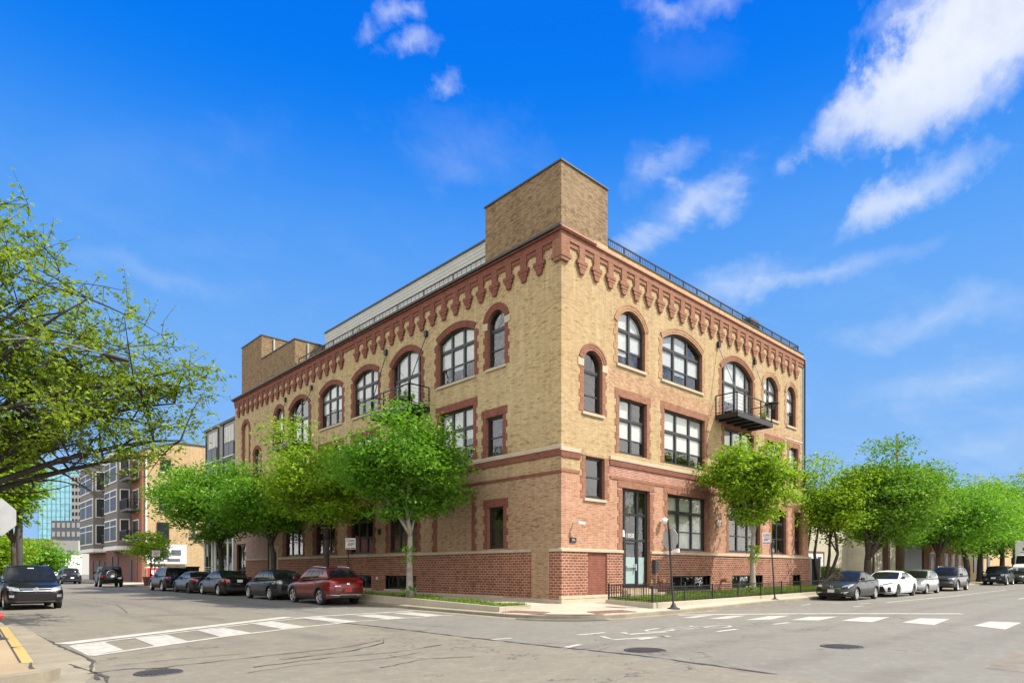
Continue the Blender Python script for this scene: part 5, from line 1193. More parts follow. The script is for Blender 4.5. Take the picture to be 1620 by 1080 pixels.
# ------------------------------------------------------------------ vehicles
def smooth_prof(tab, xs, k=2):
    z = np.interp(xs, [t[0] for t in tab], [t[1] for t in tab])
    for _ in range(k): z[1:-1] = .25*z[:-2]+.5*z[1:-1]+.25*z[2:]
    return z
def car(name, label, loc, rz, s, paint, cat='car', group=None):
    t = empty(name, label, cat, loc, rz, group)
    L, W, H, wb, r = s['L'], s['W'], s['H'], s['wb'], s['r']; xo = s.get('xo', 0.)   # xo shifts the axles
    n = 56; q = np.sin(np.linspace(-1, 1, n)*PI/2); xs = q*L/2
    aq = np.abs(q); fr = s.get('round', .17)
    w = W/2*(1-fr*np.clip((aq-.52)/.48, 0, 1)**2.2); end = np.clip((aq-.93)/.07, 0, 1); w = w*(1-.20*end**2)
    zt = smooth_prof(s['top'], xs); zb = np.full(n, s['gc'])+.09*np.clip((aq-.72)/.28, 0, 1)**1.5
    zt = zt-.07*end**2; zb = zb+.05*end**2
    cr = np.clip(smooth_prof(s.get('crown', [(-L/2, .05), (L/2, .05)]), xs), .01, .2)
    prof = [(0, 0, 'b'), (.80, 0, 'b'), (.93, .035, 'b'), (.985, .13, 'b'), (1.0, .36, 'h'), (1.0, .55, 'h'), (.985, .72, 'h'), (.965, .86, 'h'), (.945, .95, 'h'), (.90, 1.0, 'h')]
    top = [(.82, .40), (.66, .72), (.45, .90), (.22, .98), (0, 1.)]
    mb = MB(); rows = []
    for i in range(n):
        h = zt[i]-cr[i]-zb[i]; pts = []
        for a, b, k in prof: pts.append((w[i]*a, zb[i]+(b if k == 'b' else b*h)))
        for a, c in top: pts.append((w[i]*a, zt[i]-cr[i]+cr[i]*c))
        full = pts+[(-y, z) for y, z in pts[-2:0:-1]]
        rows.append([(xs[i], y, z) for y, z in full])
    m = len(rows[0]); mb.v = [p for rw in rows for p in rw]
    for i in range(n-1):
        for j in range(m): a, b = i*m+j, i*m+(j+1) % m; mb.f.append((a, b, b+m, a+m)); mb.mi.append(0)
    mb.f.append(tuple(range(m))[::-1]); mb.f.append(tuple((n-1)*m+j for j in range(m))); mb.mi += [0, 0]
    body = mb.build('body', [M[paint], M['well']], t, smooth=True)
    # wheel arches are cut out of the body
    cut = MB(); ra = r*s.get('arch', 1.15)
    for sx in (-1, 1):
        for sy in (-1, 1):
            x = xo+sx*wb/2; cut.lathe([(0, 0), (ra, 0), (ra, .6), (0, .6)], 32, Matrix.Translation((x, sy*(W/2+.25) if sy > 0 else -(W/2+.25), r+.01)) @ Matrix.Rotation(PI/2*sy, 4, 'X'), 0)
    cutter = cut.build('cutter', M['well'])
    md = body.modifiers.new('b', 'BOOLEAN'); md.operation = 'DIFFERENCE'; md.object = cutter; md.solver = 'EXACT'; md.material_mode = 'TRANSFER'
    cutter.matrix_world = Matrix(); 
    # evaluate in local space
    keep = (t.location.copy(), t.rotation_euler.copy()); t.location = (0, 0, 0); t.rotation_euler = (0, 0, 0); bpy.context.view_layer.update()
    dg = bpy.context.evaluated_depsgraph_get(); me = bpy.data.meshes.new_from_object(body.evaluated_get(dg), depsgraph=dg)
    body.modifiers.clear(); old = body.data; body.data = me; bpy.data.meshes.remove(old); cm = cutter.data; bpy.data.objects.remove(cutter); bpy.data.meshes.remove(cm)
    me.polygons.foreach_set('use_smooth', [True]*len(me.polygons)); me.set_sharp_from_angle(angle=R(38))
    bm = bmesh.new(); bm.from_mesh(me); bvh = BVHTree.FromBMesh(bm); bm.free()
    t.location, t.rotation_euler = keep
    # greenhouse
    g_ = s['gh']; xc, xf, xr, xq = g_['cowl'], g_['rf'], g_['rr'], g_['tail']    # cowl, roof front, roof rear, foot of the rear window
    yb, yr = W/2*g_.get('yb', .885), W/2*g_.get('yr', .70); zc, zq = g_['zc'], g_['zq']
    ztf, ztr, zmid = g_.get('zf', H-.035), g_.get('zr', H-.06), H
    bowf, bowr = g_.get('bow', .20), g_.get('bowr', .12)
    def P(s_, v, sg=1):
        if s_ <= 1:
            b = Vector((xc-bowf*s_*s_, yb*s_, zc)); tp = Vector((xf-bowf*.75*s_*s_, yr*s_, ztf-.035*s_*s_))
        elif s_ <= 2:
            k = s_-1; b = Vector((xc-bowf+(xq+bowr-(xc-bowf))*k, yb*(1-.05*k*k), zc+(zq-zc)*k))
            x = xf-bowf*.75+(xr+bowr*.7-(xf-bowf*.75))*k; zr_ = ztf-.035+(ztr-.03-(ztf-.035))*k+(zmid-max(ztf, ztr))*math.sin(PI*k)*.9
            tp = Vector((x, yr*(1-.06*k*k), zr_))
        else:
            k = s_-2; b = Vector((xq+bowr*(1-k*k), yb*.95*(1-k), zq)); tp = Vector((xr+bowr*.7*(1-k*k), yr*.94*(1-k), ztr-.03+.03*k))
        p = b.lerp(tp, v); bul = math.sin(PI*v)*g_.get('bulge', .035)
        out = Vector((1 if s_ < .8 else 0, 1 if .6 < s_ < 2.4 else 0, .3)); 
        if s_ > 2.2: out = Vector((-1, .0, .3))
        p += out.normalized()*bul
        return Vector((p.x, p.y*sg, p.z))
    ss = [0, .2, .4, .6, .8, .92, 1.0, 1.06]+[1.06+.88*i/14 for i in range(1, 15)]+[2.0, 2.08, 2.25, 2.5, 2.75, 3.0]; vs = [0, .15, .35, .55, .75, .9, 1.0]
    mb = MB()
    ring = [(s_, 1) for s_ in ss]+[(s_, -1) for s_ in ss[-2:0:-1]]; k = len(ring)
    lv = [[P(s_, v, sg) for s_, sg in ring] for v in vs]
    rt = lv[-1]; cx0, cx1 = xr+.35, xf-.35
    if cx0 > cx1: cx0 = cx1 = (xr+xf)/2
    for f, dz in ((.86, .030), (.6, .050), (.3, .058), (.02, .060)):
        lv.append([Vector((min(max(p.x, cx0), cx1)+(p.x-min(max(p.x, cx0), cx1))*f, p.y*f, p.z+dz*s.get('dome', 1))) for p in rt])
    mb.v = [tuple(p) for rw in lv for p in rw]
    for i in range(len(lv)-1):
        for j in range(k): a, b = i*k+j, i*k+(j+1) % k; mb.f.append((a, b, b+k, a+k)); mb.mi.append(0)
    mb.f.append(tuple((len(lv)-1)*k+j for j in range(k))); mb.mi.append(0)
    mb.build('roof', M[s.get('roof', paint)], t, smooth=True, angle=40)
    def panel(name, s0, s1, v0, v1, sides=(1, -1), off=.007, ns=14, nv=6, mat='car_glass', both=False):
        pm = MB()
        def grid(f):
            kk = len(pm.v); pts = []
            for j in range(nv+1):
                for i in range(ns+1):
                    p, nrm = f(i/ns, j/nv); pts.append(tuple(p+nrm*off))
            pm.v += pts
            for j in range(nv):
                for i in range(ns): a = kk+j*(ns+1)+i; pm.f.append((a, a+1, a+ns+2, a+ns+1)); pm.mi.append(0)
        def fn(sv, v, sg):
            e = 1e-3; p = P(sv, v, sg); du = P(min(3, sv+e), v, sg)-P(max(0, sv-e), v, sg); dv = P(sv, min(1, v+e), sg)-P(sv, max(0, v-e), sg); nn = du.cross(dv).normalized()
            c_ = Vector(((xf+xr)/2, 0, zc)); 
            if nn.dot(p-c_) < 0: nn = -nn
            return p, nn
        if both: grid(lambda i, j: fn(abs(s0+(s1-s0)*i) if s0 < 0 else (s0+(s1-s0)*i if s0+(s1-s0)*i <= 3 else 6-(s0+(s1-s0)*i)), v0+(v1-v0)*j, (1 if s0+(s1-s0)*i >= 0 else -1) if s0 < 0 else (1 if s0+(s1-s0)*i <= 3 else -1)))
        else:
            for sg in sides:
                pm = MB(); grid(lambda i, j: fn(s0+(s1-s0)*i, v0+(v1-v0)*j, sg))
                if sg != sides[-1]: pm.build(name, M[mat], t, smooth=True)
        return pm.build(name, M[mat], t, smooth=True)
    panel('windshield', -.90, .90, .06, .93, both=True, ns=22)
    panel('rear_window', 2.14, 3.86, g_.get('rv0', .12), g_.get('rv1', .90), both=True, ns=22)
    tp = g_.get('topv', .90)
    for a, b, v0 in g_['side']: panel('side_window', a, b, v0, tp)
    # things laid onto the body surface
    def patch(name, axis, cs, mat, mirror=True, off=.006, nu=8, nv=5, bend=None, thick=0):
        for sg in ((1, -1) if mirror else (1,)):
            pm = MB(); kk = len(pm.v); ok = True; pts = []
            for j in range(nv+1):
                for i in range(nu+1):
                    u, v = i/nu, j/nv; a = (Vector(cs[0])*(1-u)+Vector(cs[1])*u)*(1-v)+(Vector(cs[3])*(1-u)+Vector(cs[2])*u)*v
                    if axis == 'F': o_, d_ = Vector((L, a[0]*sg, a[1])), Vector((-1, 0, 0))
                    elif axis == 'B': o_, d_ = Vector((-L, a[0]*sg, a[1])), Vector((1, 0, 0))
                    elif axis == 'T': o_, d_ = Vector((a[0], a[1]*sg, 4)), Vector((0, 0, -1))
                    else: o_, d_ = Vector((a[0], W*sg, a[1])), Vector((0, -sg, 0))
                    hit = bvh.ray_cast(o_, d_, 2*L)
                    if hit[0] is None: ok = False; hp = (pts[-1] if pts else None)
                    else: hp = hit[0]-d_*off
                    if hp is None: hp = o_+d_*(L/2)
                    pts.append(tuple(hp))
            pm.v += pts
            for j in range(nv):
                for i in range(nu): a = kk+j*(nu+1)+i; pm.f.append((a, a+1, a+nu+2, a+nu+1)); pm.mi.append(0)
            last = pm.build(name, M[mat], t, smooth=True)
        return last
    for args in s.get('patches', []): patch(*args[:4], **(args[4] if len(args) > 4 else {}))
    # door cuts, handles
    zs0 = s['gc']+.20
    for x in s.get('doors', []):
        zt_ = float(np.interp(x, xs, zt-cr))-.03
        patch('door_seam', 'S', [(x-.006, zs0), (x+.006, zs0), (x+.006, zt_), (x-.006, zt_)], 'well', off=.002, nu=1, nv=10)
    for x in s.get('handles', []):
        z = s.get('hz', .85)
        for sg in (1, -1):
            mh = MB(); h_ = bvh.ray_cast(Vector((x, W*sg, z)), Vector((0, -sg, 0)), 3)
            if not h_[0]: continue
            y = h_[0].y; mh.hexa([(x-.09, y, z-.014), (x+.09, y, z-.014), (x+.08, y+sg*.035, z-.01), (x-.08, y+sg*.035, z-.01)], [(x-.09, y, z+.014), (x+.09, y, z+.014), (x+.08, y+sg*.035, z+.01), (x-.08, y+sg*.035, z+.01)])
            mh.build('handle', M[s.get('hmat', paint)], t, bevel=.004)
    # mirrors
    mx = xc-bowf-.05; mz = zc+.10
    for sg in (1, -1):
        mm = MB(); y = W/2*.92*sg; mm.bar((mx, y*.96, mz-.02), (mx, y+sg*.10, mz), .05)
        mm.hexa([(mx-.05, y+sg*.06, mz-.07), (mx+.07, y+sg*.06, mz-.05), (mx+.06, y+sg*.22, mz-.03), (mx-.05, y+sg*.24, mz-.05)], [(mx-.05, y+sg*.06, mz+.08), (mx+.05, y+sg*.06, mz+.07), (mx+.04, y+sg*.21, mz+.08), (mx-.05, y+sg*.24, mz+.09)])
        mm.build('mirror', M[s.get('mirror', paint)], t, bevel=.02, smooth=True, angle=50)
    if s.get('rack'):
        for sg in (1, -1):
            rk = MB(); y = yr*.93*sg; pts = [P(1+kk, 1.0, sg)+Vector((0, -sg*.05, .075*min(1, math.sin(PI*kk)*3)-.0)) for kk in np.linspace(.12, .90, 10)]; rk.tube(pts, .018, 6)
            rk.build('roof_rail', M['chrome' if s['rack'] == 1 else 'black_metal'], t, smooth=True)
    # dark cladding round the arches and along the sill
    cl = s.get('clad', 0)
    for sx in (-1, 1):
        x = xo+sx*wb/2; wdt = .07 if cl else .022
        for sg in (1, -1):
            am = MB(); A, Bp, Cp = [], [], []
            for i in range(25):
                a = -.22+(PI+.44)*i/24; 
                p0 = (x+ra*.985*math.cos(a), r+.01+ra*.985*math.sin(a)); p1 = (x+(ra+wdt)*math.cos(a), r+.01+(ra+wdt)*math.sin(a))
                h_ = bvh.ray_cast(Vector((p1[0], W*sg, p1[1])), Vector((0, -sg, 0)), W); y = h_[0].y if h_[0] and abs(h_[0].y) > W*.36 else sg*W/2*.95
                A.append((p0[0], y+sg*.012, p0[1])); Bp.append((p1[0], y+sg*.010, p1[1])); Cp.append((p0[0], y-sg*.10, p0[1]))
            am.strip(A, Bp); am.strip(Cp, A)
            am.build('wheel_arch', M['cladding' if cl else paint], t, smooth=True)
    if cl: patch('sill_trim', 'S', [(xo-wb/2+ra, s['gc']+.03), (xo+wb/2-ra, s['gc']+.03), (xo+wb/2-ra, s['gc']+.17), (xo-wb/2+ra, s['gc']+.17)], 'cladding', off=.012, nu=10, nv=3)
    # wheels
    tw = s.get('tw', .21)
    for sx in (-1, 1):
        for sg in (1, -1):
            Mx = Matrix.Translation((xo+sx*wb/2, sg*(W/2-tw/2-.035), r)) @ Matrix.Rotation(-PI/2*sg, 4, 'X')
            wheel = empty('wheel', None, None); wheel.parent = t; wheel.matrix_local = Mx
            ri = r*s.get('rim', .69)
            ty = MB(); ty.lathe([(ri, -tw/2), (r*.9, -tw/2), (r*.975, -tw*.42), (r, -tw*.3), (r, tw*.3), (r*.975, tw*.42), (r*.9, tw/2), (ri, tw*.47)], 30); ty.build('tyre', M['rubber'], wheel, smooth=True, angle=40)
            rm = MB(); rm.lathe([(ri*1.01, tw*.47), (ri*.95, tw*.49), (ri*.90, tw*.40), (ri*.88, -tw*.1), (0, -tw*.1)], 30, mi=1 if s.get('dark_rim') else 0)
            rm.lathe([(ri*1.0, tw*.485), (ri*.93, tw*.505), (ri*.90, tw*.44)], 30, mi=0); rm.lathe([(0, tw*.46), (.055, tw*.45), (.06, tw*.34)], 12)
            sp = s.get('spokes', 5)
            for kq in range(sp):
                a = 2*PI*kq/sp; ca, sa = math.cos(a), math.sin(a); w0, w1 = .045*5/sp+.01, .032*5/sp+.012
                def q_(rr, o, h): return (ca*rr-sa*o, sa*rr+ca*o, h)
                rm.hexa([q_(.03, -w0, tw*.30), q_(.03, w0, tw*.30), q_(.03, w0, tw*.44), q_(.03, -w0, tw*.44)], [q_(ri*.92, -w1, tw*.34), q_(ri*.92, w1, tw*.34), q_(ri*.92, w1, tw*.47), q_(ri*.92, -w1, tw*.47)])
            rm.lathe([(ri*.86, -tw*.08), (0, -tw*.08)], 24, mi=1)
            rm.build('rim', [M[s.get('rimmat', 'rim_silver')], M['rim_dark']], wheel, smooth=True, angle=35)
    return t, P, patch

def fascia(s, kind):
    return s
pw = lambda y0, z0, y1, z1: [(y0, z0), (y1, z0), (y1, z1), (y0, z1)]

SEDAN = dict(L=4.56, W=1.76, H=1.435, wb=2.67, r=.315, gc=.17, xo=-.02, top=[(-2.28, .93), (-2.15, 1.02), (-1.75, 1.05), (-1.2, 1.02), (0, .97), (.80, .965), (1.1, .945), (1.65, .86), (2.05, .745), (2.28, .62)],
    crown=[(-2.3, .05), (-1, .05), (.9, .05), (2.28, .07)], gh=dict(cowl=1.12, rf=.28, rr=-.92, tail=-1.72, zc=.93, zq=1.0, side=[(1.12, 1.47, .10), (1.50, 1.80, .12)], rv0=.10), doors=[.86, -.12, -1.0], handles=[.06, -.82], hz=.86)
def front_set(L, W, lz0, lz1, lin, lout, gz0, gz1, gw, bumper=True, gmat='well'):
    ps = [('headlight', 'F', [(lin, lz0+.02), (lout, lz0+.05), (lout, lz1), (lin+.05, lz1-.03)], 'lamp_clear', dict(off=.012)), ('grille', 'F', pw(-gw, gz0, gw, gz1), gmat, dict(mirror=False, off=.008, nu=16))]
    if bumper: ps.append(('bumper_intake', 'F', [(-W*.30, .30), (W*.30, .30), (W*.34, .42), (-W*.34, .42)], 'well', dict(mirror=False, off=.008, nu=16)))
    return ps
def rear_set(W, lz0, lz1, lin, lout, mat='lamp_red', pz=.78, plate='plate_white', low=.48):
    return [('tail_lamp', 'B', [(lin, lz0), (lout, lz0), (lout, lz1), (lin, lz1-.02)], mat, dict(off=.012)), ('plate', 'B', pw(-.155, pz, .155, pz+.15), plate, dict(mirror=False, off=.016, nu=2, nv=2)), ('bumper_trim', 'B', pw(-W*.38, .26, W*.38, low), 'cladding', dict(mirror=False, off=.006, nu=16))]

# --- sunny side, front to back
gS = 'cars parked on the sunny street'
s = dict(SEDAN); s['patches'] = [('headlight', 'F', [(.44, .64), (.80, .70), (.81, .83), (.52, .74)], 'lamp_clear', dict(off=.012)), ('grille', 'F', [(-.42, .60), (.42, .60), (.50, .72), (-.50, .72)], 'well', dict(mirror=False, off=.008, nu=16)),
    ('grille_trim', 'F', [(-.44, .575), (.44, .575), (.42, .605), (-.42, .605)], 'chrome', dict(mirror=False, off=.014, nu=16, nv=2)), ('bumper_intake', 'F', [(-.62, .27), (.62, .27), (.70, .36), (-.70, .36)], 'well', dict(mirror=False, off=.008, nu=16)), ('bumper_trim', 'F', [(.45, .375), (.76, .42), (.76, .445), (.45, .40)], 'chrome', dict(off=.012, nv=2)), ('bumper_lip', 'F', [(-.70, .235), (.70, .235), (.70, .262), (-.70, .262)], 'paint_silver', dict(mirror=False, off=.012, nu=16, nv=2)),
    ('plate', 'F', pw(-.16, .40, .16, .55), 'plate_grey', dict(mirror=False, off=.02, nu=3, nv=2)), ('fog_lamp', 'F', [(.58, .32), (.70, .34), (.70, .40), (.58, .39)], 'lamp_clear', dict(off=.012)), ('tail_lamp', 'B', pw(.5, .75, .82, .95), 'lamp_red', {})]
c1, P1, patch1 = car('sedan', 'charcoal sedan with chrome grille line, first in the row on the sunny street', (15.65, -5.33, gz(15, -5)), PI, s, 'paint_charcoal', group=gS)
em = MB()
for a in (-1, 1): em.bar((2.255, a*.035, .62), (2.245, a*.052, .72), .02)
em.bar((2.255, -.04, .668), (2.255, .04, .668), .018); em.build('badge', M['chrome'], c1)
s = dict(SEDAN, L=4.98, W=1.85, H=1.44, wb=2.87, r=.345, xo=-.03, rim=.76, rimmat='rim_dark', dark_rim=True, spokes=7, round=.15, top=[(-2.49, .95), (-2.3, 1.04), (-1.9, 1.07), (-1.2, 1.03), (0, .98), (.95, .965), (1.3, .94), (1.9, .84), (2.3, .74), (2.49, .64)], gh=dict(cowl=1.18, rf=.25, rr=-1.05, tail=-1.98, zc=.94, zq=1.02, side=[(1.10, 1.44, .10), (1.47, 1.82, .14)], rv0=.08), doors=[.9, -.18, -1.1], handles=[0, -.95], mirror='cladding')
s['patches'] = [('headlight', 'F', [(.40, .68), (.84, .76), (.84, .82), (.42, .73)], 'lamp_clear', dict(off=.012)), ('headlight_trim', 'F', [(.30, .645), (.85, .735), (.85, .755), (.30, .675)], 'well', dict(off=.010)), ('grille', 'F', [(-.62, .26), (.62, .26), (.46, .60), (-.46, .60)], 'well', dict(mirror=False, off=.008, nu=18, nv=8)), ('bumper_intake', 'F', [(.66, .30), (.80, .30), (.84, .56), (.70, .56)], 'well', dict(off=.008))]
c2, P2, _ = car('sedan', 'white sedan with a big black grille, second in the row on the sunny street', (21.85, -5.33, gz(21, -5)), PI, s, 'paint_white', group=gS)
HATCH = dict(L=3.95, W=1.70, H=1.50, wb=2.46, r=.30, gc=.17, xo=-.02, round=.2, top=[(-1.97, .85), (-1.8, .98), (-1.2, .98), (0, .96), (.85, .98), (1.15, .97), (1.5, .88), (1.8, .76), (1.97, .62)], crown=[(-2, .05), (.9, .06), (1.97, .08)],
    gh=dict(cowl=1.15, rf=.20, rr=-1.45, tail=-1.80, zc=.95, zq=.96, side=[(1.12, 1.42, .10), (1.45, 1.75, .12), (1.78, 1.90, .25)], zr=1.45, bulge=.04), doors=[.86, -.15, -.95], handles=[.0, -.82], hz=.86)
s = dict(HATCH); s['patches'] = [('headlight', 'F', [(.40, .62), (.74, .66), (.76, .88), (.46, .82)], 'lamp_clear', dict(off=.014)), ('indicator', 'F', [(.70, .68), (.77, .70), (.77, .84), (.72, .82)], 'amber', dict(off=.02)), ('bumper_intake', 'F', [(-.42, .30), (.42, .30), (.50, .42), (-.50, .42)], 'well', dict(mirror=False, off=.008, nu=14)), ('grille', 'F', pw(-.30, .62, .30, .66), 'well', dict(mirror=False, off=.008))]
car('hatchback', 'small silver hatchback between the white sedan and the dark suv', (27.85, -5.25, gz(27, -5)), PI, s, 'paint_silver', group=gS)
SUV = dict(L=4.55, W=1.85, H=1.68, wb=2.66, r=.355, gc=.22, xo=0, round=.15, clad=1, rim=.70, top=[(-2.27, .95), (-2.1, 1.10), (-1.4, 1.10), (0, 1.05), (1.0, 1.06), (1.3, 1.05), (1.75, .99), (2.1, .90), (2.27, .74)], crown=[(-2.3, .05), (1, .06), (2.27, .09)],
    gh=dict(cowl=1.16, rf=.35, rr=-1.78, tail=-2.10, zc=1.03, zq=1.09, side=[(1.10, 1.40, .10), (1.43, 1.70, .12), (1.73, 1.88, .2)], zr=1.63, topv=.88, yb=.89, yr=.74), doors=[.9, -.1, -1.05], handles=[.08, -.85], hz=.98, rack=1)
s = dict(SUV, L=4.5); s['patches'] = [('headlight', 'F', [(.46, .80), (.84, .84), (.84, .94), (.50, .90)], 'lamp_clear', dict(off=.012)), ('grille', 'F', [(-.55, .68), (.55, .68), (.46, .84), (-.46, .84)], 'well', dict(mirror=False, off=.008, nu=16)), ('bumper_intake', 'F', [(-.7, .34), (.7, .34), (.74, .52), (-.74, .52)], 'cladding', dict(mirror=False, off=.010, nu=16)), ('fog_lamp', 'F', pw(.62, .55, .78, .62), 'lamp_clear', dict(off=.014))]
car('suv', 'dark grey suv with black cladding, fourth in the row on the sunny street', (35.0, -5.28, gz(35, -5)), PI, s, 'paint_grey', group=gS)
BOXY = dict(L=4.4, W=1.78, H=1.68, wb=2.63, r=.35, gc=.22, round=.08, clad=1, top=[(-2.2, .98), (-2.1, 1.06), (0, 1.05), (1.1, 1.06), (1.4, 1.05), (1.95, 1.02), (2.14, .98), (2.2, .90)], crown=[(-2.2, .04), (2.2, .04)],
    gh=dict(cowl=1.05, rf=.60, rr=-2.0, tail=-2.12, zc=1.04, zq=1.04, side=[(1.10, 1.36, .08), (1.40, 1.66, .08), (1.70, 1.92, .08)], zr=1.64, topv=.90, yb=.90, yr=.80, bow=.10, bowr=.05), doors=[.8, -.15, -1.05], handles=[.05, -.85], hz=.95)
s = dict(BOXY); s['patches'] = [('headlight', 'F', pw(.50, .80, .72, .98), 'lamp_clear', dict(off=.016)), ('fog_lamp', 'F', pw(.44, .48, .56, .57), 'lamp_clear', dict(off=.014)), ('plate', 'F', pw(-.17, .56, .17, .70), 'plate_white', dict(mirror=False, off=.03, nu=2, nv=2))]+[('grille', 'F', pw(-.40+.115*i, .80, -.345+.115*i, .97), 'well', dict(mirror=False, off=.008, nu=2)) for i in range(7)]
car('suv', 'boxy navy suv with round headlights under the far trees', (52.2, -5.3, gz(52, -5)), PI, s, 'paint_navy', group=gS)
s = dict(SEDAN); s['patches'] = front_set(4.56, 1.76, .64, .80, .45, .80, .58, .70, .42)
car('sedan', 'dark sedan parked behind the boxy navy suv', (58.3, -5.7, gz(58, -5)), PI, s, 'paint_black', group=gS)

# --- shaded side, nearest first
gK = 'cars parked along the shaded brick side'
s = dict(SUV, L=4.45, W=1.82, H=1.63, wb=2.62, r=.35, spokes=5, dark_rim=True, rim=.74, round=.17, gh=dict(cowl=1.10, rf=.25, rr=-1.55, tail=-2.06, zc=1.03, zq=1.13, side=[(1.10, 1.40, .10), (1.43, 1.70, .16), (1.73, 1.84, .45)], zr=1.54, topv=.86, yb=.88, yr=.70, rv0=.12, rv1=.88), top=[(-2.22, .98), (-2.08, 1.14), (-1.4, 1.14), (0, 1.06), (1.0, 1.05), (1.35, 1.03), (1.75, .97), (2.1, .88), (2.22, .74)])
s['patches'] = [('tail_lamp', 'B', [(.42, .96), (.86, .95), (.88, 1.05), (.46, 1.03)], 'lamp_red', dict(off=.014)), ('tail_lamp', 'B', [(.60, .74), (.84, .73), (.84, .77), (.60, .77)], 'lamp_red', dict(off=.012)), ('plate', 'B', pw(-.18, .56, .18, .76), 'plate_red', dict(mirror=False, off=.02, nu=2, nv=2)), ('bumper_trim', 'B', [(-.82, .25), (.82, .25), (.84, .50), (-.84, .50)], 'cladding', dict(mirror=False, off=.010, nu=18)), ('bumper_garnish', 'B', [(-.34, .58), (.34, .58), (.22, .70), (-.22, .70)], 'cladding', dict(mirror=False, off=.012, nu=12)),
    ('exhaust_trim', 'B', [(.40, .40), (.84, .43), (.84, .465), (.40, .45)], 'chrome', dict(off=.02, nv=2)), ('exhaust_trim', 'B', [(-.40, .43), (.40, .43), (.40, .465), (-.40, .465)], 'chrome', dict(mirror=False, off=.022, nv=2)), ('exhaust_trim', 'B', [(.40, .34), (.84, .355), (.84, .385), (.36, .365)], 'chrome', dict(off=.02, nv=2)), ('exhaust_trim', 'B', [(-.36, .335), (.36, .335), (.38, .365), (-.38, .365)], 'steel', dict(mirror=False, off=.022, nv=2)),
    ('trunk_seam', 'B', [(-.70, .705), (.70, .705), (.70, .715), (-.70, .715)], 'well', dict(mirror=False, off=.003, nu=14, nv=1)), ('badge', 'B', pw(-.06, .88, .06, .97), 'chrome', dict(mirror=False, off=.016, nu=2, nv=2)), ('badge', 'B', pw(.34, .80, .62, .835), 'chrome', dict(mirror=False, off=.012, nv=1))]
car('suv', 'dark red crossover suv nearest the corner, seen from behind', (-5.36, 9.62, gz(-5, 9.6)-.01), PI/2, s, 'paint_red', group=gK)
s = dict(HATCH, L=4.3, W=1.80, H=1.50, wb=2.70, r=.325, top=[(-2.15, .92), (-2.0, 1.03), (-1.3, 1.02), (0, .98), (.95, .97), (1.25, .95), (1.65, .87), (1.95, .76), (2.15, .62)], gh=dict(cowl=1.15, rf=.28, rr=-1.25, tail=-1.98, zc=.95, zq=1.01, side=[(1.12, 1.44, .10), (1.47, 1.74, .12), (1.77, 1.88, .3)], zr=1.42, bulge=.04))
s['patches'] = rear_set(1.8, .80, 1.0, .52, .88, 'lamp_clear', .62)
car('hatchback', 'dark grey hatchback just ahead of the dark red suv', (-5.30, 15.15, gz(-5, 15)), PI/2, s, 'paint_slate', group=gK)
s = dict(SEDAN, L=4.9, W=1.83, H=1.45, wb=2.82, r=.33, spokes=6, top=[(-2.45, .96), (-2.3, 1.05), (-1.9, 1.08), (-1.2, 1.04), (0, .98), (.90, .965), (1.2, .945), (1.8, .86), (2.2, .745), (2.45, .62)], gh=dict(cowl=1.20, rf=.34, rr=-.98, tail=-1.88, zc=.94, zq=1.03, side=[(1.12, 1.46, .10), (1.49, 1.80, .12)]))
s['patches'] = rear_set(1.83, .78, .97, .55, .88, 'lamp_red', .78)
car('sedan', 'black sedan with silver wheels third from the corner', (-5.30, 22.45, 0), PI/2, s, 'paint_black', group=gK)
s = dict(SEDAN, L=4.75, W=1.82, H=1.39, wb=2.8, r=.33, rimmat='rim_dark', dark_rim=True); s['patches'] = rear_set(1.82, .78, .95, .55, .86, 'lamp_red', .6)
car('sedan', 'low dark sedan with dark wheels behind the black suv', (-5.30, 27.9, 0), PI/2, s, 'paint_charcoal', group=gK)
s = dict(SUV, L=4.9, W=1.92, H=1.72, wb=2.85, r=.36); s['patches'] = rear_set(1.92, .92, 1.12, .55, .93, 'lamp_red', .6)
car('suv', 'black suv farthest along the shaded kerb', (-5.32, 33.6, 0), PI/2, s, 'paint_black', group=gK)
# off road car with the spare wheel on its tail
s = dict(BOXY, L=3.9, W=1.85, H=1.86, wb=2.42, r=.40, gc=.30, gh=dict(cowl=.72, rf=.42, rr=-1.82, tail=-1.92, zc=1.16, zq=1.16, side=[(1.10, 1.48, .10), (1.54, 1.92, .10)], zr=1.80, topv=.88, yb=.86, yr=.78, bow=.06, bowr=.03), top=[(-1.95, 1.14), (-1.85, 1.18), (0, 1.17), (.75, 1.18), (1.3, 1.16), (1.8, 1.13), (1.95, 1.06)], doors=[.55, -.45], handles=[-.3], hz=1.05)
s['patches'] = [('tail_lamp', 'B', pw(.68, .86, .84, 1.02), 'lamp_red', dict(off=.02)), ('plate', 'B', pw(-.72, .72, -.44, .86), 'plate_white', dict(mirror=False, off=.02, nu=2, nv=2))]
jp, _, _ = car('offroad_car', 'black boxy off road car with a spare wheel on its tail up the street', (-6.2, 49.3, 0), PI/2-.05, s, 'paint_black')
sp_ = MB(); Mx = Matrix.Translation((-2.06, .05, 1.08)) @ Matrix.Rotation(-PI/2, 4, 'Y'); sp_.lathe([(.26, -.11), (.36, -.11), (.40, -.06), (.40, .06), (.36, .11), (.26, .11)], 24, Mx, close=True); sw_ = sp_.build('spare_wheel', M['rubber'], jp, smooth=True, angle=40)
sp_ = MB(); sp_.lathe([(.27, .10), (.25, .12), (.24, .05), (0, .04)], 20, Mx); sp_.lathe([(.36, .112), (.40, .07)], 24, Mx); sp_.build('rim', M['rim_silver'], sw_, smooth=True)
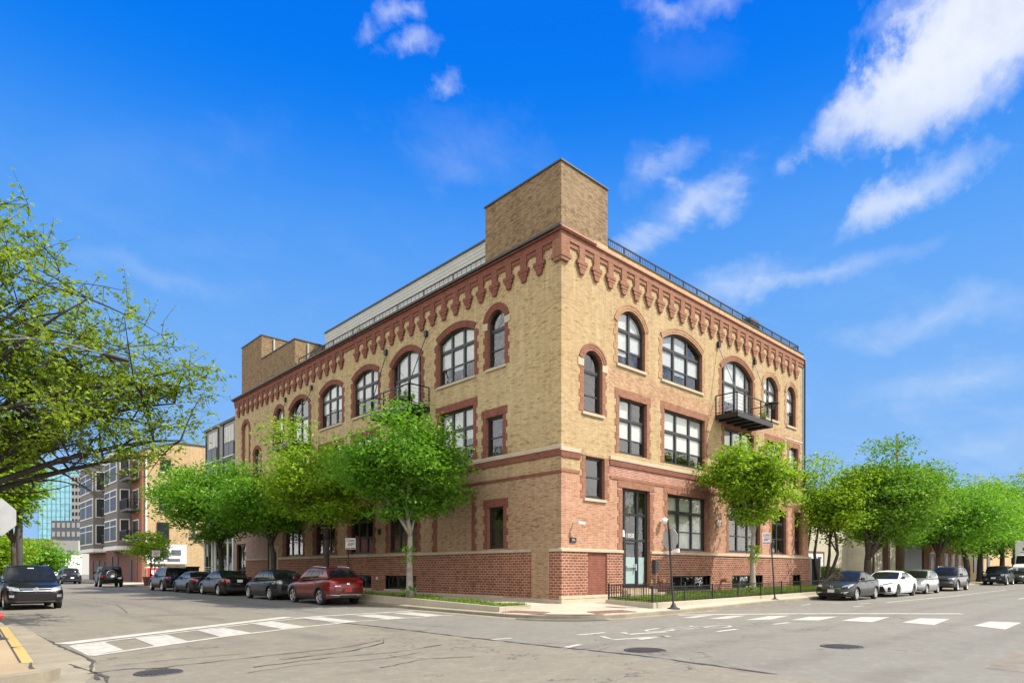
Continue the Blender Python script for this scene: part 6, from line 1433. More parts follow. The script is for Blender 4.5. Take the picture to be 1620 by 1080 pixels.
# the black suv facing us on the left
s = dict(SUV, L=4.43, W=1.84, H=1.67, wb=2.60, r=.35, rack=1, round=.12, top=[(-2.21, .98), (-2.05, 1.10), (-1.4, 1.10), (0, 1.05), (1.0, 1.07), (1.3, 1.06), (1.75, 1.0), (2.05, .92), (2.21, .78)], gh=dict(cowl=1.18, rf=.42, rr=-1.70, tail=-2.05, zc=1.04, zq=1.08, side=[(1.10, 1.40, .10), (1.43, 1.70, .12), (1.73, 1.88, .2)], zr=1.61, topv=.88, yb=.90, yr=.74))
s['patches'] = [('headlight', 'F', [(.46, .70), (.80, .75), (.85, .90), (.50, .83)], 'lamp_clear', dict(off=.014)), ('grille', 'F', [(-.46, .69), (.46, .69), (.48, .84), (-.48, .84)], 'well', dict(mirror=False, off=.008, nu=16)), ('grille_bar', 'F', [(-.46, .705), (.46, .705), (.46, .735), (-.46, .735)], 'chrome', dict(mirror=False, off=.018, nu=16, nv=2)), ('grille_bar', 'F', [(-.48, .785), (.48, .785), (.48, .815), (-.48, .815)], 'chrome', dict(mirror=False, off=.018, nu=16, nv=2)),
    ('bumper_intake', 'F', [(-.52, .38), (.52, .38), (.56, .60), (-.56, .60)], 'well', dict(mirror=False, off=.008, nu=16)), ('bumper_trim', 'F', [(-.50, .265), (.50, .265), (.62, .345), (-.62, .345)], 'steel', dict(mirror=False, off=.016, nu=16, nv=2)), ('fog_lamp', 'F', pw(.64, .48, .78, .57), 'lamp_clear', dict(off=.016)), ('fog_surround', 'F', pw(.58, .40, .84, .62), 'well', dict(off=.009))]
vw, Pv, _ = car('suv', 'black suv with chrome grille bars facing the camera at the left kerb', (-15.60, 14.2, -.02), -PI/2, s, 'paint_black')
bd_ = MB(); Mx = Matrix.Translation((2.20, 0, .765)) @ Matrix.Rotation(PI/2, 4, 'Y'); bd_.lathe([(.085, 0), (.085, .02), (.072, .025), (.070, .012), (0, .012)], 20, Mx)
for a, b in (((-.035, .045), (0, -.005)), ((.035, .045), (0, -.005)), ((-.055, .0), (-.025, -.055)), ((-.025, -.055), (0, -.01)), ((0, -.01), (.025, -.055)), ((.025, -.055), (.055, 0))): bd_.bar((2.222, a[0], .765+a[1]), (2.222, b[0], .765+b[1]), .012)
bd_.build('badge', M['chrome'], vw)
mi_ = MB(); mi_.bar(Pv(.02, .86)+Vector((.0, -.1, 0)), Pv(.02, .86)+Vector((0, .1, 0)), .05); mi_.build('sticker', M['sign_white'], vw)
# far cars at the end of the street
s = dict(SUV, L=4.8, W=1.9, H=1.74, wb=2.8); s['patches'] = rear_set(1.9, .95, 1.12, .5, .92, 'lamp_clear', .6)
car('suv', 'dark suv far up the street left of the off road car', (-6.6, 67, 0), PI/2, s, 'paint_slate')
car('suv', 'pale silver suv at the far end of the street', (-7.2, 84, 0), PI/2, s, 'paint_pale')
s = dict(SEDAN); s['patches'] = rear_set(1.76, .8, .95, .5, .8)
car('sedan', 'pale car farthest away beside the bonnet of the black suv', (-14.2, 92, 0), PI/2, s, 'paint_pale')

# box truck
tk = empty('box_truck', 'white box truck with a dark blue name on its front, parked under the far trees', 'truck', (62, -6.5, gz(60, -6)), PI)
m_ = MB(); m_.box(-4.4, 2.0, -1.22, 1.22, 1.0, 4.15); m_.build('cargo_box', M['white_paint'], tk, bevel=.05)
m_ = MB(); m_.prism([(2.05, -1.05, .85), (4.3, -1.05, .85), (4.3, -1.05, 1.55), (4.15, -1.05, 1.72), (3.35, -1.05, 1.86), (2.95, -1.05, 2.75), (2.05, -1.05, 2.8)], (0, 2.1, 0)); m_.build('cab', M['white_paint'], tk, bevel=.06, smooth=True, angle=45)
m_ = MB(); m_.add([(3.39, -.95, 1.93), (3.39, .95, 1.93), (3.03, .90, 2.68), (3.03, -.90, 2.68)], [(0, 1, 2, 3)]); m_.build('windshield', M['car_glass'], tk)
for sg in (-1, 1):
    m_ = MB(); m_.add([(2.2, sg*1.06, 1.9), (3.2, sg*1.06, 1.9), (2.92, sg*1.06, 2.62), (2.2, sg*1.06, 2.62)], [(0, 1, 2, 3)]); m_.build('side_window', M['car_glass'], tk)
    m_ = MB(); m_.box(4.3, 4.34, sg*.9-.16, sg*.9+.12, 1.15, 1.45); m_.build('headlight', M['lamp_clear'], tk)
    m_ = MB(); m_.box(3.0, 3.1, sg*1.25-.10, sg*1.25+.10, 1.9, 2.5); m_.bar((3.05, sg*1.04, 2.1), (3.05, sg*1.2, 2.1), .04); m_.build('mirror', M['black_metal'], tk)
    for x in (-2.8, 3.2):
        m_ = MB(); m_.lathe([(0, -.14), (.42, -.14), (.48, -.08), (.48, .08), (.42, .14), (.2, .12), (0, .12)], 24, Matrix.Translation((x, sg*.98, .48)) @ Matrix.Rotation(PI/2, 4, 'X')); m_.build('wheel', M['rubber'], tk, smooth=True, angle=40)
m_ = MB(); m_.box(4.305, 4.33, -.62, .62, 1.0, 1.5); m_.build('grille', M['slate'], tk)
m_ = MB(); m_.box(4.2, 4.5, -1.15, 1.15, .5, .82); m_.box(-4.3, 4.2, -.5, .5, .55, .95); m_.build('bumper', M['black_metal'], tk)
m_ = MB(); m_.box(2.001, 2.02, -.62, .75, 3.18, 3.5); m_.box(2.001, 2.02, .62, .95, 3.10, 3.72); m_.box(2.001, 2.018, -.8, .95, 3.02, 3.08); m_.build('lettering', M['slate'], tk)
# ------------------------------------------------------------------ street furniture
def octagon(cx, cy, cz, rad, nrm, t=.012):
    n = Vector(nrm).normalized(); s = n.cross(Vector((0, 0, 1))).normalized(); u = Vector((0, 0, 1)); c = Vector((cx, cy, cz))
    P = [c+(s*math.cos(PI/8+PI/4*i)+u*math.sin(PI/8+PI/4*i))*rad for i in range(8)]; return P, n*t
def stop_sign(name, label, base, top, cz, face, extra, rad=.40):
    t = empty(name, label, 'sign', base)
    b = Vector(base); tp = Vector(top)-b
    m_ = MB(); m_.bar((0, 0, 0), tp, .06, .045, up=(0, 1, 0)); m_.build('post', M['black_metal'], t)
    m_ = MB(); m_.lathe([(0, 0), (.24, 0), (.23, .03), (.12, .07), (.08, .16), (.05, .22), (0, .22)], 14); m_.build('base', M['cladding'], t)
    n = Vector(face).normalized(); k = (cz-b.z)/tp.z; c = tp*k+n*.045
    P, o = octagon(c.x, c.y, c.z, rad, n)
    m_ = MB(); m_.prism(P, o); sg = m_.build('sign_panel', M['grey_back'], t)
    P2, o2 = octagon(*(c+n*.013), rad*.985, n, .002); m_ = MB(); m_.prism(P2, o2); m_.build('sign_face', M['sign_red'], sg)
    P3, o3 = octagon(*(c+n*.006), rad*1.005, n, .004); m_ = MB(); m_.prism(P3, o3); m_.build('sign_rim', M['sign_white'], sg)
    z_ = n; x_ = Vector((0, 0, 1)).cross(z_).normalized(); y_ = z_.cross(x_); text_mesh('lettering', 'STOP', rad*.72, M['sign_white'], sg, Matrix.Translation(c+n*.018-y_*rad*.25-x_*rad*.8) @ Matrix((x_, y_, z_)).transposed().to_4x4())
    s = n.cross(Vector((0, 0, 1))).normalized()
    for w_, h_, dx, dz in extra:
        q = c+s*dx+Vector((0, 0, dz)); m_ = MB(); P = [q+s*a+Vector((0, 0, b_)) for a, b_ in ((-w_/2, -h_/2), (w_/2, -h_/2), (w_/2, h_/2), (-w_/2, h_/2))]; m_.prism(P, n*.008); m_.build('plaque', M['sign_white'], t)
    return t
bz = sw(1.75, -4.05)
sg1 = stop_sign('stop_sign', 'stop sign seen from behind on a leaning black post in front of the low fence', (1.75, -4.05, bz), (1.58, -3.92, bz+3.30), 2.62, (1, -.25, 0), [(.30, .15, -.02, -.50)], .42)
m_ = MB(); m_.box(-.05, .05, -.22, .02, 2.1, 2.24); kid_ = m_.build('bracket', M['trim_white'], sg1)
sg2 = stop_sign('stop_sign', 'pale stop sign seen from behind at the left edge, beside the tree', (-17.66, -.34, .0), (-17.70, -.30, 3.35), 2.56, (.12, 1, 0), [(.26, .13, -.16, -.20)], .41)

def parking_sign(name, label, base, top, cz, face, w_, h_, dx, bars, post='black_metal', strip='sign_red'):
    t = empty(name, label, 'sign', base); b = Vector(base); tp = Vector(top)-b
    m_ = MB(); m_.bar((0, 0, 0), tp*.55, .05, .05, up=(0, 1, 0)); m_.bar(tp*.55, tp, .045, .045, up=(0, 1, 0)); m_.build('post', M[post], t)
    m_ = MB(); m_.lathe([(0, 0), (.16, 0), (.14, .025), (.06, .05), (.05, .10), (0, .10)], 12); m_.build('base', M['cladding'], t)
    n = Vector(face).normalized(); s = Vector((0, 0, 1)).cross(n).normalized(); k = (cz-b.z)/tp.z; c = tp*k+n*.035+s*dx
    def pl_(x0, x1, z0, z1, off, mat, nm, par, th=.003):
        m_ = MB(); m_.prism([c+n*off+s*x+Vector((0, 0, z)) for x, z in ((x0, z0), (x1, z0), (x1, z1), (x0, z1))], n*th); return m_.build(nm, M[mat], par)
    p = pl_(-w_/2, w_/2, -h_/2, h_/2, 0, 'sign_white', 'sign_panel', t, .01)
    if bars:
        m_ = MB(); q = c+n*.0115+s*(-w_*.24)+Vector((0, 0, h_*.26)); R_ = w_*.17
        ring = [(math.cos(2*PI*i/20), math.sin(2*PI*i/20)) for i in range(20)]
        m_.strip([q+s*a*R_+Vector((0, 0, b_*R_)) for a, b_ in ring], [q+s*a*R_*.72+Vector((0, 0, b_*R_*.72)) for a, b_ in ring], 0, True)
        m_.add([q+s*a*R_+Vector((0, 0, b_*R_)) for a, b_ in ((-.75, .6), (-.6, .75), (.75, -.6), (.6, -.75))], [(0, 1, 2, 3)]); m_.build('symbol', M['sign_red'], p)
        m_ = MB()
        for x0, x1, z in ((-.08, .42, .30), (-.05, .40, .20), (-.2, .42, .02), (-.30, .38, -.10), (-.3, .2, -.2)):
            m_.prism([c+n*.0115+s*x*w_+Vector((0, 0, zz*h_)) for x, zz in ((x0, z), (x1, z), (x1, z+.055), (x0, z+.055))], n*.001)
        m_.build('lettering', M['sign_ink'], p)
        pl_(-w_*.45, -.02*w_, -h_*.45, -h_*.36, .011, strip, 'stripe', p); pl_(.03*w_, .43*w_, -h_*.45, -h_*.36, .011, 'sign_ink', 'stripe', p)
    return t
gP = 'parking signs on black posts'
parking_sign('parking_sign', 'white square parking sign on a black post behind the dark red suv', (-3.95, 9.9, .25), (-3.98, 9.95, 2.75), 2.72, (-.55, -1, 0), .46, .52, .12, True)
parking_sign('parking_sign', 'tall narrow white parking sign on a kinked black post before the sunny brick front', (10.15, -4.05, sw(10.15, -4.05)), (9.88, -4.0, 2.75), 2.93, (-1, -.9, 0), .36, .52, -.22, True)
parking_sign('parking_sign', 'small white sign on a dark post at the young tree by the orange cone', (-3.9, 43.5, .1), (-3.9, 43.5, 3.0), 2.9, (-.2, -1, 0), .62, .55, .1, True)
# fence round the front bed
def picket(path, zf, h, gap, post_every, name, parent):
    m_ = MB(); pm = []
    for a, b in zip(path[:-1], path[1:]):
        a, b = Vector(a), Vector(b); L_ = (b-a).length; d = (b-a).normalized(); n = max(1, int(L_/gap))
        npst = max(1, round(L_/post_every))
        seg = max(1, int(L_/3))
        for k in range(seg):
            p, q = a.lerp(b, k/seg), a.lerp(b, (k+1)/seg)
            for zz in (h, .09): m_.bar((p.x, p.y, zf(p.x, p.y)+zz), (q.x, q.y, zf(q.x, q.y)+zz), .026)
        for i in range(n): p = a.lerp(b, (i+.5)/n); z = zf(p.x, p.y); m_.bar((p.x, p.y, z+.02), (p.x, p.y, z+h+.03), .015, up=(1, 0, 0))
        for i in range(npst): p = a.lerp(b, (i+1)/npst); z = zf(p.x, p.y); q = MB(); q.bar((p.x, p.y, z-.05), (p.x, p.y, z+h+.07), .045, up=(1, 0, 0)); pm.append(q)
    return m_, pm
fe = empty('picket_fence', 'low black iron picket fence round the grassy front bed', 'fence', (12, -3.53, .25))
fm, fp = picket([(6.2, -1.26), (1.42, -1.26), (1.20, -3.50), (12.0, -3.53)], zr, .58, .115, 2.0, 'fence', fe)
kid(fm.build('pickets', M['black_metal']), fe); [kid(q.build('post', M['black_metal']), fe) for q in fp]
fm, fp = picket([(12.0, -3.53), (23.3, -3.53)], zr, .58, .155, 2.4, 'fence', fe); kid(fm.build('pickets', M['black_metal']), fe); [kid(q.build('post', M['black_metal']), fe) for q in fp]
# gate at the far end of the sunny front
gt = empty('metal_gate', 'tall dark gate closing the gap past the end of the brick front', 'gate', (24.05, -.1, .3))
m_ = MB(); m_.box(0, 1.5, 0, .06, 0, 1.95); m_.build('gate_panel', M['black_metal'], gt)
for x in (-.02, 1.5): m_ = MB(); m_.box(x, x+.08, -.03, .09, -.2, 2.05); m_.build('post', M['galv'], gt)
# hydrant at the left edge
hy = empty('fire_hydrant', 'bright red fire hydrant at the left edge by the yellow kerb', 'hydrant', (-17.72, .15, .02))
m_ = MB(); m_.lathe([(0, 0), (.17, 0), (.17, .04), (.115, .05), (.105, .48), (.15, .50), (.15, .54), (.125, .56), (.12, .66), (.08, .74), (.03, .77), (.03, .82), (0, .82)], 20); m_.build('barrel', M['hydrant_red'], hy, smooth=True, angle=40)
m_ = MB()
for ax, rr in (((1, 0), .065), ((-1, 0), .065), ((0, -1), .085)):
    Mx = Matrix.Translation((ax[0]*.10, ax[1]*.10, .46)) @ (Matrix.Rotation(PI/2*ax[0], 4, 'Y') if ax[0] else Matrix.Rotation(PI/2, 4, 'X')); m_.lathe([(0, 0), (rr*.85, 0), (rr*.85, .06), (rr, .06), (rr, .11), (rr*.4, .12), (rr*.4, .15), (0, .15)], 14, Mx)
m_.build('nozzle', M['hydrant_red'], hy, smooth=True, angle=35)
# street lamp whose arm reaches in from the left edge
lp = empty('street_lamp', 'grey street lamp with a long curved arm passing in front of the airy tree', 'street lamp', (-18.15, 1.4, .02))
m_ = MB(); m_.tube([(0, 0, 0), (0, 0, .5), (0, 0, 7.0)], [.11, .09, .06], 12); m_.build('pole', M['galv'], lp, smooth=True)
m_ = MB(); m_.tube([(0, 0, 6.3), (.5, -.04, 6.62), (1.2, -.08, 6.84), (2.0, -.12, 6.88), (2.75, -.16, 6.80)], .022, 8); m_.tube([(0, 0, 6.82), (.8, -.05, 6.86), (1.5, -.09, 6.88)], .014, 6); m_.build('arm', M['pole_grey'], lp, smooth=True)
m_ = MB(); m_.lathe([(0, -.04), (.06, -.03), (.10, .10), (.12, .32), (.07, .52), (0, .56)], 14, Matrix.Translation((2.72, -.16, 6.80)) @ Matrix.Rotation(PI/2+.09, 4, 'Y') @ Matrix.Scale(.55, 4, (1, 0, 0))); m_.build('lamp_head', M['cladding'], lp, smooth=True)
# grey pole behind the black suv
up = empty('utility_pole', 'thick grey pole standing behind the black suv at the left', 'pole', (-15.3, 20.5, 0))
m_ = MB(); m_.tube([(0, 0, 0), (0, 0, 4), (.1, 0, 9.5)], [.16, .15, .12], 14); m_.build('shaft', M['pole_grey'], up, smooth=True)
up = empty('utility_pole', 'tall brown wooden pole rising out of the trees on the sunny street', 'pole', (45.5, .9, .3))
m_ = MB(); m_.tube([(0, 0, 0), (0, 0, 13.4)], [.14, .09], 12); m_.build('shaft', M['wood_pole'], up, smooth=True)
m_ = MB(); m_.box(-.9, .9, -.06, .06, 11.5, 11.65); m_.build('crossarm', M['wood_pole'], up)
# cone and bin by the young tree
cn = empty('traffic_cone', 'orange traffic cone on the pavement by the young tree', 'cone', (-4.0, 41.6, .12))
m_ = MB(); m_.lathe([(0, 0), (.2, 0), (.2, .04), (.15, .05), (.03, .82), (0, .82)], 16); m_.build('cone', M['cone_orange'], cn, smooth=True, angle=40)
bn = empty('planter_tub', 'square dark red tub on the pavement left of the orange cone', 'planter', (-3.9, 45.2, .1))
m_ = MB(); m_.hexa([(-.32, -.32, 0), (.32, -.32, 0), (.32, .32, 0), (-.32, .32, 0)], [(-.42, -.42, .75), (.42, -.42, .75), (.42, .42, .75), (-.42, .42, .75)]); m_.build('tub', M['planter_brown'], bn)
m_ = MB(); m_.box(-.45, .45, -.45, .45, .75, .81); m_.build('rim', M['planter_brown'], bn)
# plants and things on the balconies and roof
def bush(name, label, loc, rad, n, size, mat, seed, cat='plant'):
    t = empty(name, label, cat, loc); r = np.random.default_rng(seed); q = r.normal(0, .5, (n, 3))*np.array(rad); q[:, 2] = np.abs(q[:, 2])+.22
    leaf_mesh('foliage', q, size, mat, seed, t); m_ = MB(); m_.lathe([(0, 0), (.11, 0), (.15, .26), (.13, .26), (0, .22)], 12); m_.build('pot', M['planter_brown'], t); return t
bush('potted_plant', 'dark potted shrub on the balcony of the shaded side', (-1.0, 9.7, 9.64), (.28, .28, .62), 340, .11, 'leaf_deep', 61)
bush('potted_plant', 'potted shrub on the far end of the shaded balcony', (-1.0, 9.25, 9.64), (.22, .22, .5), 220, .10, 'leaf_deep', 62)
bush('potted_plant', 'small potted plant on the right end of the sunny balcony', (15.4, -1.0, 9.64), (.22, .2, .4), 160, .10, 'leaf_olive', 63)
def grass_tuft(name, label, loc, n, h, seed):
    r = random.Random(seed); t = empty(name, label, 'plant', loc); m_ = MB()
    for i in range(n):
        a = r.uniform(0, 2*PI); d = r.uniform(.1, .5); x0 = r.uniform(-.15, .15); y0 = r.uniform(-.5, .5); z = h*r.uniform(.5, 1)
        m_.tube([(x0, y0, 0), (x0+d*.4*math.cos(a), y0+d*.4*math.sin(a), z*.6), (x0+d*math.cos(a), y0+d*math.sin(a), z)], [.012, .010, .003], 4)
    m_.build('stems', M['leaf_olive'], t); return t
grass_tuft('roof_plant', 'tall grassy plants growing behind the roof rail of the shaded side', (.9, 17.4, 15.15), 46, 1.5, 64)
grass_tuft('roof_plant', 'thin grassy plants farther along the roof rail', (.9, 14.6, 15.15), 22, 1.2, 65)
gr = empty('barbecue', 'dark covered barbecue standing behind the sunny roof rail', 'barbecue', (17.0, .5, 15.1))
m_ = MB(); m_.box(-.55, .55, -.28, .28, 0, .85); m_.prism([(-.6, -.3, .85), (.6, -.3, .85), (.5, -.2, 1.08), (-.45, -.2, 1.08)], (0, .55, 0)); m_.build('cover', M['rubber'], gr, bevel=.04)
gr = empty('roof_table', 'small grey table at the far corner of the roof', 'table', (21.2, .8, 15.0))
m_ = MB(); m_.box(-.45, .45, -.35, .35, .72, .78); m_.build('table_top', M['galv'], gr)
for x in (-.4, .4):
    for y in (-.3, .3): m_ = MB(); m_.box(x-.025, x+.025, y-.025, y+.025, 0, .72); m_.build('leg', M['galv'], gr)
pt = empty('flower_tray', 'dark round tray hung on the right corner of the sunny balcony', 'tray', (16.0, -1.2, 10.62))
m_ = MB(); m_.lathe([(0, 0), (.30, 0), (.38, .12), (.36, .13), (0, .05)], 16); m_.build('tray', M['black_metal'], pt)
r_ = np.random.default_rng(5); leaf_mesh('foliage', np.stack([r_.uniform(-.3, .3, 90), r_.uniform(-.25, .25, 90), r_.uniform(.08, .18, 90)], 1), .09, 'leaf_deep', 66, pt)
# ------------------------------------------------------------------ neighbouring buildings
def bx(mb, a, b, c, d, e, f, mi=0): return mb.box(a, b, c, d, e, f, mi)
# dark grey modern house next to the loft
gh = empty('grey_house', 'dark grey panelled house with a white slatted top between the loft and the buff gable', 'building', (3, 40, 0))
def gk(mb, nm, mt, par=None): o = mb.build(nm, M[mt]); par = par or gh; o.parent = par; off = Vector((0, 0, 0)); p = par
while False: pass
def part(root, nm, mt, mb, par=None, **kw):
    """mesh given in world coordinates, parented below a thing that stands at root.location"""
    o = mb.build(nm, M[mt], **kw); o.parent = par or root
    o.matrix_parent_inverse = Matrix() if par else Matrix.Translation(-Vector(root.location)); return o
m_ = MB(); m_.box(.15, 12, YE+.05, 43.3, 0, 13.75); part(gh, 'wall', 'grey_siding', m_)
m_ = MB(); m_.box(.02, 12.1, YE+.05, 43.4, 13.75, 13.95); part(gh, 'coping', 'coping', m_)
for y0 in (36.0, 39.9):
    for k in range(6): m_ = MB(); m_.box(.06, .16, y0+.25+.36*k, y0+.40+.36*k, 12.1, 13.4); part(gh, 'slat', 'trim_white', m_)
m_ = MB()
for y in (38.55, 39.75, 42.9): m_.box(.05, .15, y, y+.12, 4.6, 13.75)
for z in (4.3, 7.4, 10.6): m_.box(.04, .15, YE+.1, 43.3, z, z+.22)
part(gh, 'cladding', 'dark_siding', m_)
for z in (4.75, 7.85, 11.0):
    for y0, y1 in ((36.2, 38.2), (40.2, 42.6)):
        zt_ = z+(2.3 if z < 10 else .95); m_ = MB(); m_.box(.08, .15, y0-.08, y1+.08, z-.08, zt_+.08); f_ = part(gh, 'window', 'black_frame', m_)
        m_ = MB(); m_.box(.06, .081, y0, (y0+y1)/2-.04, z, zt_); m_.box(.06, .081, (y0+y1)/2+.04, y1, z, zt_); part(gh, 'pane', 'car_glass', m_, f_)
        m_ = MB(); m_.box(-.02, .14, y0-.1, y1+.1, z-.16, z-.07); part(gh, 'sill', 'trim_white', m_, f_)
for z in (4.2,):
    m_ = MB(); m_.box(-1.2, .1, 38.4, 43.6, z, z+.18); bl2 = part(gh, 'balcony', 'dark_siding', m_)
    m_ = MB()
    for y in np.arange(38.4, 43.61, .18): m_.bar((-1.18, y, z+.18), (-1.18, y, z+1.15), .02, up=(1, 0, 0))
    m_.bar((-1.18, 38.4, z+1.15), (-1.18, 43.6, z+1.15), .05); m_.bar((-1.18, 43.6, z+1.15), (.1, 43.6, z+1.15), .05); part(gh, 'railing', 'black_metal', m_, bl2)
m_ = MB()
for y in (36.2, 37.4, 38.9, 40.4, 41.2, 42.4, 43.2): m_.box(.04, .15, y, y+.22, .2, 4.1)
part(gh, 'post', 'trim_white', m_)
m_ = MB()
for y0, y1 in ((36.45, 37.3), (37.7, 38.8), (39.2, 40.3), (41.5, 42.3), (42.7, 43.1)): m_.box(.10, .16, y0, y1, .3, 3.7)
part(gh, 'storefront', 'car_glass', m_)
# stair of radiating treads in front of it
sr = empty('winder_stair', 'dark fan shaped outdoor stair in front of the grey house', 'stair', (-1.0, 39, .3))
for i in range(9):
    a = R(8+19*i); m_ = MB(); c = Vector((-1.0, 39.2, .35+.17*i)); d = Vector((-.25*math.sin(a), math.cos(a), 0)).normalized(); m_.bar(c, c+d*1.7, .30, .06); part(sr, 'tread', 'galv' if i % 2 else 'steel', m_)
m_ = MB(); m_.tube([(-1.0, 39.2, 0), (-1.0, 39.2, 2.6)], .09, 8); part(sr, 'newel', 'black_metal', m_)
# yard rail and dumpster
yr_ = empty('yard_railing', 'black railing along the yard before the buff gable', 'railing', (-.4, 48, .1)); m_ = MB()
for y in np.arange(44.2, 52.2, .22): m_.bar((-.4, y, .1), (-.4, y, 1.35), .025, up=(1, 0, 0))
for z in (.3, 1.35): m_.bar((-.4, 44.2, z), (-.4, 52.2, z), .05)
part(yr_, 'rail', 'black_metal', m_)
dp = empty('dumpster', 'black dumpster with a white disc standing before the buff gable', 'dumpster', (.3, 50.2, .1))
m_ = MB(); m_.hexa([(-.6, 48.9, .15), (1.2, 48.9, .15), (1.2, 51.4, .15), (-.6, 51.4, .15)], [(-.8, 48.8, 1.75), (1.3, 48.8, 1.75), (1.3, 51.5, 1.75), (-.8, 51.5, 1.75)]); part(dp, 'bin', 'rubber', m_)
m_ = MB(); m_.box(-.85, 1.35, 48.7, 51.6, 1.75, 1.85); part(dp, 'lid', 'black_metal', m_)
m_ = MB(); m_.lathe([(0, 0), (.3, 0), (.3, .02), (0, .02)], 18, Matrix.Translation((0.1, 48.82, 1.2)) @ Matrix.Rotation(PI/2, 4, 'X')); part(dp, 'disc', 'sign_white', m_)
bn2 = empty('banner', 'white banner with a red strip hung low on the buff gable', 'banner', (.5, 61.9, 1.5)); 
m_ = MB(); m_.box(-.1, 4.0, 62.1, 62.2, 2.2, 4.4); m_.box(-.1, 4.0, 62.1, 62.2, .6, 1.9); part(bn2, 'cloth', 'sign_white', m_)
m_ = MB(); m_.box(-.05, 3.9, 62.06, 62.099, .7, 1.75); part(bn2, 'stripe', 'sign_red', m_)
m_ = MB()
for a, b, c, d in ((.3, 1.2, 3.3, 3.9), (1.5, 2.1, 2.7, 3.9), (2.4, 3.4, 3.2, 3.8), (.6, 1.6, 2.5, 2.75), (2.0, 3.3, 2.5, 2.8)): m_.box(a, b, 62.06, 62.099, c, d)
part(bn2, 'lettering', 'slate', m_)
m_ = MB()
for i in range(5): m_.box(.3+.65*i, .75+.65*i, 62.03, 62.059, .95, 1.5)
part(bn2, 'lettering', 'sign_white', m_)

# bay fronted block with its buff gable
bb = empty('bay_block', 'four storey block with grey bays, maroon brick base and buff brick gable', 'building', (5, 80, 0))
m_ = MB(); m_.prism([(-.3, 62.3, -.2), (12, 62.3, -.2), (12, 62.3, 16.0), (5.2, 62.3, 16.0), (3.0, 62.3, 15.95), (-.3, 62.3, 14.8)], (0, 29, 0)); part(bb, 'wall', 'brick_tan', m_)
m_ = MB(); m_.prism([(-.4, 62.2, 14.8), (3.0, 62.2, 15.95), (5.2, 62.2, 16.0), (12.1, 62.2, 16.0), (12.1, 62.2, 16.15), (3.0, 62.2, 16.12), (-.4, 62.2, 15.0)], (0, 29.3, 0)); part(bb, 'coping', 'coping', m_)
m_ = MB(); m_.box(-.55, -.29, 62.25, 66.6, -.2, 14.8); part(bb, 'pilaster', 'brick_orange', m_)
m_ = MB(); m_.box(-.62, -.28, 64.0, 91.2, -.2, 4.0); part(bb, 'base_wall', 'brick_maroon', m_)
m_ = MB(); m_.box(-.5, -.28, 66.6, 91.2, 4.0, 14.6); part(bb, 'wall', 'taupe', m_)
def bay(y0, y1, pr, top):
    m_ = MB(); c = 1.3
    P = [(-.5, y0), (-.5-pr, y0+c*.5), (-.5-pr, y1-c), (-.5, y1)]
    m_.prism([(x, y, 4.3) for x, y in P], (0, 0, top-4.3)); b = part(bb, 'bay', 'taupe', m_)
    m_ = MB(); Q = [(-.4, y0-.15), (-.6-pr, y0+c*.5-.1), (-.6-pr, y1-c+.1), (-.4, y1+.15)]
    m_.prism([(x, y, 3.85) for x, y in Q], (0, 0, .45)); part(bb, 'bay_trim', 'trim_white', m_, b)
    m_ = MB(); m_.prism([(x, y, top) for x, y in Q], (0, 0, .35)); part(bb, 'bay_trim', 'trim_white', m_, b)
    for z in (5.0, 8.45, 11.9):
        for a, e in ((y0+c*.5+.4, (y0+y1)/2-.3), ((y0+y1)/2+.0, y1-c-.3)):
            m_ = MB(); m_.box(-.56-pr, -.49-pr, a-.15, e+.15, z-.15, z+2.45); w_ = part(bb, 'window', 'trim_white', m_)
            m_ = MB(); dw = (e-a)/4
            for kk in range(4): m_.box(-.59-pr, -.561-pr, a+dw*kk+.07, a+dw*(kk+1)-.07, z, z+1.55); m_.box(-.59-pr, -.561-pr, a+dw*kk+.07, a+dw*(kk+1)-.07, z+1.68, z+2.3)
            part(bb, 'pane', 'dark_pane', m_, w_)
        d = Vector((-pr, c*.5, 0)).normalized(); o_ = Vector((-d.y, d.x, 0)); o_ = -o_ if o_.y > 0 else o_; c0 = Vector((-.5-pr/2, y0+c*.25, z)); hw = pr*.30
        m_ = MB(); P_ = [c0-d*(hw+.1)+o_*.02, c0+d*(hw+.1)+o_*.02]; m_.prism([P_[0]-Vector((0, 0, .1)), P_[1]-Vector((0, 0, .1)), P_[1]+Vector((0, 0, 2.4)), P_[0]+Vector((0, 0, 2.4))], o_*.05); w_ = part(bb, 'window', 'trim_white', m_)
        m_ = MB(); P_ = [c0-d*hw+o_*.071, c0+d*hw+o_*.071]; m_.prism([P_[0], P_[1], P_[1]+Vector((0, 0, 2.3)), P_[0]+Vector((0, 0, 2.3))], o_*.02); part(bb, 'pane', 'dark_pane', m_, w_)
bay(66.8, 75.6, 1.35, 14.9); bay(79.8, 90.9, 1.45, 15.2)
m_ = MB(); m_.box(-.6, -.27, 75.7, 79.7, 4.0, 14.5); part(bb, 'wall', 'brick_orange', m_)
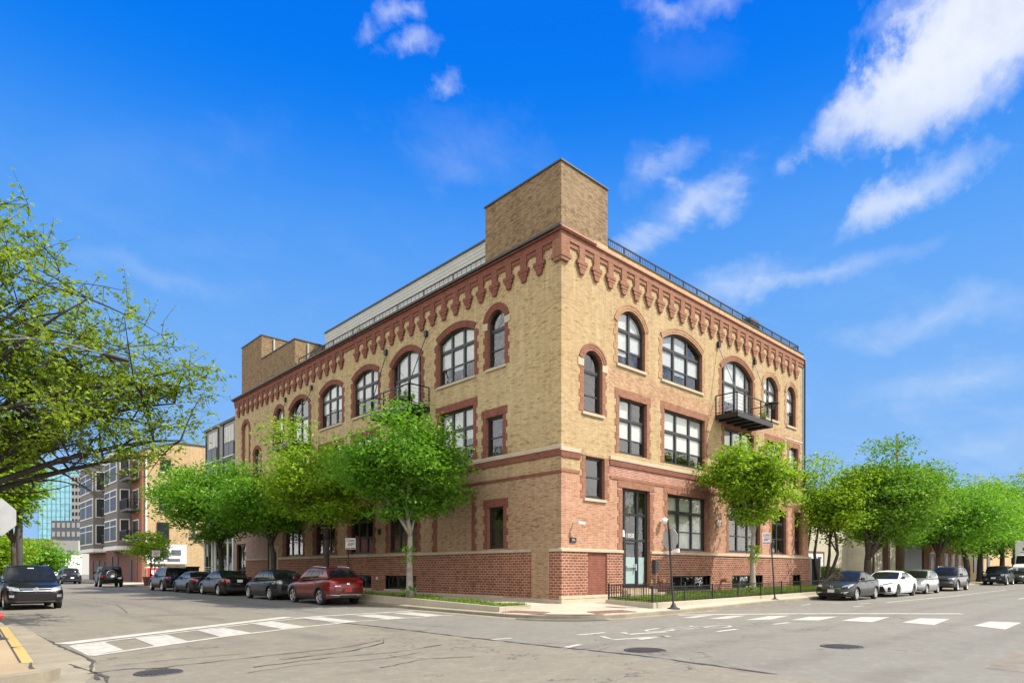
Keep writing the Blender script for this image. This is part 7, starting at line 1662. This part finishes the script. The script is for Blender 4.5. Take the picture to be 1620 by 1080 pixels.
def bal(y0, y1, z, pr=1.5):
    m_ = MB(); m_.box(-.5-pr, -.5, y0, y1, z-.25, z); f_ = part(bb, 'balcony', 'dark_siding', m_)
    m_ = MB(); loop = [(-.5, y0), (-.5-pr, y0), (-.5-pr, y1), (-.5, y1)]
    for (a, b), (c, d) in zip(loop[:-1], loop[1:]):
        m_.bar((a, b, z+1.05), (c, d, z+1.05), .07); n = int((abs(c-a)+abs(d-b))/.2)
        for i in range(n+1): m_.bar((a+(c-a)*i/n, b+(d-b)*i/n, z), (a+(c-a)*i/n, b+(d-b)*i/n, z+1.05), .045, up=(1, 0, 0))
    part(bb, 'railing', 'black_metal', m_, f_)
    m_ = MB(); m_.box(-.56, -.49, y0+.4, y1-.3, z+.05, z+2.35); w_ = part(bb, 'balcony_door', 'trim_white', m_)
    m_ = MB(); m_.box(-.60, -.561, y0+.6, y1-.5, z+.15, z+2.2); part(bb, 'pane', 'dark_pane', m_, w_)
for z in (4.9, 8.35, 11.8): bal(63.2, 66.5, z, 1.3); bal(76.2, 79.2, z, .8)
for y0, y1, z1 in ((66.2, 67.3, 2.7), (73, 74.3, 3.2), (76.0, 77.2, 3.2), (80.5, 81.6, 2.6), (84, 85.4, 2.8), (88, 89.3, 2.8)):
    m_ = MB(); m_.box(-.70, -.6, y0, y1, 0, z1); part(bb, 'door', 'black_metal', m_)
for x0, z in ((1.35, 10.0), (1.25, 5.2), (.9, 6.9)):
    pass
for x, z, w_, h_ in ((1.2, 8.2, 1.3, 3.0), (.95, 3.9, 1.25, 3.0), (1.3, 12.6, 1.1, 1.4)):
    m_ = MB(); m_.box(x, x+w_, 62.22, 62.29, z, z+h_); f_ = part(bb, 'window', 'black_frame', m_)
    m_ = MB(); m_.box(x+.1, x+w_-.1, 62.19, 62.221, z+.1, z+h_/2-.05); m_.box(x+.1, x+w_-.1, 62.19, 62.221, z+h_/2+.05, z+h_-.1); part(bb, 'pane', 'dark_pane', m_, f_)
    m_ = MB(); m_.box(x-.1, x+w_+.1, 62.12, 62.29, z-.2, z); part(bb, 'sill', 'limestone', m_, f_)
m_ = MB(); m_.tube([(5.0, 62.15, 9.5), (5.0, 62.15, 5.6), (7.2, 62.15, 3.6), (7.2, 62.15, 1.2)], .13, 8); m_.tube([(-.15, 62.15, 14.6), (-.15, 62.15, 3)], .1, 8); part(bb, 'downpipe', 'trim_white', m_)

# far end of the street
def tower(name, label, px0, px1, py, dist, depth, mat, rows=0, cols=0, win_mat='dark_pane', frame=False, zb=0.):
    d0 = Vector((.6832, .7302, 0)); rt = Vector((.7302, -.6832, 0)); c = Vector((CAM.x, CAM.y, 0))+d0*dist
    a, b = (px0-810)/1009*dist, (px1-810)/1009*dist; h = 1.45+(902-py)/1009*dist
    root = empty(name, label, 'building', c+rt*(a+b)/2)
    P = [c+rt*a, c+rt*b, c+rt*b+d0*depth, c+rt*a+d0*depth]
    m_ = MB(); m_.prism([(p.x, p.y, zb) for p in P], (0, 0, h)); part(root, 'wall', mat, m_)
    if rows:
        for i in range(cols):
            for j in range(rows):
                m_ = MB(); u0, u1 = a+(b-a)*(i+.18)/cols, a+(b-a)*(i+.82)/cols; z0, z1 = h*(j+.2)/rows, h*(j+.75)/rows
                q = [c+rt*u0-d0*.1, c+rt*u1-d0*.1]; m_.add([(q[0].x, q[0].y, z0), (q[1].x, q[1].y, z0), (q[1].x, q[1].y, z1), (q[0].x, q[0].y, z1)], [(0, 1, 2, 3)]); part(root, 'window', win_mat, m_)
    if frame:
        m_ = MB()
        for i in range(frame+1):
            u = a+(b-a)*i/frame; q = c+rt*u-d0*.25; m_.bar((q.x, q.y, 0), (q.x, q.y, h), .28)
        nn = int(h/4)
        for j in range(nn+1):
            p, q = c+rt*a-d0*.22, c+rt*b-d0*.22; m_.bar((p.x, p.y, j*h/nn), (q.x, q.y, j*h/nn), .22)
        part(root, 'mullion', 'glass_mullion', m_)
    return root
tower('glass_tower', 'tall blue glass tower at the far end of the shaded street', 60, 124, 738, 420, 30, 'blue_glass', frame=9)
tower('office_tower', 'dark concrete frame tower right of the blue glass tower', 113, 129, 752, 400, 20, 'concrete_pale', 14, 3)
tower('office_block', 'dark slate office block in front of the blue glass tower', 81, 128, 823, 300, 20, 'slate', 6, 6, 'concrete_pale')
tower('brown_block', 'low brown building below the glass tower at the street end', 34, 70, 852, 240, 20, 'brown_mass', 4, 1, 'concrete_pale')
tower('white_block', 'low white building before the slate office block', 84, 124, 855, 230, 15, 'concrete_pale')
tower('white_shed', 'low white flat roof at the street end behind the grey pole', 40, 72, 876, 180, 15, 'trim_white')
# signs at the street end
for i, (px, py) in enumerate(((94, 882), (106, 880), (122, 883), (98, 889))):
    pass

# buildings beyond the sunny front
st_ = empty('stucco_garage', 'low tan stucco building with a white garage door behind the trees', 'building', (34, 6, .3))
m_ = MB(); m_.box(25.5, 43, 4.2, 14, 0, 5.4); part(st_, 'wall', 'stucco', m_)
m_ = MB(); m_.box(25.4, 43.1, 4.1, 14.1, 5.4, 5.6); part(st_, 'coping', 'coping', m_)
m_ = MB(); m_.box(31.0, 37.2, 4.12, 4.21, .3, 2.9); gd = part(st_, 'garage_door', 'garage_white', m_)
m_ = MB(); m_.box(30.85, 37.35, 4.08, 4.2, 2.9, 3.05); m_.box(30.85, 31.0, 4.08, 4.2, .3, 2.9); m_.box(37.2, 37.35, 4.08, 4.2, .3, 2.9); part(st_, 'door_frame', 'brown_mass', m_, gd)
m_ = MB()
for z in (.95, 1.6, 2.25): m_.box(31.0, 37.2, 4.108, 4.121, z, z+.03)
m_.box(36.0, 36.8, 4.10, 4.119, 2.45, 2.6); part(st_, 'panel_line', 'slate', m_, gd)
tw_ = empty('stucco_wall', 'pale weathered stucco building right of the white garage door', 'building', (47, 3, .3))
m_ = MB(); m_.box(43.1, 50.5, 2.4, 12, 0, 6.2); part(tw_, 'wall', 'stucco_pale', m_)
m_ = MB(); m_.box(50.6, 51.2, 1.9, 2.5, 0, 6.4); m_.box(46.6, 47.1, 1.95, 2.41, 0, 6.3); part(tw_, 'pilaster', 'brown_mass', m_)
gw = empty('metal_shed', 'pale grey ribbed metal shed among the far trees', 'building', (54, 3, .3))
m_ = MB(); m_.box(51.4, 58.5, 2.3, 10, 0, 6.0)
part(gw, 'wall', 'concrete_pale', m_); m_ = MB()
for k in range(18): m_.box(51.5+.39*k, 51.62+.39*k, 2.24, 2.31, 0, 5.9)
part(gw, 'rib', 'galv', m_)
rbk = empty('brick_row_house', 'orange red brick building behind the navy suv', 'building', (66, 3, .3))
m_ = MB(); m_.box(59, 76, 2.2, 12, 0, 7.5); part(rbk, 'wall', 'brick_orange', m_)
for x in (61, 64, 67, 70, 73):
    m_ = MB(); m_.box(x, x+1.3, 2.12, 2.21, 1.2, 3.4); f_ = part(rbk, 'window', 'trim_white', m_); m_ = MB(); m_.box(x+.12, x+1.18, 2.09, 2.121, 1.3, 3.3); part(rbk, 'pane', 'dark_pane', m_, f_)
m_ = MB(); m_.box(76.1, 110, 2.4, 12, 0, 9); rb2 = empty('brick_row_house', 'tan brick building at the far right end of the sunny street', 'building', (90, 3, .3)); part(rb2, 'wall', 'brick_tan', m_)
for x in (78, 82, 86, 90): m_ = MB(); m_.box(x, x+1.5, 2.3, 2.41, 1.2, 3.4); part(rb2, 'window', 'dark_pane', m_)

ac = empty('brick_row_house', 'long two storey brick row across the road from the loft building', 'building', (-32, 40, 0))
m_ = MB(); m_.box(-40, -28, 8, 78, 0, 8.6); part(ac, 'wall', 'brick_maroon', m_)
m_ = MB(); m_.box(-40.2, -27.8, 7.8, 78.2, 8.6, 8.85); part(ac, 'coping', 'coping', m_)
